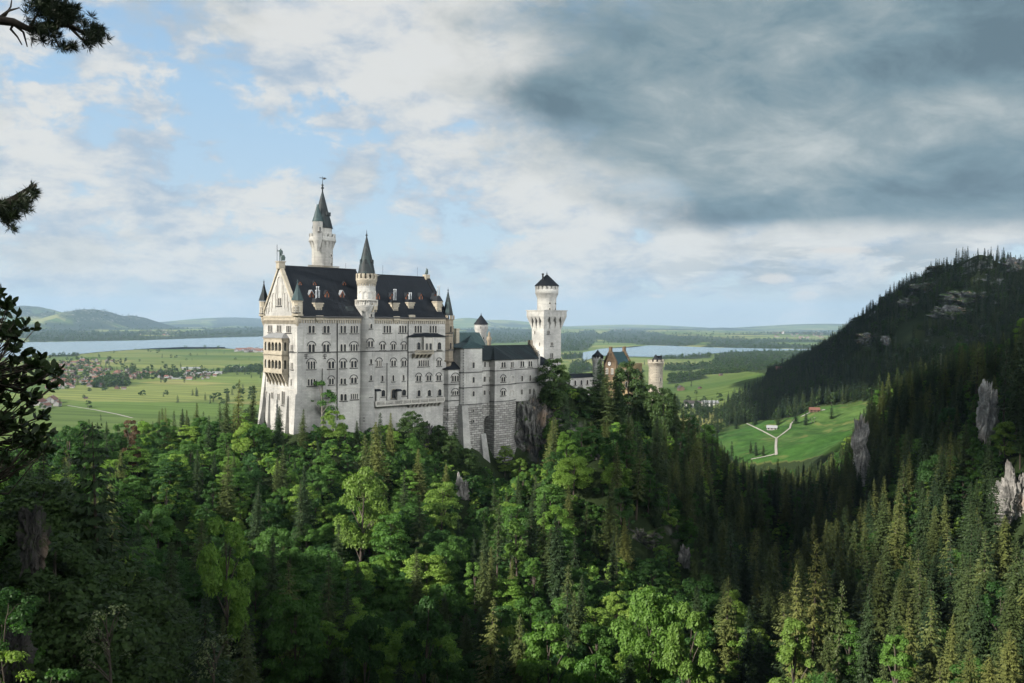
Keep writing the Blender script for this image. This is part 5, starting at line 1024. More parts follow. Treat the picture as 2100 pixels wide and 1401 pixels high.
rock_px(2030, 792, 905, 17, 318, 'pale jagged cliff rib on the right slope, uppermost there', PROCK, seed=9, depth=.8)
rock_px(2068, 930, 1010, 13, 300, 'small pale cliff between the two larger right hand cliffs', seed=10)
rock_px(2090, 975, 1150, 36, 276, 'big rust streaked cliff at the right edge of the view', seed=11, depth=.8)
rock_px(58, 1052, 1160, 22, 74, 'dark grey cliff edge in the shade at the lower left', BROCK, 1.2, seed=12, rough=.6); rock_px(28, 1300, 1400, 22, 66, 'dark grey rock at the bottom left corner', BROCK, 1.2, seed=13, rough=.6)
for i, (px, y0, y1, hw, D) in enumerate([(1985, 598, 626, 44, 1310), (1955, 628, 655, 36, 1290), (1782, 684, 706, 22, 1215), (2082, 530, 560, 18, 1370), (1905, 580, 596, 30, 1300), (1818, 690, 712, 9, 1190), (1868, 612, 630, 20, 1280), (1925, 545, 556, 20, 1330)]):
    D = float(hit(px, y1, 800.0)[1]) + 2
    rock_px(px, y0, y1, hw, D, ['wide grey cliff across the middle of the dark hill', 'grey cliff step just below the widest one on the dark hill', 'grey cliff low on the left flank of the dark hill', 'grey cliff near the summit at the right border', 'grey rock band under the summit of the dark hill', 'small rock beside the low cliff on the dark hill', 'grey rocks on the left shoulder of the dark hill', 'small rocks high on the dark hill left of the summit'][i], HROCK, .5, seed=30 + i, sub=5)
# ------------------------------------------------------------------ foliage materials and tree models
def leaf_mat(name, cols, trans=.3, tcol=None):
    mt, n = new_mat(name); oi = node(n, 'ShaderNodeObjectInfo').outputs['Random']; lv = node(n, 'ShaderNodeAttribute', attribute_name='lv').outputs['Fac']
    col = RAMP(n, oi, cols); col = MIX(n, .6, col, MIX(n, lv, (.55, .6, .55), (1.45, 1.38, 1.25)), 'MULTIPLY')
    b = node(n, 'ShaderNodeBsdfPrincipled', {'Base Color': col, 'Roughness': .55, 'Specular IOR Level': .25})
    tr = node(n, 'ShaderNodeBsdfTranslucent', {0: MIX(n, 1.0, col, (1.25, 1.5, .6), 'MULTIPLY')})
    mx = node(n, 'ShaderNodeMixShader', {0: trans, 1: b.outputs[0], 2: tr.outputs[0]})
    n.links.new(mx.outputs[0], node(n, 'ShaderNodeOutputMaterial').inputs[0]); return mt
BEECH = leaf_mat('beech_leaves', [(0, (.026, .072, .019)), (.3, (.044, .110, .025)), (.55, (.078, .168, .034)), (.70, (.036, .100, .036)), (.82, (.135, .250, .046)), (1, (.20, .285, .060))], .40)
NEEDLE = leaf_mat('spruce_needles', [(0, (.022, .044, .019)), (.4, (.036, .060, .023)), (.7, (.066, .090, .030)), (1, (.115, .135, .042))], .16)
OLIVE = leaf_mat('olive_needles', [(0, (.088, .108, .034)), (.5, (.115, .130, .040)), (1, (.150, .160, .050))], .18)
FARN = leaf_mat('far_needles', [(0, (.012, .027, .014)), (.6, (.020, .036, .015)), (1, (.032, .048, .018))], .1)
FARB = leaf_mat('far_leaves', [(0, (.020, .045, .012)), (.6, (.028, .055, .013)), (1, (.04, .07, .018))], .2)
RUSTY = leaf_mat('reddish_leaves', [(0, (.07, .042, .022)), (1, (.08, .05, .025))], .2)
GREYL = leaf_mat('silvery_leaves', [(0, (.10, .14, .075)), (1, (.13, .16, .08))], .25)
BARK = plain_mat('bark', (.075, .062, .050), .95, var=.45, sc=4.0); GREYB = plain_mat('bleached_wood', (.30, .28, .26), .9, var=.3, sc=4.0)
PALEB = plain_mat('grey_bark', (.16, .15, .13), .95, var=.3, sc=4.0)

def quads(C, A, B):                              # centres, half axes -> diamond leaves
    n = len(C); V = np.empty((n, 4, 3)); V[:, 0] = C - A; V[:, 1] = C + B * .9 - A * .1; V[:, 2] = C + A; V[:, 3] = C - B * .9 - A * .1
    return V.reshape(-1, 3), np.arange(4 * n).reshape(n, 4)
def unit(v): return v / (np.linalg.norm(v, axis=-1, keepdims=True) + 1e-9)
def leaf_mesh(name, C, A, B, mat, r):
    V, Fq = quads(C, A, B); me = mesh_np(name, V, Fq, [mat])
    lv = me.attributes.new('lv', 'FLOAT', 'FACE'); lv.data.foreach_set('value', r.random(len(Fq)).astype(np.float32)); return me
def broad_model(seed, H=15.0, Rr=5.0, n_leaf=16000, lump_n=40, leaf=.35, base=.22, mat=None, top=1.0, open_=0.0, squash=1.0, lim=8):
    r = np.random.default_rng(seed); L_ = []
    for i in range(lump_n):
        t = r.random() ** .8; z = H * (base + (1 - base) * (.08 + .86 * t)); prof = math.sin(math.pi * min(1, (.14 + .86 * t) ** (1.0 / top) * .93)) ** .7
        a = r.random() * 2 * math.pi; rr = Rr * prof * (.45 + .45 * r.random() ** .5); s = Rr * (.24 + .2 * r.random()) * (1 - .35 * t)
        L_.append((rr * math.cos(a), rr * math.sin(a), min(z, H - s * .7), s))
    L_ = np.array(L_); w = L_[:, 3] ** 2; w /= w.sum(); idx = r.choice(len(L_), n_leaf, p=w)
    d = unit(r.normal(size=(n_leaf, 3))); d[:, 2] = np.where(d[:, 2] < -.35, -d[:, 2], d[:, 2]); rad = L_[idx, 3] * (1.06 - .5 * r.random(n_leaf) ** 2.2)
    wob = 1 + .22 * np.sin(d[:, 0] * 5 + idx) * np.cos(d[:, 1] * 6 + idx * 2)
    C = L_[idx, :3] + d * (rad * wob)[:, None] * np.array([1, 1, .72 * squash])
    nrm = unit(d + np.array([0, 0, .55]) + r.normal(size=(n_leaf, 3)) * .5); a = unit(np.cross(nrm, r.normal(size=(n_leaf, 3)))); b = np.cross(nrm, a)
    s = leaf * (.55 + .75 * r.random(n_leaf))[:, None] / 2
    cr_ = leaf_mesh('crown', C, a * s * 1.25, b * s * .85, mat or BEECH, r)
    mb = MB(); mb.tube([(0, 0, -1.5), (.1, 0, H * .15), (.15, .1, H * .4), (.05, .2, H * .72), (0, .1, H * .9)], [H * .02, H * .016, H * .012, H * .006, .03], 7)
    for k in r.choice(len(L_), lim, replace=False):
        q = L_[k]; z0 = max(H * .14, q[2] - H * .25); mb.tube([(.12, .05, z0), (q[0] * .5, q[1] * .5, (z0 + q[2]) / 2 + .3), tuple(q[:3])], [H * .008, H * .005, .03], 5)
    return cr_, mesh_np('trunk', mb.v, mb.f, [BARK])
def spruce_model(seed, H=25.0, Rr=4.3, step=.5, per=7, tw=10, base=.08, mat=None, power=.66, droop=.36, thin=0.0, ssz=1.0):
    r = np.random.default_rng(seed); Cs, As, Bs = [], [], []
    z = H * base
    while z < H - .25:
        t = (z - H * base) / (H * (1 - base)); R0 = Rr * (1 - t) ** power * (.55 + .45 * min(1, t / .08))
        n = max(4, int(per * (.6 + .5 * (1 - t)))); a0 = r.random() * 6.28
        for k in range(n):
            if r.random() < thin: continue
            a = a0 + 6.283 * k / n + r.normal() * .25; Lb = R0 * (.55 + .55 * r.random()); dr = droop * (1.15 - t) * (.7 + .6 * r.random())
            out = np.array([math.cos(a), math.sin(a), 0]); sid = np.array([-math.sin(a), math.cos(a), 0]); m_ = max(3, int(tw * (.35 + .65 * (1 - t))))
            s = (np.arange(m_) + r.random(m_) * .8) / m_; zz = z - dr * Lb * s + .18 * Lb * s ** 3 + (.55 * Lb * s if t > .85 else 0)
            P0 = out[None] * (Lb * s)[:, None] + np.array([0, 0, 1])[None] * zz[:, None]
            for sg in (-1, 1):
                ln = (.34 + .42 * (1 - s) ** .6) * min(1.0, .35 + Lb / 3.5) * (.7 + .6 * r.random(m_)) * ssz
                dv = unit(out[None] * (.55 + .3 * r.random((m_, 1))) + sg * sid[None] * (.5 + .5 * r.random((m_, 1))) + np.array([0, 0, -1.0])[None] * (.25 + .55 * r.random((m_, 1))))
                nb_ = unit(np.cross(dv, np.array([0, 0, 1.0])[None] + r.normal(size=(m_, 3)) * .35))
                Cs.append(P0 + dv * ln[:, None] * .55); As.append(dv * ln[:, None] * .75); Bs.append(nb_ * ln[:, None] * .30)
        z += step * (.75 + .5 * r.random()) * (1 - .3 * t)
    m_ = 10; Cs.append(np.stack([np.zeros(m_), np.zeros(m_), np.linspace(H - 1.4, H, m_)], -1)); dv = unit(np.concatenate([r.normal(size=(m_, 2)) * .5, np.ones((m_, 1))], 1)); As.append(dv * .3); Bs.append(unit(np.cross(dv, r.normal(size=(m_, 3)))) * .1)
    C, A, B = np.concatenate(Cs), np.concatenate(As), np.concatenate(Bs)
    cr_ = leaf_mesh('crown', C, A, B, mat or NEEDLE, r)
    mb = MB(); mb.tube([(0, 0, -2.0), (0, 0, H * .3), (0, 0, H * .7), (0, 0, H)], [H * .013, H * .011, H * .006, .02], 7)
    return cr_, mesh_np('trunk', mb.v, mb.f, [BARK])
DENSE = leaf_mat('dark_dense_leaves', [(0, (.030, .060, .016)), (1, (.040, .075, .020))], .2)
BRIGHT_LIT = leaf_mat('bright_sunlit_leaves', [(0, (.078, .175, .036)), (.5, (.105, .205, .040)), (1, (.150, .230, .050))], .42)  # bright leaves, with sunlight painted into the colour of the lit trees
MODELS = {
 'beech': [broad_model(11, 15, 5.2), broad_model(12, 16, 4.6, base=.16), broad_model(13, 14, 5.6, 17000, 48), broad_model(14, 17, 4.2, 15000, 40, base=.10, top=1.25), broad_model(15, 13, 4.8, 13000, 34, .38), broad_model(16, 16, 5.0, 16000, 64, .34, .10, squash=.5), broad_model(17, 14, 5.4, 16000, 60, .36, .08, squash=.45, top=1.2), broad_model(18, 17, 4.8, 14000, 26, .36, .2, squash=1.2)],
 'slim': [broad_model(21, 18, 3.0, 11000, 44, .34, .08, top=1.5), broad_model(22, 19, 3.3, 12000, 50, .34, .06, top=1.4)],
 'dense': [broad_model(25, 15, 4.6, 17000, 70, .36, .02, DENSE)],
 'spruce': [spruce_model(31), spruce_model(32, 26, 4.8, .52, 7, 11, power=.75), spruce_model(33, 24, 3.9, .5, 7, 9, thin=.15), spruce_model(34, 27, 4.2, .55, 6, 10, .2, droop=.42, thin=.1, power=.7), spruce_model(35, 22, 4.6, .48, 8, 10, .05), spruce_model(36, 26, 4.2, .58, 6, 9, .3, thin=.25, droop=.5), spruce_model(37, 25, 3.4, .55, 5, 9, .38, thin=.3, power=.5), spruce_model(38, 24, 5.0, .5, 8, 11, .04, power=.8, droop=.25)],
}
LOW = {
 'spruce': [spruce_model(41, 24, 3.4, .95, 6, 4, .06, FARN, ssz=1.7), spruce_model(42, 25, 3.9, 1.0, 6, 4, .05, FARN, ssz=1.8), spruce_model(43, 22, 3.0, .95, 6, 4, .1, FARN, thin=.1, ssz=1.7)],
 'beech': [broad_model(44, 14, 5.4, 1100, 26, 1.25, .12, FARB, lim=2), broad_model(45, 13, 5.8, 1100, 30, 1.3, .1, FARB, lim=2)],
}
TINY = {'spruce': [spruce_model(51, 24, 4.2, 2.4, 6, 2, .04, FARN, ssz=3.2), spruce_model(52, 22, 4.6, 2.6, 6, 2, .04, FARN, ssz=3.4)],
        'beech': [broad_model(53, 14, 6.5, 130, 16, 3.4, .05, FARB, lim=1), broad_model(54, 13, 7.0, 130, 16, 3.4, .05, FARB, lim=1)]}
def tree(name, model, loc, s, rz, label, cat, group=None, parts=True, sxy=1.0):
    o = empty(name, loc, rz); o.scale = (s * sxy, s * sxy, s); o.rotation_euler = (rng.normal() * .03, rng.normal() * .03, rz); tag(o, label, cat, group)
    link('crown', model[0], o); link('trunk', model[1], o)
    return o
def model_coll(name, models):
    c = bpy.data.collections.new(name)
    for i, (cr_, tk) in enumerate(models):     # one joined mesh per model
        bm = bmesh.new(); bm.from_mesh(cr_); nf = len(bm.faces); bm.from_mesh(tk); bm.faces.ensure_lookup_table()
        for f in bm.faces[nf:]: f.material_index = 1
        me = bpy.data.meshes.new(name); bm.to_mesh(me); bm.free(); me.materials.append(cr_.materials[0]); me.materials.append(tk.materials[0])
        c.objects.link(bpy.data.objects.new('%s_model_%02d' % (name, i), me))
    return c
def scatter(name, pts, rot, scl, pick, coll, label, cat, mat_dummy=None):
    me = bpy.data.meshes.new(name); P_ = np.asarray(pts, float); me.vertices.add(len(P_)); me.vertices.foreach_set('co', P_.ravel())
    for k, ty, v in (('rot', 'FLOAT', rot), ('scl', 'FLOAT', scl), ('pick', 'INT', pick)):
        a = me.attributes.new(k, ty, 'POINT'); a.data.foreach_set('value', np.asarray(v, np.int32 if ty == 'INT' else np.float32))
    o = link(name, me); g = bpy.data.node_groups.new(name, 'GeometryNodeTree')
    g.interface.new_socket('Geometry', in_out='INPUT', socket_type='NodeSocketGeometry'); g.interface.new_socket('Geometry', in_out='OUTPUT', socket_type='NodeSocketGeometry')
    gi, go = g.nodes.new('NodeGroupInput'), g.nodes.new('NodeGroupOutput')
    ci = g.nodes.new('GeometryNodeCollectionInfo'); ci.inputs[0].default_value = coll; ci.inputs[1].default_value = True; ci.inputs[2].default_value = True
    def na(k, ty):
        q = g.nodes.new('GeometryNodeInputNamedAttribute'); q.data_type = ty; q.inputs[0].default_value = k; return q.outputs[0]
    ip = g.nodes.new('GeometryNodeInstanceOnPoints'); ip.inputs['Pick Instance'].default_value = True
    cx = g.nodes.new('ShaderNodeCombineXYZ'); g.links.new(na('rot', 'FLOAT'), cx.inputs[2])
    cs = g.nodes.new('ShaderNodeCombineXYZ'); s_ = na('scl', 'FLOAT')
    for i in range(3): g.links.new(s_, cs.inputs[i])
    g.links.new(gi.outputs[0], ip.inputs['Points']); g.links.new(ci.outputs[0], ip.inputs['Instance']); g.links.new(na('pick', 'INT'), ip.inputs['Instance Index'])
    g.links.new(cx.outputs[0], ip.inputs['Rotation']); g.links.new(cs.outputs[0], ip.inputs['Scale']); g.links.new(ip.outputs[0], go.inputs[0])
    md = o.modifiers.new('scatter', 'NODES'); md.node_group = g
    return tag(o, label, cat, kind='stuff')

# ------------------------------------------------------------------ near forest
LIMIT = np.array([(-200,900),(0,905),(110,888),(180,862),(262,868),(330,838),(430,815),(470,800),(505,805),(530,845),(548,852),(575,880),(602,915),(640,900),(660,872),(700,880),(750,865),(790,832),(825,824),(850,840),(872,864),(886,888),(905,892),(945,925),(985,968),(1010,990),(1050,985),(1075,965),(1095,960),(1112,862),(1122,815),(1165,800),(1200,812),(1240,800),(1300,850),(1345,815),(1390,828),(1440,868),(1500,925),(1545,958),(1600,958),(1660,952),(1720,915),(1745,880),(1765,845),(1785,790),(1800,768),(1850,745),(1900,730),(1960,705),(2050,690),(2100,645),(2200,600),(2400,560)], float)
def in_castle(x, y):
    u = (x - OX) * cu + (y - OY) * su; v = -(x - OX) * su + (y - OY) * cu
    return ((u > -5) & (u < 76) & (v > -4.0) & (v < 38)) | ((u > 70) & (u < 130) & (v > -7.5) & (v < 40)) | ((u > 120) & (u < 175) & (v > 20) & (v < 45)) | ((u > 150) & (u < 240) & (v > -4) & (v < 42))
HERO = []                                        # x, y kept free
def at_ground(px, py, D): return at(px, py, D)
cand = []
sp = 5.4
gx, gy = np.meshgrid(np.arange(-330, 480, sp), np.arange(40, 760, sp)); gx = gx.ravel() + rng.uniform(-2.2, 2.2, gx.size); gy = gy.ravel() + rng.uniform(-2.2, 2.2, gx.size)
gz = ground(gx, gy); cv, md_ = cover(gx, gy)
px, pyb, zc = proj(np.stack([gx, gy, gz], -1))
spr_p = np.clip(.40 + .50 * sstep(px, 1050, 1500) + .18 * (vnoise(gx / 40, gy / 40, 8) - .5) * 2, .05, .96)
spr_p = np.where((px < 900) & (gy < 300), .20, spr_p); spr_p = np.where((px > 1560) & (gy < 260), .8, spr_p); spr_p = np.where((px > 1500) & (gy > 330), .93, spr_p)
spr_p = np.where((px > 1020) & (px < 1560) & (gy < 230), .35, spr_p)
isS = rng.random(gx.size) < spr_p
keep = (zc > 45) & (cv > .5) & (rng.random(gx.size) < .45 + .9 * fbm(gx / 22, gy / 22, 55, 2)) & ~in_castle(gx, gy) & (gz > 14)
keep &= np.where(isS, rng.random(gx.size) < .62, rng.random(gx.size) < .58)
Ht = np.where(isS, rng.uniform(18, 31, gx.size), rng.uniform(11.5, 18.5, gx.size)); Ht = np.where(rng.random(gx.size) < .25, Ht * rng.uniform(.5, .8, gx.size), Ht)
Ht = np.where(~isS & (gy > 250) & (px < 1050), Ht * .9, Ht)
lim = np.interp(px, LIMIT[:, 0], LIMIT[:, 1]) + rng.uniform(0, 26, gx.size) - 14 * (rng.random(gx.size) < .12)
ztop = 155 - (lim - (663 + .007 * (px - 1050))) * gy / FP
Hmax = ztop - gz
Hn = np.minimum(Ht, Hmax); keep &= Hn > np.where(isS, 8.0, 5.5)
_, pyt, _ = proj(np.stack([gx, gy, gz + Hn], -1))
crown_px = np.where(isS, 3.4, 4.6) * FP / np.maximum(gy, 1)
keep &= (px > -crown_px - 320) & (px < 2100 + crown_px + 320) & (pyt < 1430)
for (rx, hw, y0, y1, D) in ROCKS:
    keep &= ~((np.abs(px - rx) < hw * .72 + crown_px * .55) & (pyt < y1 - (y1 - y0) * .38) & (pyb > y0 - 10) & (gy < D + 1))
# lone heroes first, so the rest keeps off them
HEROES = [  # kind, px, top y, base y, D, sxy, label
 ('dense', 1138, 733, 815, 410, 1.3, 'dense dark green tree standing right in front of the square tower'),
 ('spruce', 1231, 735, 905, 420, 2.1, 'tallest spruce beside the gatehouse, hiding part of its gable'),
 ('dense', 1290, 738, 862, 428, 1.25, 'dark leafy tree in front of the gatehouse roof'), ('spruce', 1318, 762, 858, 432, 1.7, 'dark spruce between the gatehouse roof and the round battlemented tower'),
 ('spruce', 1245, 768, 900, 410, 1.9, 'broad spruce covering the lower gable of the gatehouse'), ('dense', 1212, 792, 900, 412, 1.2, 'dark leafy tree left of the tallest gatehouse spruce'), ('dense', 1332, 786, 880, 424, 1.0, 'dark leafy tree at the left foot of the round battlemented tower'), ('dense', 1358, 793, 890, 420, 1.1, 'dark leafy tree at the right foot of the round battlemented tower'), ('spruce', 1385, 806, 900, 422, 1.5, 'spruce just right of the round battlemented tower'),
 ('spruce', 1265, 785, 900, 414, 1.5, 'lower broad spruce beside the tallest one before the gatehouse'),
 ('spruce', 571, 832, 935, 318, 1.0, 'spruce in front of the foot of the west gable'), ('spruce', 619, 838, 950, 320, .9, 'narrow dark spruce at the corner of the palace'),
 ('beech', 684, 842, 935, 326, .95, 'bright broad tree against the foot of the palace front'),
 ('spruce', 800, 846, 965, 330, .8, 'slender yellowish spruce below the palace terrace'), ('spruce', 733, 862, 950, 328, .85, 'slender spruce below the round stair turret'),
 ('spruce', 487, 778, 880, 335, 1.0, 'tallest dark spruce left of the palace'), ('spruce', 513, 790, 885, 338, 1.0, 'dark spruce touching the left buttress of the palace'), ('spruce', 462, 806, 880, 332, 1.0, 'spruce just left of the tallest one beside the palace'),
 ('dense', 898, 872, 960, 352, 1.1, 'dark leafy tree under the terrace wall, right of the mossy crag'), ('dense', 924, 892, 970, 348, 1.0, 'dark leafy tree at the left foot of the stone footings'), ('spruce', 932, 868, 960, 356, 1.2, 'dark spruce against the left stone footing of the lower wing'), ('dense', 955, 918, 1000, 350, 1.1, 'dark leafy tree below the leaning buttress'), ('dense', 980, 952, 1030, 352, 1.0, 'dark low tree below the dark arch of the footings'), ('dense', 848, 842, 930, 346, 1.2, 'dark rounded tree in front of the terrace wall'), ('spruce', 1160, 815, 930, 398, 1.4, 'spruce below the dense tree at the square tower'), ('dense', 1190, 800, 900, 420, 1.2, 'dark leafy tree below the low link building'),
 ('beech', 1036, 912, 1000, 384, .9, 'light green tree in front of the stone footing of the lower wing'), ('beech', 1068, 940, 1000, 380, .8, 'small bright tree below the crag of the lower wing'),
 ('slim', 172, 852, 935, 290, 1.1, 'pale slender tree rising from the left edge of the wood'), ('slim', 140, 865, 940, 285, 1.1, 'pale slender tree nearest the dark leafy branch'),
 ('beech', 740, 958, 1130, 262, 1.1, 'large bright green tree below the palace, centre of the slope'), ('beech', 905, 985, 1130, 285, 1.1, 'large bright tree beside the narrow pale cliff'), ('beech', 800, 1050, 1180, 255, 1.0, 'rounded bright tree under the largest one below the palace'),
 ('slim', 1062, 1055, 1190, 255, 1.05, 'upright sunlit tree below the lower wing, upper of two'), ('slim', 1095, 1140, 1270, 240, 1.0, 'upright sunlit tree below the lower wing, lower of two'),
 ('beech', 1135, 1275, 1500, 172, .95, 'big sunlit maple at the bottom edge, left of the bright group'), ('beech', 1330, 1205, 1440, 188, .85, 'tall sunlit leafy tree in the bright group at the bottom'), ('beech', 1405, 1240, 1460, 180, .8, 'sunlit leafy tree at the right end of the bottom group'), ('beech', 1225, 1325, 1500, 170, .75, 'small sunlit tree filling the middle of the bottom group'),
 ('beech', 862, 1218, 1460, 176, .95, 'tree with a bright lit top low in the shaded slope'), ('beech', 748, 1252, 1480, 172, .8, 'tree with a pale lit top left of the brightest bottom crown'), ('beech', 600, 1203, 1440, 178, .85, 'tree with a lit top standing out of the dark wood, lower left'), ('beech', 465, 1062, 1290, 186, .85, 'tree with a feathery lit top in the dark left wood'),
 ('spruce', 1640, 1160, 1480, 185, .95, 'tallest olive spruce in the bottom right group'), ('spruce', 1668, 1105, 1380, 205, .9, 'slim olive spruce rising behind the tallest bottom right one'), ('spruce', 1712, 1185, 1480, 182, .7, 'narrow spruce with long bare trunk, bottom right group'), ('slim', 1628, 1255, 1480, 172, 1.1, 'bright green leafy column in front of the olive spruces'),
 ('spruce', 1778, 1190, 1480, 190, .85, 'spruce left of the gap in the bottom right group'), ('spruce', 1872, 1235, 1500, 180, .95, 'olive spruce above the bright rounded tree, bottom right'), ('spruce', 1828, 1205, 1470, 188, .8, 'dark green spruce between two olive ones, bottom right'), ('spruce', 1942, 1258, 1500, 180, .75, 'thin spruce apart from the others, bottom right'), ('slim', 1838, 1298, 1500, 165, 1.2, 'bright rounded leafy tree among the bottom right spruces'),
 ('spruce', 1990, 1310, 1560, 158, 1.15, 'broad olive spruce at the bottom right corner'), ('spruce', 2075, 1285, 1560, 156, 1.2, 'broad olive spruce cut by the right border'), ('spruce', 1930, 1350, 1560, 150, 1.15, 'low olive spruce at the bottom edge near the right corner'), ('spruce', 2030, 1345, 1580, 148, 1.2, 'olive spruce lowest at the bottom right corner'),
 ('spruce', 1285, 1060, 1235, 272, .95, 'tall olive spruce leaning on the spur rock'), ('spruce', 1200, 1030, 1200, 285, .85, 'narrow spruce at the left side of the spur'), ('spruce', 1222, 1075, 1240, 275, .9, 'spruce in front of the narrow one left of the spur'), ('spruce', 1372, 960, 1090, 312, .75, 'thin spruce on the right brow of the spur'), ('spruce', 1372, 1135, 1260, 285, .7, 'thin spruce beside the grey rock face'),
 ('spruce', 2088, 655, 840, 300, 1.1, 'tall spruce at the top right border above the cliffs'), ('spruce', 2060, 700, 850, 308, .9, 'spruce next to the top right border tree'), ('beech', 2062, 860, 960, 296, .9, 'bright leafy tree between the right hand cliffs'),
]
hx, hy, hD, hpt, hpb, hw_ = [], [], [], [], [], []
for kind, hpx, yt, yb, D, sxy, lab in HEROES:
    p = at(hpx, yt, D); gz_ = float(ground(np.array([p[0]]), np.array([D]))[0]); base = at(hpx, yb, D)[2]; zb_ = min(base, gz_) if base > gz_ - 8 else base
    zb_ = gz_ - .3
    mods = MODELS[kind]; k = rng.integers(len(mods)); mh = {'spruce': [25, 26, 24, 27, 22, 26, 25, 24], 'beech': [15, 16, 14, 17, 13, 16, 14, 17], 'slim': [18, 19], 'dense': [15]}[kind][k]
    Hh = max(5.0, p[2] - zb_); s = Hh / mh
    if Hh > 40: s = 40 / mh; zb_ = p[2] - 40
    nm = 'spruce_tree' if kind == 'spruce' else 'broadleaf_tree'
    th = tree(nm, mods[k], (p[0], D, zb_), s, rng.uniform(0, 6.28), lab, 'spruce' if kind == 'spruce' else 'broadleaf tree', sxy=sxy * min(1.3, (1.0 / s) ** .5))
    if kind in ('beech', 'slim') and 'lit top' not in lab and any(w in lab for w in ('bright', 'lit ', 'sunlit', 'light green')): c0 = th.children[0]; c0.material_slots[0].link = 'OBJECT'; c0.material_slots[0].material = BRIGHT_LIT
    if 'olive' in lab and kind == 'spruce' and 'between two olive' not in lab: c0 = th.children[0]; c0.material_slots[0].link = 'OBJECT'; c0.material_slots[0].material = OLIVE
    hx.append(p[0]); hy.append(D); hD.append(D); hpt.append(yt); hpb.append(yb); hw_.append((3.6 if kind == 'spruce' else 4.6) * s * FP / D)
    keep &= ~(np.hypot(gx - p[0], gy - D) < 3.6)
    keep &= ~((np.abs(px - hpx) < hw_[-1] * .5 + crown_px * .5) & (gy < D) & (pyt < yt + (min(yb, 1400) - yt) * .55) & (gy > D * .5))
I = np.where(keep)[0]
print('near trees', len(I), 'spruce', int(isS[I].sum()))
def zone(px, py, y):
    if px < 300 and y < 150: return 'on the shaded ledge at the lower left'
    if px < 560 and py < 960: return 'in the sunny wood left of the palace'
    if px < 560 and py < 1150: return 'on the half shaded slope at left'
    if px < 560: return 'in the dark ravine at the lower left'
    if px < 820 and py < 960: return 'at the foot of the palace front'
    if px < 1050 and py < 1000: return 'under the palace terrace and wing'
    if px < 820 and py < 1150: return 'on the slope below the palace'
    if px < 1050 and py < 1150: return 'beside the narrow pale cliff'
    if px < 820: return 'in the shaded hollow at the bottom'
    if px < 1050: return 'in the hollow left of the bright bottom group'
    if px < 1450 and py < 900: return 'around the square tower and gatehouse'
    if px < 1180 and py < 1150: return 'below the crag of the lower wing'
    if px < 1480 and py < 1020: return 'on the upper spur below the gatehouse'
    if px < 1480 and py < 1230: return 'around the rocks of the lower spur'
    if px < 1480: return 'at the foot of the spur, bottom centre'
    if px < 1620 and py < 1050: return 'lining the bottom of the meadow'
    if px < 1620 and py < 1230: return 'in the gorge right of the spur'
    if px < 1620: return 'in the dark gorge, bottom right of centre'
    if px < 1790 and py < 1000: return 'around the pale rock needle'
    if py < 850: return 'along the crest of the right slope'
    if px < 1900 and py < 1100: return 'on the dark right slope'
    if px < 2200 and py < 1100: return 'near the right hand cliffs'
    if py < 1230: return 'low on the dark right slope'
    return 'in the bottom right corner'
size = Hn / gy; inv = (px > 0) & (px < 2100) & (pyt < 1395)
score = np.where(inv, size, size * .15)
rest = {'spruce': [], 'beech': []}
byz = {}
for kind in ('spruce', 'beech'):
    K_ = I[isS[I] == (kind == 'spruce')]; K_ = K_[np.argsort(-score[K_])]; nh = sum((h[0] == 'spruce') == (kind == 'spruce') for h in HEROES)
    ind = K_[:296 - nh]; rest[kind] = K_[296 - nh:]
    for i in ind: byz.setdefault((kind, zone(px[i], (pyt[i] * .6 + min(pyb[i], 1400) * .4), gy[i])), []).append(i)
def place(i, kind, lab, grp):
    use = 'slim' if kind == 'beech' and rng.random() < .12 else kind
    if kind == 'beech' and px[i] < 700 and gy[i] < 190: use = 'dense'  # shade of the lower left painted in as darker leaves
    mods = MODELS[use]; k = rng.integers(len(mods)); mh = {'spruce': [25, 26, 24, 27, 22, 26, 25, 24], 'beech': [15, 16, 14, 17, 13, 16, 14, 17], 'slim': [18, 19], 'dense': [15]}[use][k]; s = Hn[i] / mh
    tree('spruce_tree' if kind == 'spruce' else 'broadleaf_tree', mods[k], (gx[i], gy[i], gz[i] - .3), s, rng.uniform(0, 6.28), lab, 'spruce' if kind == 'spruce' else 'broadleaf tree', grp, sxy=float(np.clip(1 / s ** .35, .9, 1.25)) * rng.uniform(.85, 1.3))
for (kind, zn), lst in byz.items():
    kn_ = 'spruce' if kind == 'spruce' else 'leafy tree'; lst = list(lst); used = {}
    vis = [i for i in lst if inv[i]]
    if len(vis) > 4:
        for key, f in (('leftmost', lambda i: px[i]), ('rightmost', lambda i: -px[i]), ('highest topped', lambda i: pyt[i]), ('lowest topped', lambda i: -pyt[i])):
            j = min(vis, key=f)
            if j not in used: used[j] = key
    for i in lst:
        if i in used: place(i, kind, '%s %s %s' % (used[i], kn_, zn), '%ss %s' % (kn_, zn))
        else: place(i, kind, '%s %s' % ('dark green spruce' if kind == 'spruce' else 'green leafy tree', zn), '%ss %s' % (kn_, zn))
CS = model_coll('spruce', MODELS['spruce']); CB = model_coll('leafy', MODELS['beech'])
for kind, coll, nm, lb in (('spruce', CS, 'spruce_forest', 'mass of smaller and farther spruces filling the wooded slopes'), ('beech', CB, 'leafy_forest', 'mass of smaller and farther leafy trees filling the wooded slopes')):
    K_ = rest[kind]; mh = 25.0 if kind == 'spruce' else 15.0
    if len(K_): scatter(nm, np.stack([gx[K_], gy[K_], gz[K_] - .3], -1), rng.uniform(0, 6.28, len(K_)), Hn[K_] / mh, rng.integers(0, 8, len(K_)), coll, lb, 'forest')
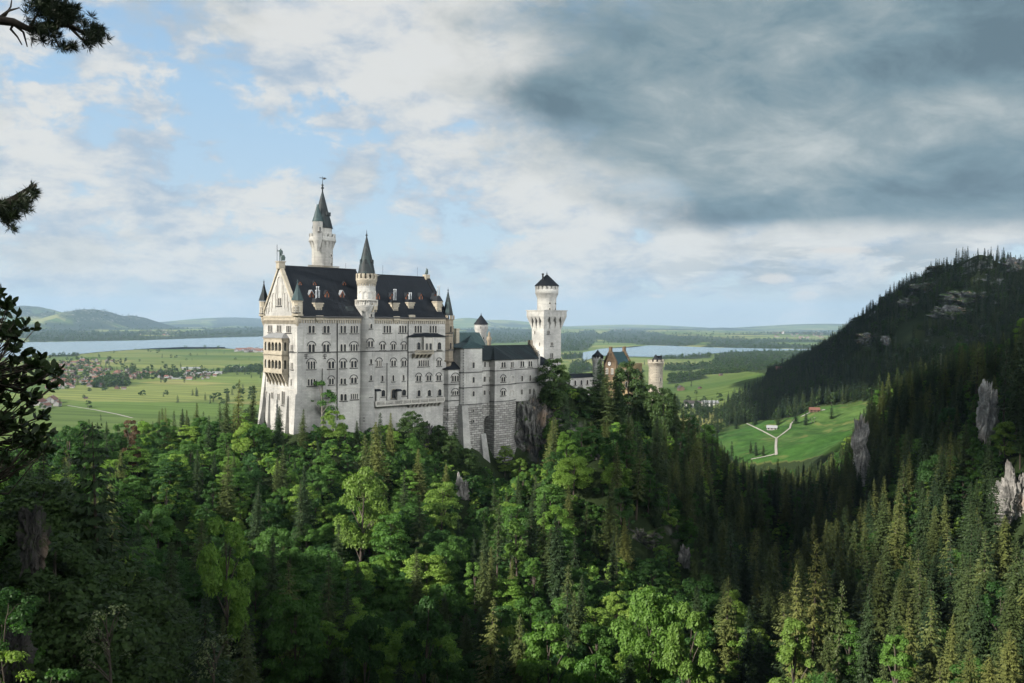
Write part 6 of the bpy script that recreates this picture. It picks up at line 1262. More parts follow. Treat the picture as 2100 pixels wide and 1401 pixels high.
# undergrowth of bushes and saplings between the trunks
ux, uy = rng.uniform(-230, 330, 30000), rng.uniform(80, 520, 30000); uz = ground(ux, uy); upx, upy, uzc = proj(np.stack([ux, uy, uz], -1)); lim_u = np.interp(upx, LIMIT[:, 0], LIMIT[:, 1])
ok = (uzc > 60) & (upx > -300) & (upx < 2400) & (upy < 1460) & ~in_castle(ux, uy) & (uz > 30) & (upy > lim_u + 4)
for (rx, hw, y0, y1, D) in ROCKS: ok &= ~((np.abs(upx - rx) < hw * .8) & (upy > y0 - 10) & (upy < y1 + 25) & (uy < D + 2))
J = np.where(ok)[0][:11000]
CU = model_coll('bush', [broad_model(61, 4.2, 2.4, 1500, 16, .36, .0, lim=2), broad_model(62, 5.5, 2.0, 1500, 16, .36, .0, lim=2), broad_model(63, 3.2, 2.6, 1300, 14, .34, .0, lim=2)])
scatter('undergrowth', np.stack([ux[J], uy[J], uz[J] - .3], -1), rng.uniform(0, 6.28, len(J)), rng.uniform(.6, 1.35, len(J)), rng.integers(0, 3, len(J)), CU, 'bushes and saplings covering the forest floor', 'undergrowth')
# ------------------------------------------------------------------ the wooded hills to the right and behind
hx_, hy_ = np.meshgrid(np.arange(180, 1500, 8.2), np.arange(640, 1950, 8.2)); hx_ = hx_.ravel() + rng.uniform(-3.5, 3.5, hx_.size); hy_ = hy_.ravel() + rng.uniform(-3.5, 3.5, hx_.size)
hz_ = ground(hx_, hy_); c_, m2_ = cover(hx_, hy_); hp, hq, hc = proj(np.stack([hx_, hy_, hz_], -1))
dens = .93 - .88 * sstep(fbm(hx_ / 75, hy_ / 75, 77, 4), .47, .60) * sstep(hz_, 90, 140)
lim_h = np.interp(hp, LIMIT[:, 0], LIMIT[:, 1]); ok = ~((hp > 1440) & (hp < 1765) & (hy_ < 800) & (hq - 17 * FP / hy_ < lim_h - 4)) & (hc > 100) & (hp > 1380) & (hp < 2180) & (c_ > .5) & (hz_ > 13) & (rng.random(hx_.size) < dens) & (np.hypot(hx_, hy_) > 640)
J = np.where(ok)[0]; print('hill trees', len(J))
CL_ = model_coll('hilltree', [LOW['spruce'][0], LOW['spruce'][1], LOW['spruce'][2], LOW['beech'][0], LOW['beech'][1]])
pk = np.where(rng.random(len(J)) < .8, rng.integers(0, 3, len(J)), rng.integers(3, 5, len(J)))
scatter('hill_forest', np.stack([hx_[J], hy_[J], hz_[J] - .3], -1), rng.uniform(0, 6.28, len(J)), rng.uniform(.55, 1.08, len(J)), pk, CL_, 'dark forest covering the steep hill on the right', 'forest')

# ------------------------------------------------------------------ single trees with a look of their own
def gz1(x, y): return float(ground(np.array([x]), np.array([y]))[0])
def solo(name, model, mh, px, yt, D, lab, cat, sxy=1.0, zb=None):
    p = at(px, yt, D); z = gz1(p[0], D) - .3 if zb is None else zb; s = max(.1, (p[2] - z) / mh)
    return tree(name, model, (p[0], D, z), s, rng.uniform(0, 6.28), lab, cat, sxy=sxy)
SPARSE = broad_model(71, 16, 4.6, 1500, 18, .5, .35, lim=16); SPARSE[1].materials[0] = PALEB
solo('broadleaf_tree', SPARSE, 16, 662, 781, 334, 'sparse young tree with bare grey limbs before the palace front', 'broadleaf tree')
RED = broad_model(72, 14, 2.6, 5000, 26, .42, .1, RUSTY, top=1.5); solo('broadleaf_tree', RED, 14, 271, 856, 300, 'reddish brown tree in the green wood left of the palace', 'broadleaf tree', .75)
PINEM = spruce_model(73, 26, 6.6, 1.25, 7, 12, .42, NEEDLE, power=.55, droop=.05, ssz=1.25); solo('pine_tree', PINEM, 26, 206, 866, 98, 'dark pine with bare trunk and flat layered crown in the shade', 'pine tree', .85)
def dead_model(seed, H=20, nb=26):
    r = np.random.default_rng(seed); mb = MB(); mb.tube([(0, 0, -1), (.1, 0, H * .5), (.0, .1, H)], [.26, .17, .04], 6)
    for i in range(nb):
        z = H * (.3 + .68 * r.random()); a = r.random() * 6.28; l = (H - z) * .22 + .5; mb.tube([(0, 0, z), (l * math.cos(a), l * math.sin(a), z - .25 * l)], [.06, .02], 4)
    return mesh_np('trunk', mb.v, mb.f, [GREYB])
DM = [dead_model(1), dead_model(2, 18, 34), dead_model(3, 19, 8)]
for k, (px, yt, yb, D, lab) in enumerate([(1716, 1030, 1118, 392, 'tall bare grey snag in the gorge, thicker of two'), (1702, 1048, 1105, 396, 'thin bare snag beside the thicker grey one'), (1957, 948, 1040, 330, 'bare grey trunk standing on the dark right slope'), (2040, 1272, 1345, 190, 'dead spruce with bare grey branches above the bottom right corner'), (1588, 962, 1030, 520, 'pale dead trunk at the bottom edge of the meadow'), (1930, 722, 760, 440, 'thin dead trunk on the crest of the right slope'), (1862, 938, 1010, 380, 'bare trunk among dark spruces in the middle of the right slope'), (2032, 1215, 1290, 250, 'slim grey dead trunk low on the right slope')]):
    a, b = at(px, yt, D), at(px, yb, D); o = link('dead_tree', DM[k % 3], None, (a[0], D, b[2])); o.scale = ((a[2] - b[2]) / 19,) * 3; tag(o, lab, 'dead tree')
a, b = at(1158, 940, 372), at(1146, 990, 372); mb = MB(); mb.tube([tuple(b), tuple((a + b) / 2 + np.array([.1, 0, .2])), tuple(a)], [.3, .22, .1], 6); o = mb.build('dead_tree', GREYB); tag(o, 'leaning pale trunk without branches under the square tower', 'dead tree')
SAP = broad_model(74, 7, 2.0, 420, 22, .2, .2, GREYL, lim=10); SAP[1].materials[0] = BARK
for px, yt, D, lab in ((225, 1238, 62, 'thin sapling with pale small leaves in the dark lower left'), (432, 1300, 70, 'thin pale sapling at the bottom edge, right of the first one')):
    p = at(px, yt, D); tree('sapling', SAP, (p[0], D, p[2] - 7), 1.0, 1.0, lab, 'sapling')

BU = broad_model(75, 2.2, 1.5, 1400, 14, .16, .0, lim=2)
for px, yt, D, lab in ((8, 1212, 50, 'round green bush on the cliff at the left border'), (6, 1275, 48, 'green bush on the cliff just below the round one'), (112, 1384, 46, 'bright green bush at the bottom edge beside the cliff'), (4, 1345, 46, 'green bush in the bottom left corner')):
    p = at(px, yt, D); tree('bush', BU, (p[0], D, p[2] - 2.1), 1.0, D, lab, 'bush')
# ------------------------------------------------------------------ woods of the plain and the far shores
N = 62000; wx, wy = rng.uniform(-30, 2130, N), 664 + 200 * rng.random(N) ** 1.35
Pn = np.array([flat(a, b) for a, b in zip(wx, np.maximum(wy, 672 + .007 * (wx - 1050)))]); X, Y = Pn[:, 0], Pn[:, 1]; r_ = np.hypot(X, Y)
wd = woods(X, Y); hedge = (fbm(X / 180, Y / 60, 91, 3) > .64) * .09 + .0018 + .16 * inpoly(wx, wy, [(95,745),(180,728),(240,735),(270,752),(430,758),(462,768),(430,779),(300,780),(200,790),(100,800)])
keepw = (rng.random(N) < np.maximum(wd, hedge)) & (r_ > 1250) & (r_ < 16000)
for L_ in LW: keepw &= ~inpoly(X, Y, L_)
cz = ground(X, Y); keepw &= ~((cz > 12) & (r_ < 3000))
J = np.where(keepw)[0]; print('plain trees', len(J))
CT = model_coll('plaintree', TINY['beech'] + TINY['spruce'])
pk = np.where(rng.random(len(J)) < .55, rng.integers(0, 2, len(J)), rng.integers(2, 4, len(J)))
scatter('plain_woods', np.stack([X[J], Y[J], cz[J] - .5], -1), rng.uniform(0, 6.28, len(J)), rng.uniform(.6, 1.15, len(J)) * np.where(pk < 2, 1.05, .8) * (1 + np.clip(r_[J] - 5000, 0, 8000) / 9000), pk, CT, 'woods and hedgerows of the farmland plain and the lake shores', 'woods')
def plain_tree(px, yt, yb, lab, kind='beech'):
    b = flat(px, yb); h = (yb - yt) * b[1] / FP; mods = LOW[kind]; tree('broadleaf_tree' if kind == 'beech' else 'spruce_tree', mods[0], (b[0], b[1], gz1(b[0], b[1]) - .3), h / (14 if kind == 'beech' else 24), 1.0, lab, 'broadleaf tree' if kind == 'beech' else 'spruce')
plain_tree(341, 801, 813, 'lone round tree in the field right of the village'); plain_tree(172, 811, 820, 'small lone tree with a hut in the green field'); plain_tree(1412, 811, 824, 'round tree in the meadow, left of two behind the tower'); plain_tree(1427, 804, 813, 'round tree in the meadow, right of two behind the tower'); plain_tree(1444, 814, 825, 'small tree beside the white houses below the meadow')

# ------------------------------------------------------------------ houses
def house_mesh(w, l, hw, hr, wallm, roofm):
    mb = MB(); a, b = w / 2, l / 2
    mb.add([(-a, -b, 0), (a, -b, 0), (a, b, 0), (-a, b, 0), (-a, -b, hw), (a, -b, hw), (a, b, hw), (-a, b, hw), (0, -b, hw + hr), (0, b, hw + hr)], [(0, 1, 5, 8, 4), (3, 7, 9, 6, 2), (0, 4, 7, 3), (1, 2, 6, 5), (0, 3, 2, 1)])
    e = 1.16; 
    for sg in (-1, 1):
        P_ = [(sg * a * e, -b * 1.1, hw - hr * .16), (sg * a * e, b * 1.1, hw - hr * .16), (0, b * 1.1, hw + hr), (0, -b * 1.1, hw + hr)]; mb.hexa(P_ + [(x, y, z + .3) for x, y, z in P_], 1)
    for i in range(4):
        y = -b + l * (i + .5) / 4
        for sg in (-1, 1): mb.box(min(sg * a, sg * (a + .06)), max(sg * a, sg * (a + .06)), y - .6, y + .6, hw * .5, hw * .78, 2)
    mb.box(-.5, .5, b * .3, b * .3 + .9, hw + hr * .5, hw + hr + 1.2, 0)
    me = mesh_np('house', mb.v, mb.f, [wallm, roofm, GLASS], mb.m); return me
ROOFS = [plain_mat('red_tiles', (.12, .055, .042), .8), plain_mat('brown_tiles', (.075, .048, .042), .8), plain_mat('dark_tiles', (.045, .040, .040), .8), plain_mat('rust_tiles', (.145, .075, .055), .8), plain_mat('grey_roof', (.22, .23, .24), .6)]
CREAM = plain_mat('cream_render', (.22, .205, .18), .9); WOODW = plain_mat('dark_boards', (.10, .065, .045), .9)
HWALL = plain_mat('old_white_render', (.20, .195, .185), .9)
HM = [house_mesh(10, 14, 6, 4, HWALL, ROOFS[0]), house_mesh(11, 16, 6, 4, CREAM, ROOFS[1]), house_mesh(12, 22, 6, 4.5, HWALL, ROOFS[3]), house_mesh(10, 13, 5.5, 3.5, WOODW, ROOFS[2]), house_mesh(14, 26, 6.5, 5, HWALL, ROOFS[0])]
RN = ['red roof', 'brown roof', 'rust red roof', 'dark roof', 'broad red roof']
taken = []
def place_house(px, py, k, lab, grp, s=1.0, rz=None, dmin=15):
    p = flat(px, py, 0.0)
    if any((p[0] - a) ** 2 + (p[1] - b) ** 2 < dmin ** 2 for a, b in taken): return None
    for L_ in LW:
        if inpoly(np.array([p[0]]), np.array([p[1]]), L_)[0]: return None
    taken.append((p[0], p[1])); o = link('house', HM[k], None, (p[0], p[1], gz1(p[0], p[1]) - .4), rng.choice([.2, .25, 1.75, 1.8]) + rng.normal() * .12 if rz is None else rz); o.scale = (s,) * 3
    return tag(o, lab, 'house', grp)
VILL = [(95,752),(130,742),(175,734),(235,738),(232,744),(190,752),(200,757),(265,757),(300,760),(430,762),(462,768),(430,779),(335,780),(300,776),(262,780),(205,794),(150,796),(95,800),(85,775)]
n = 0
for _ in range(3600):
    if n >= 230: break
    px, py = rng.uniform(85, 462), rng.uniform(733, 800)
    if not inpoly(np.array([px]), np.array([py]), VILL)[0] or (px > 205 and py > 782) or (px > 330 and rng.random() < .45): continue
    k = int(rng.choice(5, p=[.26, .2, .24, .2, .10])); front = py > 775
    where = 'near edge' if py > 783 else ('middle' if py > 762 else 'lake side')
    if place_house(px, py, k, 'house with %s at the %s of the village by the lake' % (RN[k], where), 'houses with %s at the %s of the village' % (RN[k], where), rng.uniform(.55, .8), dmin=12): n += 1
for i, (x0, x1, y0, y1, cnt, nm) in enumerate([(484, 545, 714, 723, 34, 'in the lakeside hamlet left of the palace'), (1245, 1300, 677, 684, 22, 'in the hillside hamlet behind the gatehouse'), (1575, 1690, 686, 699, 46, 'in the far village beyond the right lake'), (285, 345, 683, 696, 10, 'on the far shore of the left lake')]):
    n = 0
    for _ in range(900):
        if n >= cnt: break
        px, py = rng.uniform(x0, x1), rng.uniform(y0, y1); k = int(rng.choice(5, p=[.3, .25, .25, .1, .1]))
        if place_house(px, py, k, 'tiny distant house with %s %s' % (RN[k], nm), 'houses with %s %s' % (RN[k], nm), 1.25, dmin=22): n += 1
for px, py, k, s, lab in [(80, 832, 4, 1.1, 'farmhouse with broad red roof, left one of the farm by the road'), (106, 828, 2, 1.25, 'long rust roofed barn of the farm by the road'), (118, 834, 0, 1.0, 'small red roofed house at the right of the farm'), (94, 838, 2, .9, 'low rust roofed shed in front of the farm'), (176, 820, 3, .5, 'tiny dark hut under the small lone tree'), (240, 798, 3, .9, 'dark barn in the field below the grove'), (254, 799, 1, .6, 'brown hut beside the dark field barn'),
        (1396, 803, 3, 1.3, 'long dark field barn behind the round battlemented tower'), (1435, 805, 3, .6, 'small dark hut in the meadow beyond the gatehouse'), (1478, 785, 3, .7, 'dark shed in the middle of the far meadow')]:
    place_house(px, py, k, lab, None, s, dmin=4)
for px, py, rz, s, lab in [(392, 757, 1.7, (1.6, 1.3, .8), 'long white hall with grey roof, upper one near the village'), (400, 769, 1.6, (1.5, 1.2, .9), 'long white hall with grey roof, lower left one'), (436, 767, 1.75, (1.4, 1.3, .9), 'white works building at the right end of the village'), (358, 777, 1.65, (1.3, 1.0, .7), 'low white shed at the field edge of the village'), (490, 756, 1.7, (1.3, 1.0, .8), 'pale grey roofed hall beside the palace loggia')]:
    p = flat(px, py); o = link('hall', house_mesh(16, 40, 6, 2.4, WHITEW, ROOFS[4]), None, (p[0], p[1], -.4), rz); o.scale = s; tag(o, lab, 'hall')
# church of the far village
p = flat(1604, 692); ch = empty('church', (p[0], p[1], gz1(p[0], p[1])), .3); ch.scale = (1.3,) * 3; tag(ch, 'white church with red roof in the far village', 'church')
o = link('nave', house_mesh(14, 30, 10, 8, WHITEW, ROOFS[3]), ch); mb = MB(); mb.box(-4, 4, -22, -14, 0, 24); mb.lathe(0, -18, [(5, 24), (4.5, 27), (2, 31), (.2, 37)], 10, 1); mb.build('church_tower', [WHITEW, ROOFS[0]], ch)
# meadow: cottage, red roofed barn, white inn, fence posts
def building(name, px, py, D0, w, l, hw, hr, rz, wm, rm, lab, cat, zo=0.0):
    p = hit(px, py, D0); b = empty(name, (p[0], p[1], gz1(p[0], p[1]) - .2 + zo), rz); tag(b, lab, cat); a, c = w / 2, l / 2
    mb = MB(); mb.add([(-a, -c, 0), (a, -c, 0), (a, c, 0), (-a, c, 0), (-a, -c, hw), (a, -c, hw), (a, c, hw), (-a, c, hw), (0, -c, hw + hr), (0, c, hw + hr)], [(0, 1, 5, 8, 4), (3, 7, 9, 6, 2), (0, 4, 7, 3), (1, 2, 6, 5), (0, 3, 2, 1)]); mb.build('wall', wm, b)
    mb = MB()
    for sg in (-1, 1): P_ = [(sg * a * 1.2, -c * 1.1, hw - hr * .2), (sg * a * 1.2, c * 1.1, hw - hr * .2), (0, c * 1.1, hw + hr), (0, -c * 1.1, hw + hr)]; mb.hexa(P_ + [(x, y, z + .35) for x, y, z in P_])
    mb.build('roof', rm, b)
    for i in range(3):
        for sg in (-1, 1): mb = MB(); y = -c + l * (i + .5) / 3; mb.box(min(sg * a, sg * (a + .08)), max(sg * a, sg * (a + .08)), y - .7, y + .7, hw * .35, hw * .75); mb.build('window', GLASS, b)
    mb = MB(); mb.box(-1.0, 1.0, -c - .1, -c, .1, 2.3); mb.build('door', WOODW, b)
    return b
building('cottage', 1583, 882, 600, 5.5, 10, 2.8, 1.8, 1.25, HWALL, ROOFS[4], 'white cottage with grey roof beside the forked path', 'cottage')
building('barn', 1670, 845, 700, 6, 10.5, 2.8, 2.2, 1.45, WOODW, ROOFS[0], 'wooden barn with red roof at the top of the meadow', 'barn')
building('inn', 1423, 836, 900, 16, 34, 9, 4, 1.4, WHITEW, ROOFS[2], 'white inn behind the spruces below the meadow, left of two', 'house', 0); building('inn', 1456, 833, 900, 14, 26, 7, 3, 1.6, WHITEW, ROOFS[4], 'white inn behind the spruces below the meadow, right of two', 'house', 0)
building('lodge', 1608, 763, 1400, 14, 30, 6, 5, 1.3, WOODW, ROOFS[3], 'red roofed lodge at the edge of the far dark forest', 'house')
def road(name, pts, wd_, lab, D0=600, mat=None):
    Q = []
    for i in range(len(pts) - 1):
        for t in np.linspace(0, 1, 14)[:-1]: Q.append(hit(pts[i][0] + (pts[i + 1][0] - pts[i][0]) * t, pts[i][1] + (pts[i + 1][1] - pts[i][1]) * t, D0))
    Q.append(hit(*pts[-1], D0)); Q = np.array(Q); T = np.gradient(Q[:, :2], axis=0); T /= np.linalg.norm(T, axis=1)[:, None] + 1e-9; Nn = np.stack([-T[:, 1], T[:, 0]], -1)
    V = []
    for s_ in (-1, -.35, .35, 1): 
        xy = Q[:, :2] + Nn * wd_ / 2 * s_; V.append(np.column_stack([xy, ground(xy[:, 0], xy[:, 1]) + .45]))
    n_ = len(Q); V = np.concatenate(V); Fq = np.array([(k * n_ + i, k * n_ + i + 1, (k + 1) * n_ + i + 1, (k + 1) * n_ + i) for k in range(3) for i in range(n_ - 1)])
    return tag(link(name, mesh_np(name, V, Fq, [mat])), lab, 'path', kind='structure')
GRAVEL = plain_mat('pale_gravel', (.25, .24, .215), .95, sc=.3)
road('path', [(1592, 934), (1591, 918), (1592, 900)], 2.2, 'pale path stem of the fork in the meadow', 600, GRAVEL); road('path', [(1592, 900), (1562, 884), (1531, 869)], 1.8, 'left arm of the forked pale path', 600, GRAVEL); road('path', [(1592, 900), (1606, 890), (1620, 879), (1622, 870), (1630, 862)], 1.8, 'right arm of the forked pale path', 600, GRAVEL)
road('path', [(1540, 943), (1566, 938), (1592, 932)], 1.8, 'pale path along the bottom of the meadow', 600, GRAVEL); road('path', [(1644, 855), (1660, 847), (1692, 841)], 3, 'pale drive in front of the red roofed barn', 650, GRAVEL); road('path', [(138, 832), (200, 842), (240, 850), (272, 858)], 4, 'pale farm road across the green field', 1000, GRAVEL)
for px, py, lab in ((1664, 868, 'pale post in the meadow, left of two'), (1670, 866, 'pale post in the meadow, right of two')):
    p = hit(px, py, 600); mb = MB(); mb.frus(0, 0, -.5, 5.5, .22, .16, 6); mb.box(-.9, .9, -.1, .1, 4.8, 5.1); tag(mb.build('pole', GREYB, None, p), lab, 'pole')
for px, yt, yb, D0 in ((1632, 838, 868, 700), (1652, 845, 872, 700), (1705, 826, 860, 700), (1548, 838, 872, 700), (1596, 842, 872, 700), (1510, 845, 880, 700), (1550, 902, 935, 600), (1565, 912, 935, 600), (1540, 905, 930, 600)):
    p = hit(px, yb, D0); h = (yb - yt) * p[1] / FP; tree('spruce_tree', LOW['spruce'][int(rng.integers(3))], tuple(p - np.array([0, 0, .5])), h / 24, rng.uniform(0, 6), 'dark spruce standing free on the meadow slope', 'spruce', 'spruces on the meadow slope', sxy=1.9)
# belt of dark spruces between the meadow and the plain
bx, by = [], []
for px, py, D0 in zip(rng.uniform(1425, 1800, 420), rng.uniform(0, 1, 420), [700] * 420):
    lo, hi = np.interp(px, [1425, 1500, 1600, 1700, 1800], [838, 846, 850, 832, 818]), np.interp(px, [1425, 1500, 1600, 1700, 1800], [892, 868, 860, 834, 820])
    p = hit(px, lo + (hi - lo) * py, 640); bx.append(p[0]); by.append(p[1] + rng.uniform(0, 260))
bx, by = np.array(bx), np.array(by); scatter('spruce_belt', np.stack([bx, by, ground(bx, by) - .4], -1), rng.uniform(0, 6.28, len(bx)), rng.uniform(.5, 1.0, len(bx)), rng.integers(0, 5, len(bx)), CL_, 'belt of dark spruces behind the meadow', 'forest')

# ------------------------------------------------------------------ visitors before the gatehouse
CLOTH = [('dark blue', (.03, .04, .09)), ('red', (.35, .04, .03)), ('white', (.6, .6, .58)), ('black', (.02, .02, .02)), ('grey', (.25, .25, .26)), ('pale blue', (.25, .36, .48)), ('pink', (.5, .2, .22)), ('green', (.06, .15, .06)), ('beige', (.42, .34, .24))]
for i, (cn, c) in enumerate(CLOTH):
    V_, E_, R_ = human(1.62 + .02 * i, False, .08 * (i % 2)); mt = plain_mat(cn.replace(' ', '_') + '_clothes', c, .9); pm = skin_mesh('person', V_, E_, R_, mt, 1)
    hair = plain_mat('hair', (.05, .035, .025), .8) if i == 0 else hair; skin = plain_mat('skin', (.45, .27, .19), .6) if i == 0 else skin; trou = plain_mat('dark_trousers', (.03, .03, .045), .9) if i == 0 else trou
    pm.materials.append(skin); pm.materials.append(trou)
    for f in pm.polygons:
        k = (1.62 + .02 * i) / 1.75; zc_ = f.center.z / k; f.material_index = 1 if zc_ > 1.48 or (abs(f.center.x) > .2 * k and .8 < zc_ < .98) else (2 if zc_ < .9 else 0)
    p = at(1299 + i * 4.6 + rng.uniform(-1, 1), 846, 445 + rng.uniform(-5, 5)); o = link('person', pm, None, (p[0], p[1], gz1(p[0], p[1])), rng.uniform(-1, 1)); tag(o, 'person in %s top standing in the crowd before the gatehouse' % cn, 'person', 'visitors before the gatehouse')
    mb = MB(); k = (1.62 + .02 * i) / 1.75; mb.lathe(0, .02, [(.06 * k, 1.60 * k), (.105 * k, 1.66 * k), (.10 * k, 1.73 * k), (.04 * k, 1.79 * k)], 10); mb.build('hair', hair, o)

# ------------------------------------------------------------------ foreground: leafy shrub and pine at the left of the viewpoint
r = np.random.default_rng(99)
DLEAF = leaf_mat('dark_glossy_leaves', [(0, (.018, .034, .012)), (1, (.026, .044, .014))], .18)
SH = [(-20,590),(22,598),(62,622),(60,640),(38,655),(66,668),(98,655),(102,668),(86,690),(50,700),(52,716),(100,735),(122,760),(126,785),(108,800),(84,812),(60,832),(104,846),(100,868),(112,890),(118,910),(104,925),(96,960),(-20,985)]
sh = empty('shrub', (-4.2, 6.0, 150.5)); tag(sh, 'dark leafy shrub reaching in from the left border', 'shrub')
Cs, Ns, Ds, Ls = [], [], [], []; mb = MB((-4.2, 6.0, 150.5)); tips = []
for k in range(400):
    px, py = r.uniform(-20, 126), r.uniform(590, 985)
    if inpoly(np.array([px]), np.array([py]), SH)[0]: tips.append((px, py, 6.0 + r.uniform(-.5, .5)))
    if len(tips) > 120: break
roots = [at(-60, 1010, 6.0), at(-70, 900, 6.1), at(-60, 780, 5.9)]
for (px, py, D) in tips:
    t = at(px, py, D); b = min(roots, key=lambda q: np.linalg.norm(q - t) + (6 if q[2] > t[2] else 0)); m1 = b + (t - b) * .55 + np.array([0, r.normal() * .05, -.04 + r.normal() * .05])
    mb.tube([b, m1, t], [.010, .006, .003], 4)
    dv = unit(t - m1)
    for j in range(9):
        c = t + (m1 - t) * r.uniform(0, .18) ; d_ = unit(dv * .7 + np.array([r.normal() * .8, r.normal() * .8, r.normal() * .55 + .12])); Ds.append(d_); Cs.append(c); Ls.append(r.uniform(.045, .085)); Ns.append(unit(np.cross(d_, r.normal(size=3))))
mb.build('stem', BARK, sh)
V, Fq = [], []
for c, d_, l, n_ in zip(Cs, Ds, Ls, Ns):
    w = np.cross(n_, d_); b = len(V); prof = [(0, 0), (.25, .16), (.55, .24), (.8, .17), (1, 0)]
    for s_, h in prof: 
        for sg in ((-1, 1) if h else (0,)): V.append(c + d_ * l * s_ + w * l * h * sg + n_ * l * (.12 * h * 2 - .12 * s_ * s_) - np.array([-4.2, 6.0, 150.5]))
    Fq += [(b, b + 1, b + 2), (b + 1, b + 3, b + 4, b + 2), (b + 3, b + 5, b + 6, b + 4), (b + 5, b + 7, b + 6)]
me = mesh_np('foliage', V, Fq, [DLEAF]); a_ = me.attributes.new('lv', 'FLOAT', 'FACE'); a_.data.foreach_set('value', np.repeat(r.random(len(Cs)), 4)[:len(me.polygons)].astype(np.float32)); link('foliage', me, sh)
PN = leaf_mat('pine_needles', [(0, (.012, .022, .012)), (1, (.020, .032, .015))], .1)
B0 = np.array([-10.5, 2.5, 140.0]); pt = empty('pine_tree', tuple(B0)); tag(pt, 'old pine left of the viewpoint whose branches hang into the upper left corner', 'pine tree')
mb = MB(tuple(B0)); mb.tube([B0, B0 + [0, 0, 10], B0 + [.3, 0, 20], B0 + [.4, .2, 28]], [.4, .34, .26, .08], 9); mb.build('trunk', BARK, pt)
c_, t_ = broad_model(81, 17, 4.0, 9000, 40, .5, .02, PN, lim=2); o = link('crown', c_, pt, (-.6, -.8, 11.5)); bpy.data.meshes.remove(t_)
def pine_branch(D, spine, twigs, dens, rr, ntuft=None):
    mb = MB(tuple(B0)); P_ = [B0 + np.array([.2, .2, at(*spine[0], D)[2] - 140 - .4])] + [at(x, y, D) for x, y in spine]; mb.tube(P_, [.09] + list(np.linspace(.045, .012, len(spine))), 6)
    tf = []
    for poly in twigs:
        q = [at(x, y, D + dy) for x, y, dy in poly]; mb.tube(q, list(np.linspace(.016, .005, len(q))), 4)
    br_ = mb.build('branch', BARK, pt); Cn, An, Bn = [], [], []
    for (cx, cy, sx, sy, cnt) in dens:
        for _ in range(cnt):
            c = at(cx + r.normal() * sx, cy + r.normal() * sy, D + r.normal() * .25); ax = unit(np.array([.5, r.normal() * .5, .5 + r.normal() * .4]))
            nn = 40; dv = unit(r.normal(size=(nn, 3)) + ax * .9); ln = r.uniform(.05, .085, nn)[:, None]; Cn.append(c + dv * ln / 2); An.append(dv * ln / 2); Bn.append(unit(np.cross(dv, r.normal(size=(nn, 3)))) * .0030)
    V, Fq = quads(np.concatenate(Cn) - B0, np.concatenate(An), np.concatenate(Bn)); me = mesh_np('needles', V, Fq, [PN]); a_ = me.attributes.new('lv', 'FLOAT', 'FACE'); a_.data.foreach_set('value', r.random(len(Fq)).astype(np.float32)); link('needles', me, br_)
pine_branch(7.5, [(-60, 20), (0, 42), (30, 46), (60, 60), (95, 50), (140, 52), (170, 66), (205, 72)], [[(0, 42, 0), (12, 30, .1), (22, 14, .1), (24, 0, .1)], [(30, 46, 0), (22, 60, .05), (36, 76, 0), (45, 92, 0)], [(20, 44, 0), (48, 66, .1), (56, 96, .1)], [(95, 50, 0), (112, 74, 0), (120, 95, .1), (150, 98, .1)], [(140, 52, 0), (165, 78, 0), (185, 90, 0)], [(60, 60, 0), (70, 40, 0), (85, 15, .1)], [(95, 50, 0), (110, 20, 0), (140, 0, 0)], [(0, 36, 0), (18, 22, 0), (40, 16, .1)]],
    [(75, 12, 16, 12, 25), (110, 14, 22, 16, 60), (125, 34, 20, 12, 49), (145, 26, 10, 10, 22), (80, 55, 14, 10, 16), (108, 66, 12, 8, 13), (185, 70, 11, 9, 33), (198, 72, 8, 8, 16), (178, 88, 8, 5, 8), (125, 98, 8, 4, 6), (148, 98, 7, 4, 6), (62, 76, 6, 6, 4), (86, 84, 4, 3, 3)], 0)
pine_branch(7.0, [(-60, 470), (0, 424), (30, 408), (60, 388), (74, 379)], [[(20, 413, 0), (24, 430, 0), (18, 460, .1)], [(40, 402, 0), (52, 420, 0), (56, 436, 0)], [(0, 424, 0), (6, 445, .1), (20, 470, .1)], [(60, 388, 0), (62, 378, 0)]],
    [(14, 448, 9, 9, 19), (24, 428, 9, 9, 19), (48, 412, 9, 7, 15), (66, 396, 7, 6, 10), (40, 424, 8, 6, 7), (4, 424, 6, 6, 4), (56, 430, 4, 4, 3), (20, 464, 5, 4, 3)], 0)

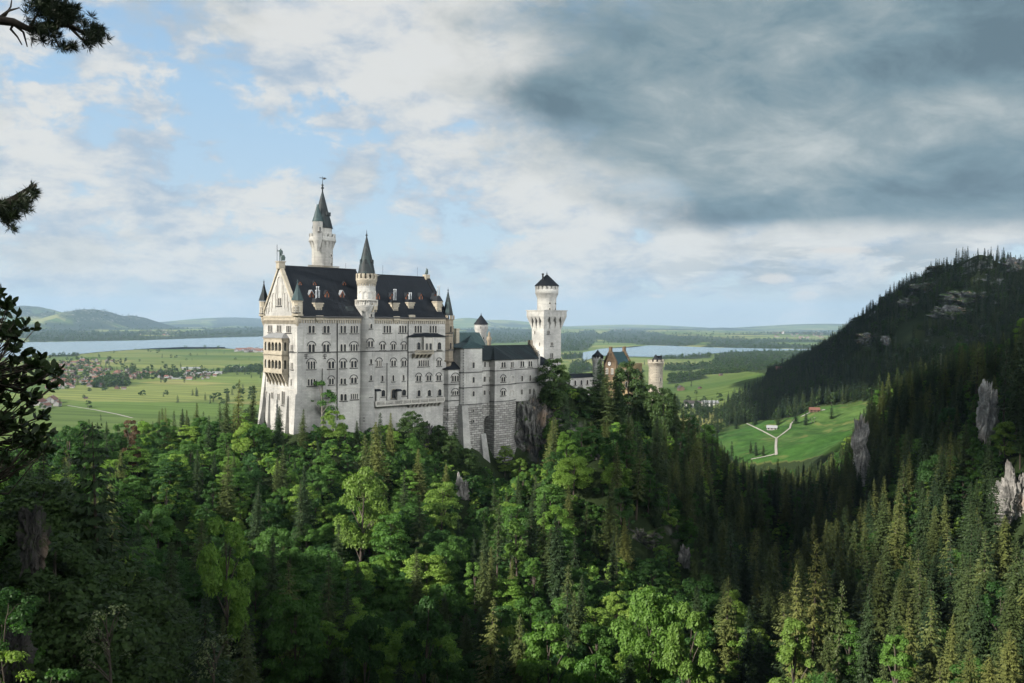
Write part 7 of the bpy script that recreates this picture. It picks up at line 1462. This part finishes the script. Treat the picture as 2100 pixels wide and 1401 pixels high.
# ------------------------------------------------------------------ unseen cloud, added and cut to shape to shade the right hand hills
CP = [(66,290),(84,236),(120,208),(146,215),(148,300),(162,350),(230,372),(420,365),(1000,600),(1500,900),(1500,1900),(420,1900),(330,1250),(240,1000),(296,990),(420,1010),(445,860),(300,740),(215,660),(165,560),(150,470),(110,400),(82,340)]
ZC = 1150.0; off = SUN_DIR / SUN_DIR[2] * (ZC - 90)
gxs, gys = np.meshgrid(np.arange(60, 1580, 10.0), np.arange(200, 1960, 10.0)); jx, jy = gxs + 60 * (fbm(gxs / 70, gys / 70, 61, 4) - .5), gys + 60 * (fbm(gxs / 70, gys / 70, 62, 4) - .5)
ins = inpoly(jx.ravel(), jy.ravel(), CP).reshape(gxs.shape); ins &= ~((fbm(gxs / 48, gys / 48, 66, 2) > .585) & (gys < 620) & (gxs > 150)); edge = ins.astype(float)
for _ in range(6): edge = (edge + np.roll(edge, 1, 0) + np.roll(edge, -1, 0) + np.roll(edge, 1, 1) + np.roll(edge, -1, 1)) / 5 * ins
hgt = edge * (50 + 130 * fbm(gxs / 120, gys / 120, 63, 5)); low = edge * (20 + 40 * fbm(gxs / 150, gys / 150, 64, 4))
ny, nx = gxs.shape; Vt = np.stack([gxs + off[0], gys + off[1], ZC + hgt], -1).reshape(-1, 3); Vb = np.stack([gxs + off[0], gys + off[1], ZC - low], -1).reshape(-1, 3)
q = [(j * nx + i) for j in range(ny - 1) for i in range(nx - 1) if ins[j, i] and ins[j + 1, i] and ins[j, i + 1] and ins[j + 1, i + 1]]; q = np.array(q); Fq = np.stack([q, q + 1, q + nx + 1, q + nx], -1); Fb = Fq[:, ::-1] + nx * ny
mt, n = new_mat('shade_cloud'); dfu = node(n, 'ShaderNodeBsdfDiffuse', {0: (.9, .9, .9, 1)}); tr = node(n, 'ShaderNodeBsdfTranslucent', {0: (.8, .8, .82, 1)}); mx = node(n, 'ShaderNodeMixShader', {0: .4, 1: dfu.outputs[0], 2: tr.outputs[0]}); n.links.new(mx.outputs[0], node(n, 'ShaderNodeOutputMaterial').inputs[0])
tag(link('shade_cloud', mesh_np('shade_cloud', np.concatenate([Vt, Vb]), np.concatenate([Fq, Fb]), [mt], smooth=True)), 'unseen cloudbank added high up to shade the right hand hills', 'shade_cloud', kind='structure')
# ------------------------------------------------------------------ the air
zmax = max(float((np.array([v.co.z for v in ground_ob.data.vertices])).max()), 300.0) + 25
mt, n = new_mat('haze_air'); pv = node(n, 'ShaderNodeVolumePrincipled', {'Color': (.305, .44, .59, 1), 'Density': HAZE, 'Anisotropy': 0.0}); n.links.new(pv.outputs[0], node(n, 'ShaderNodeOutputMaterial').inputs['Volume'])
mb = MB(); mb.box(-29500, 29500, -29500, 29500, -9.0, zmax); tag(mb.build('haze', mt), 'thin blue haze over the plain', 'haze', kind='stuff')
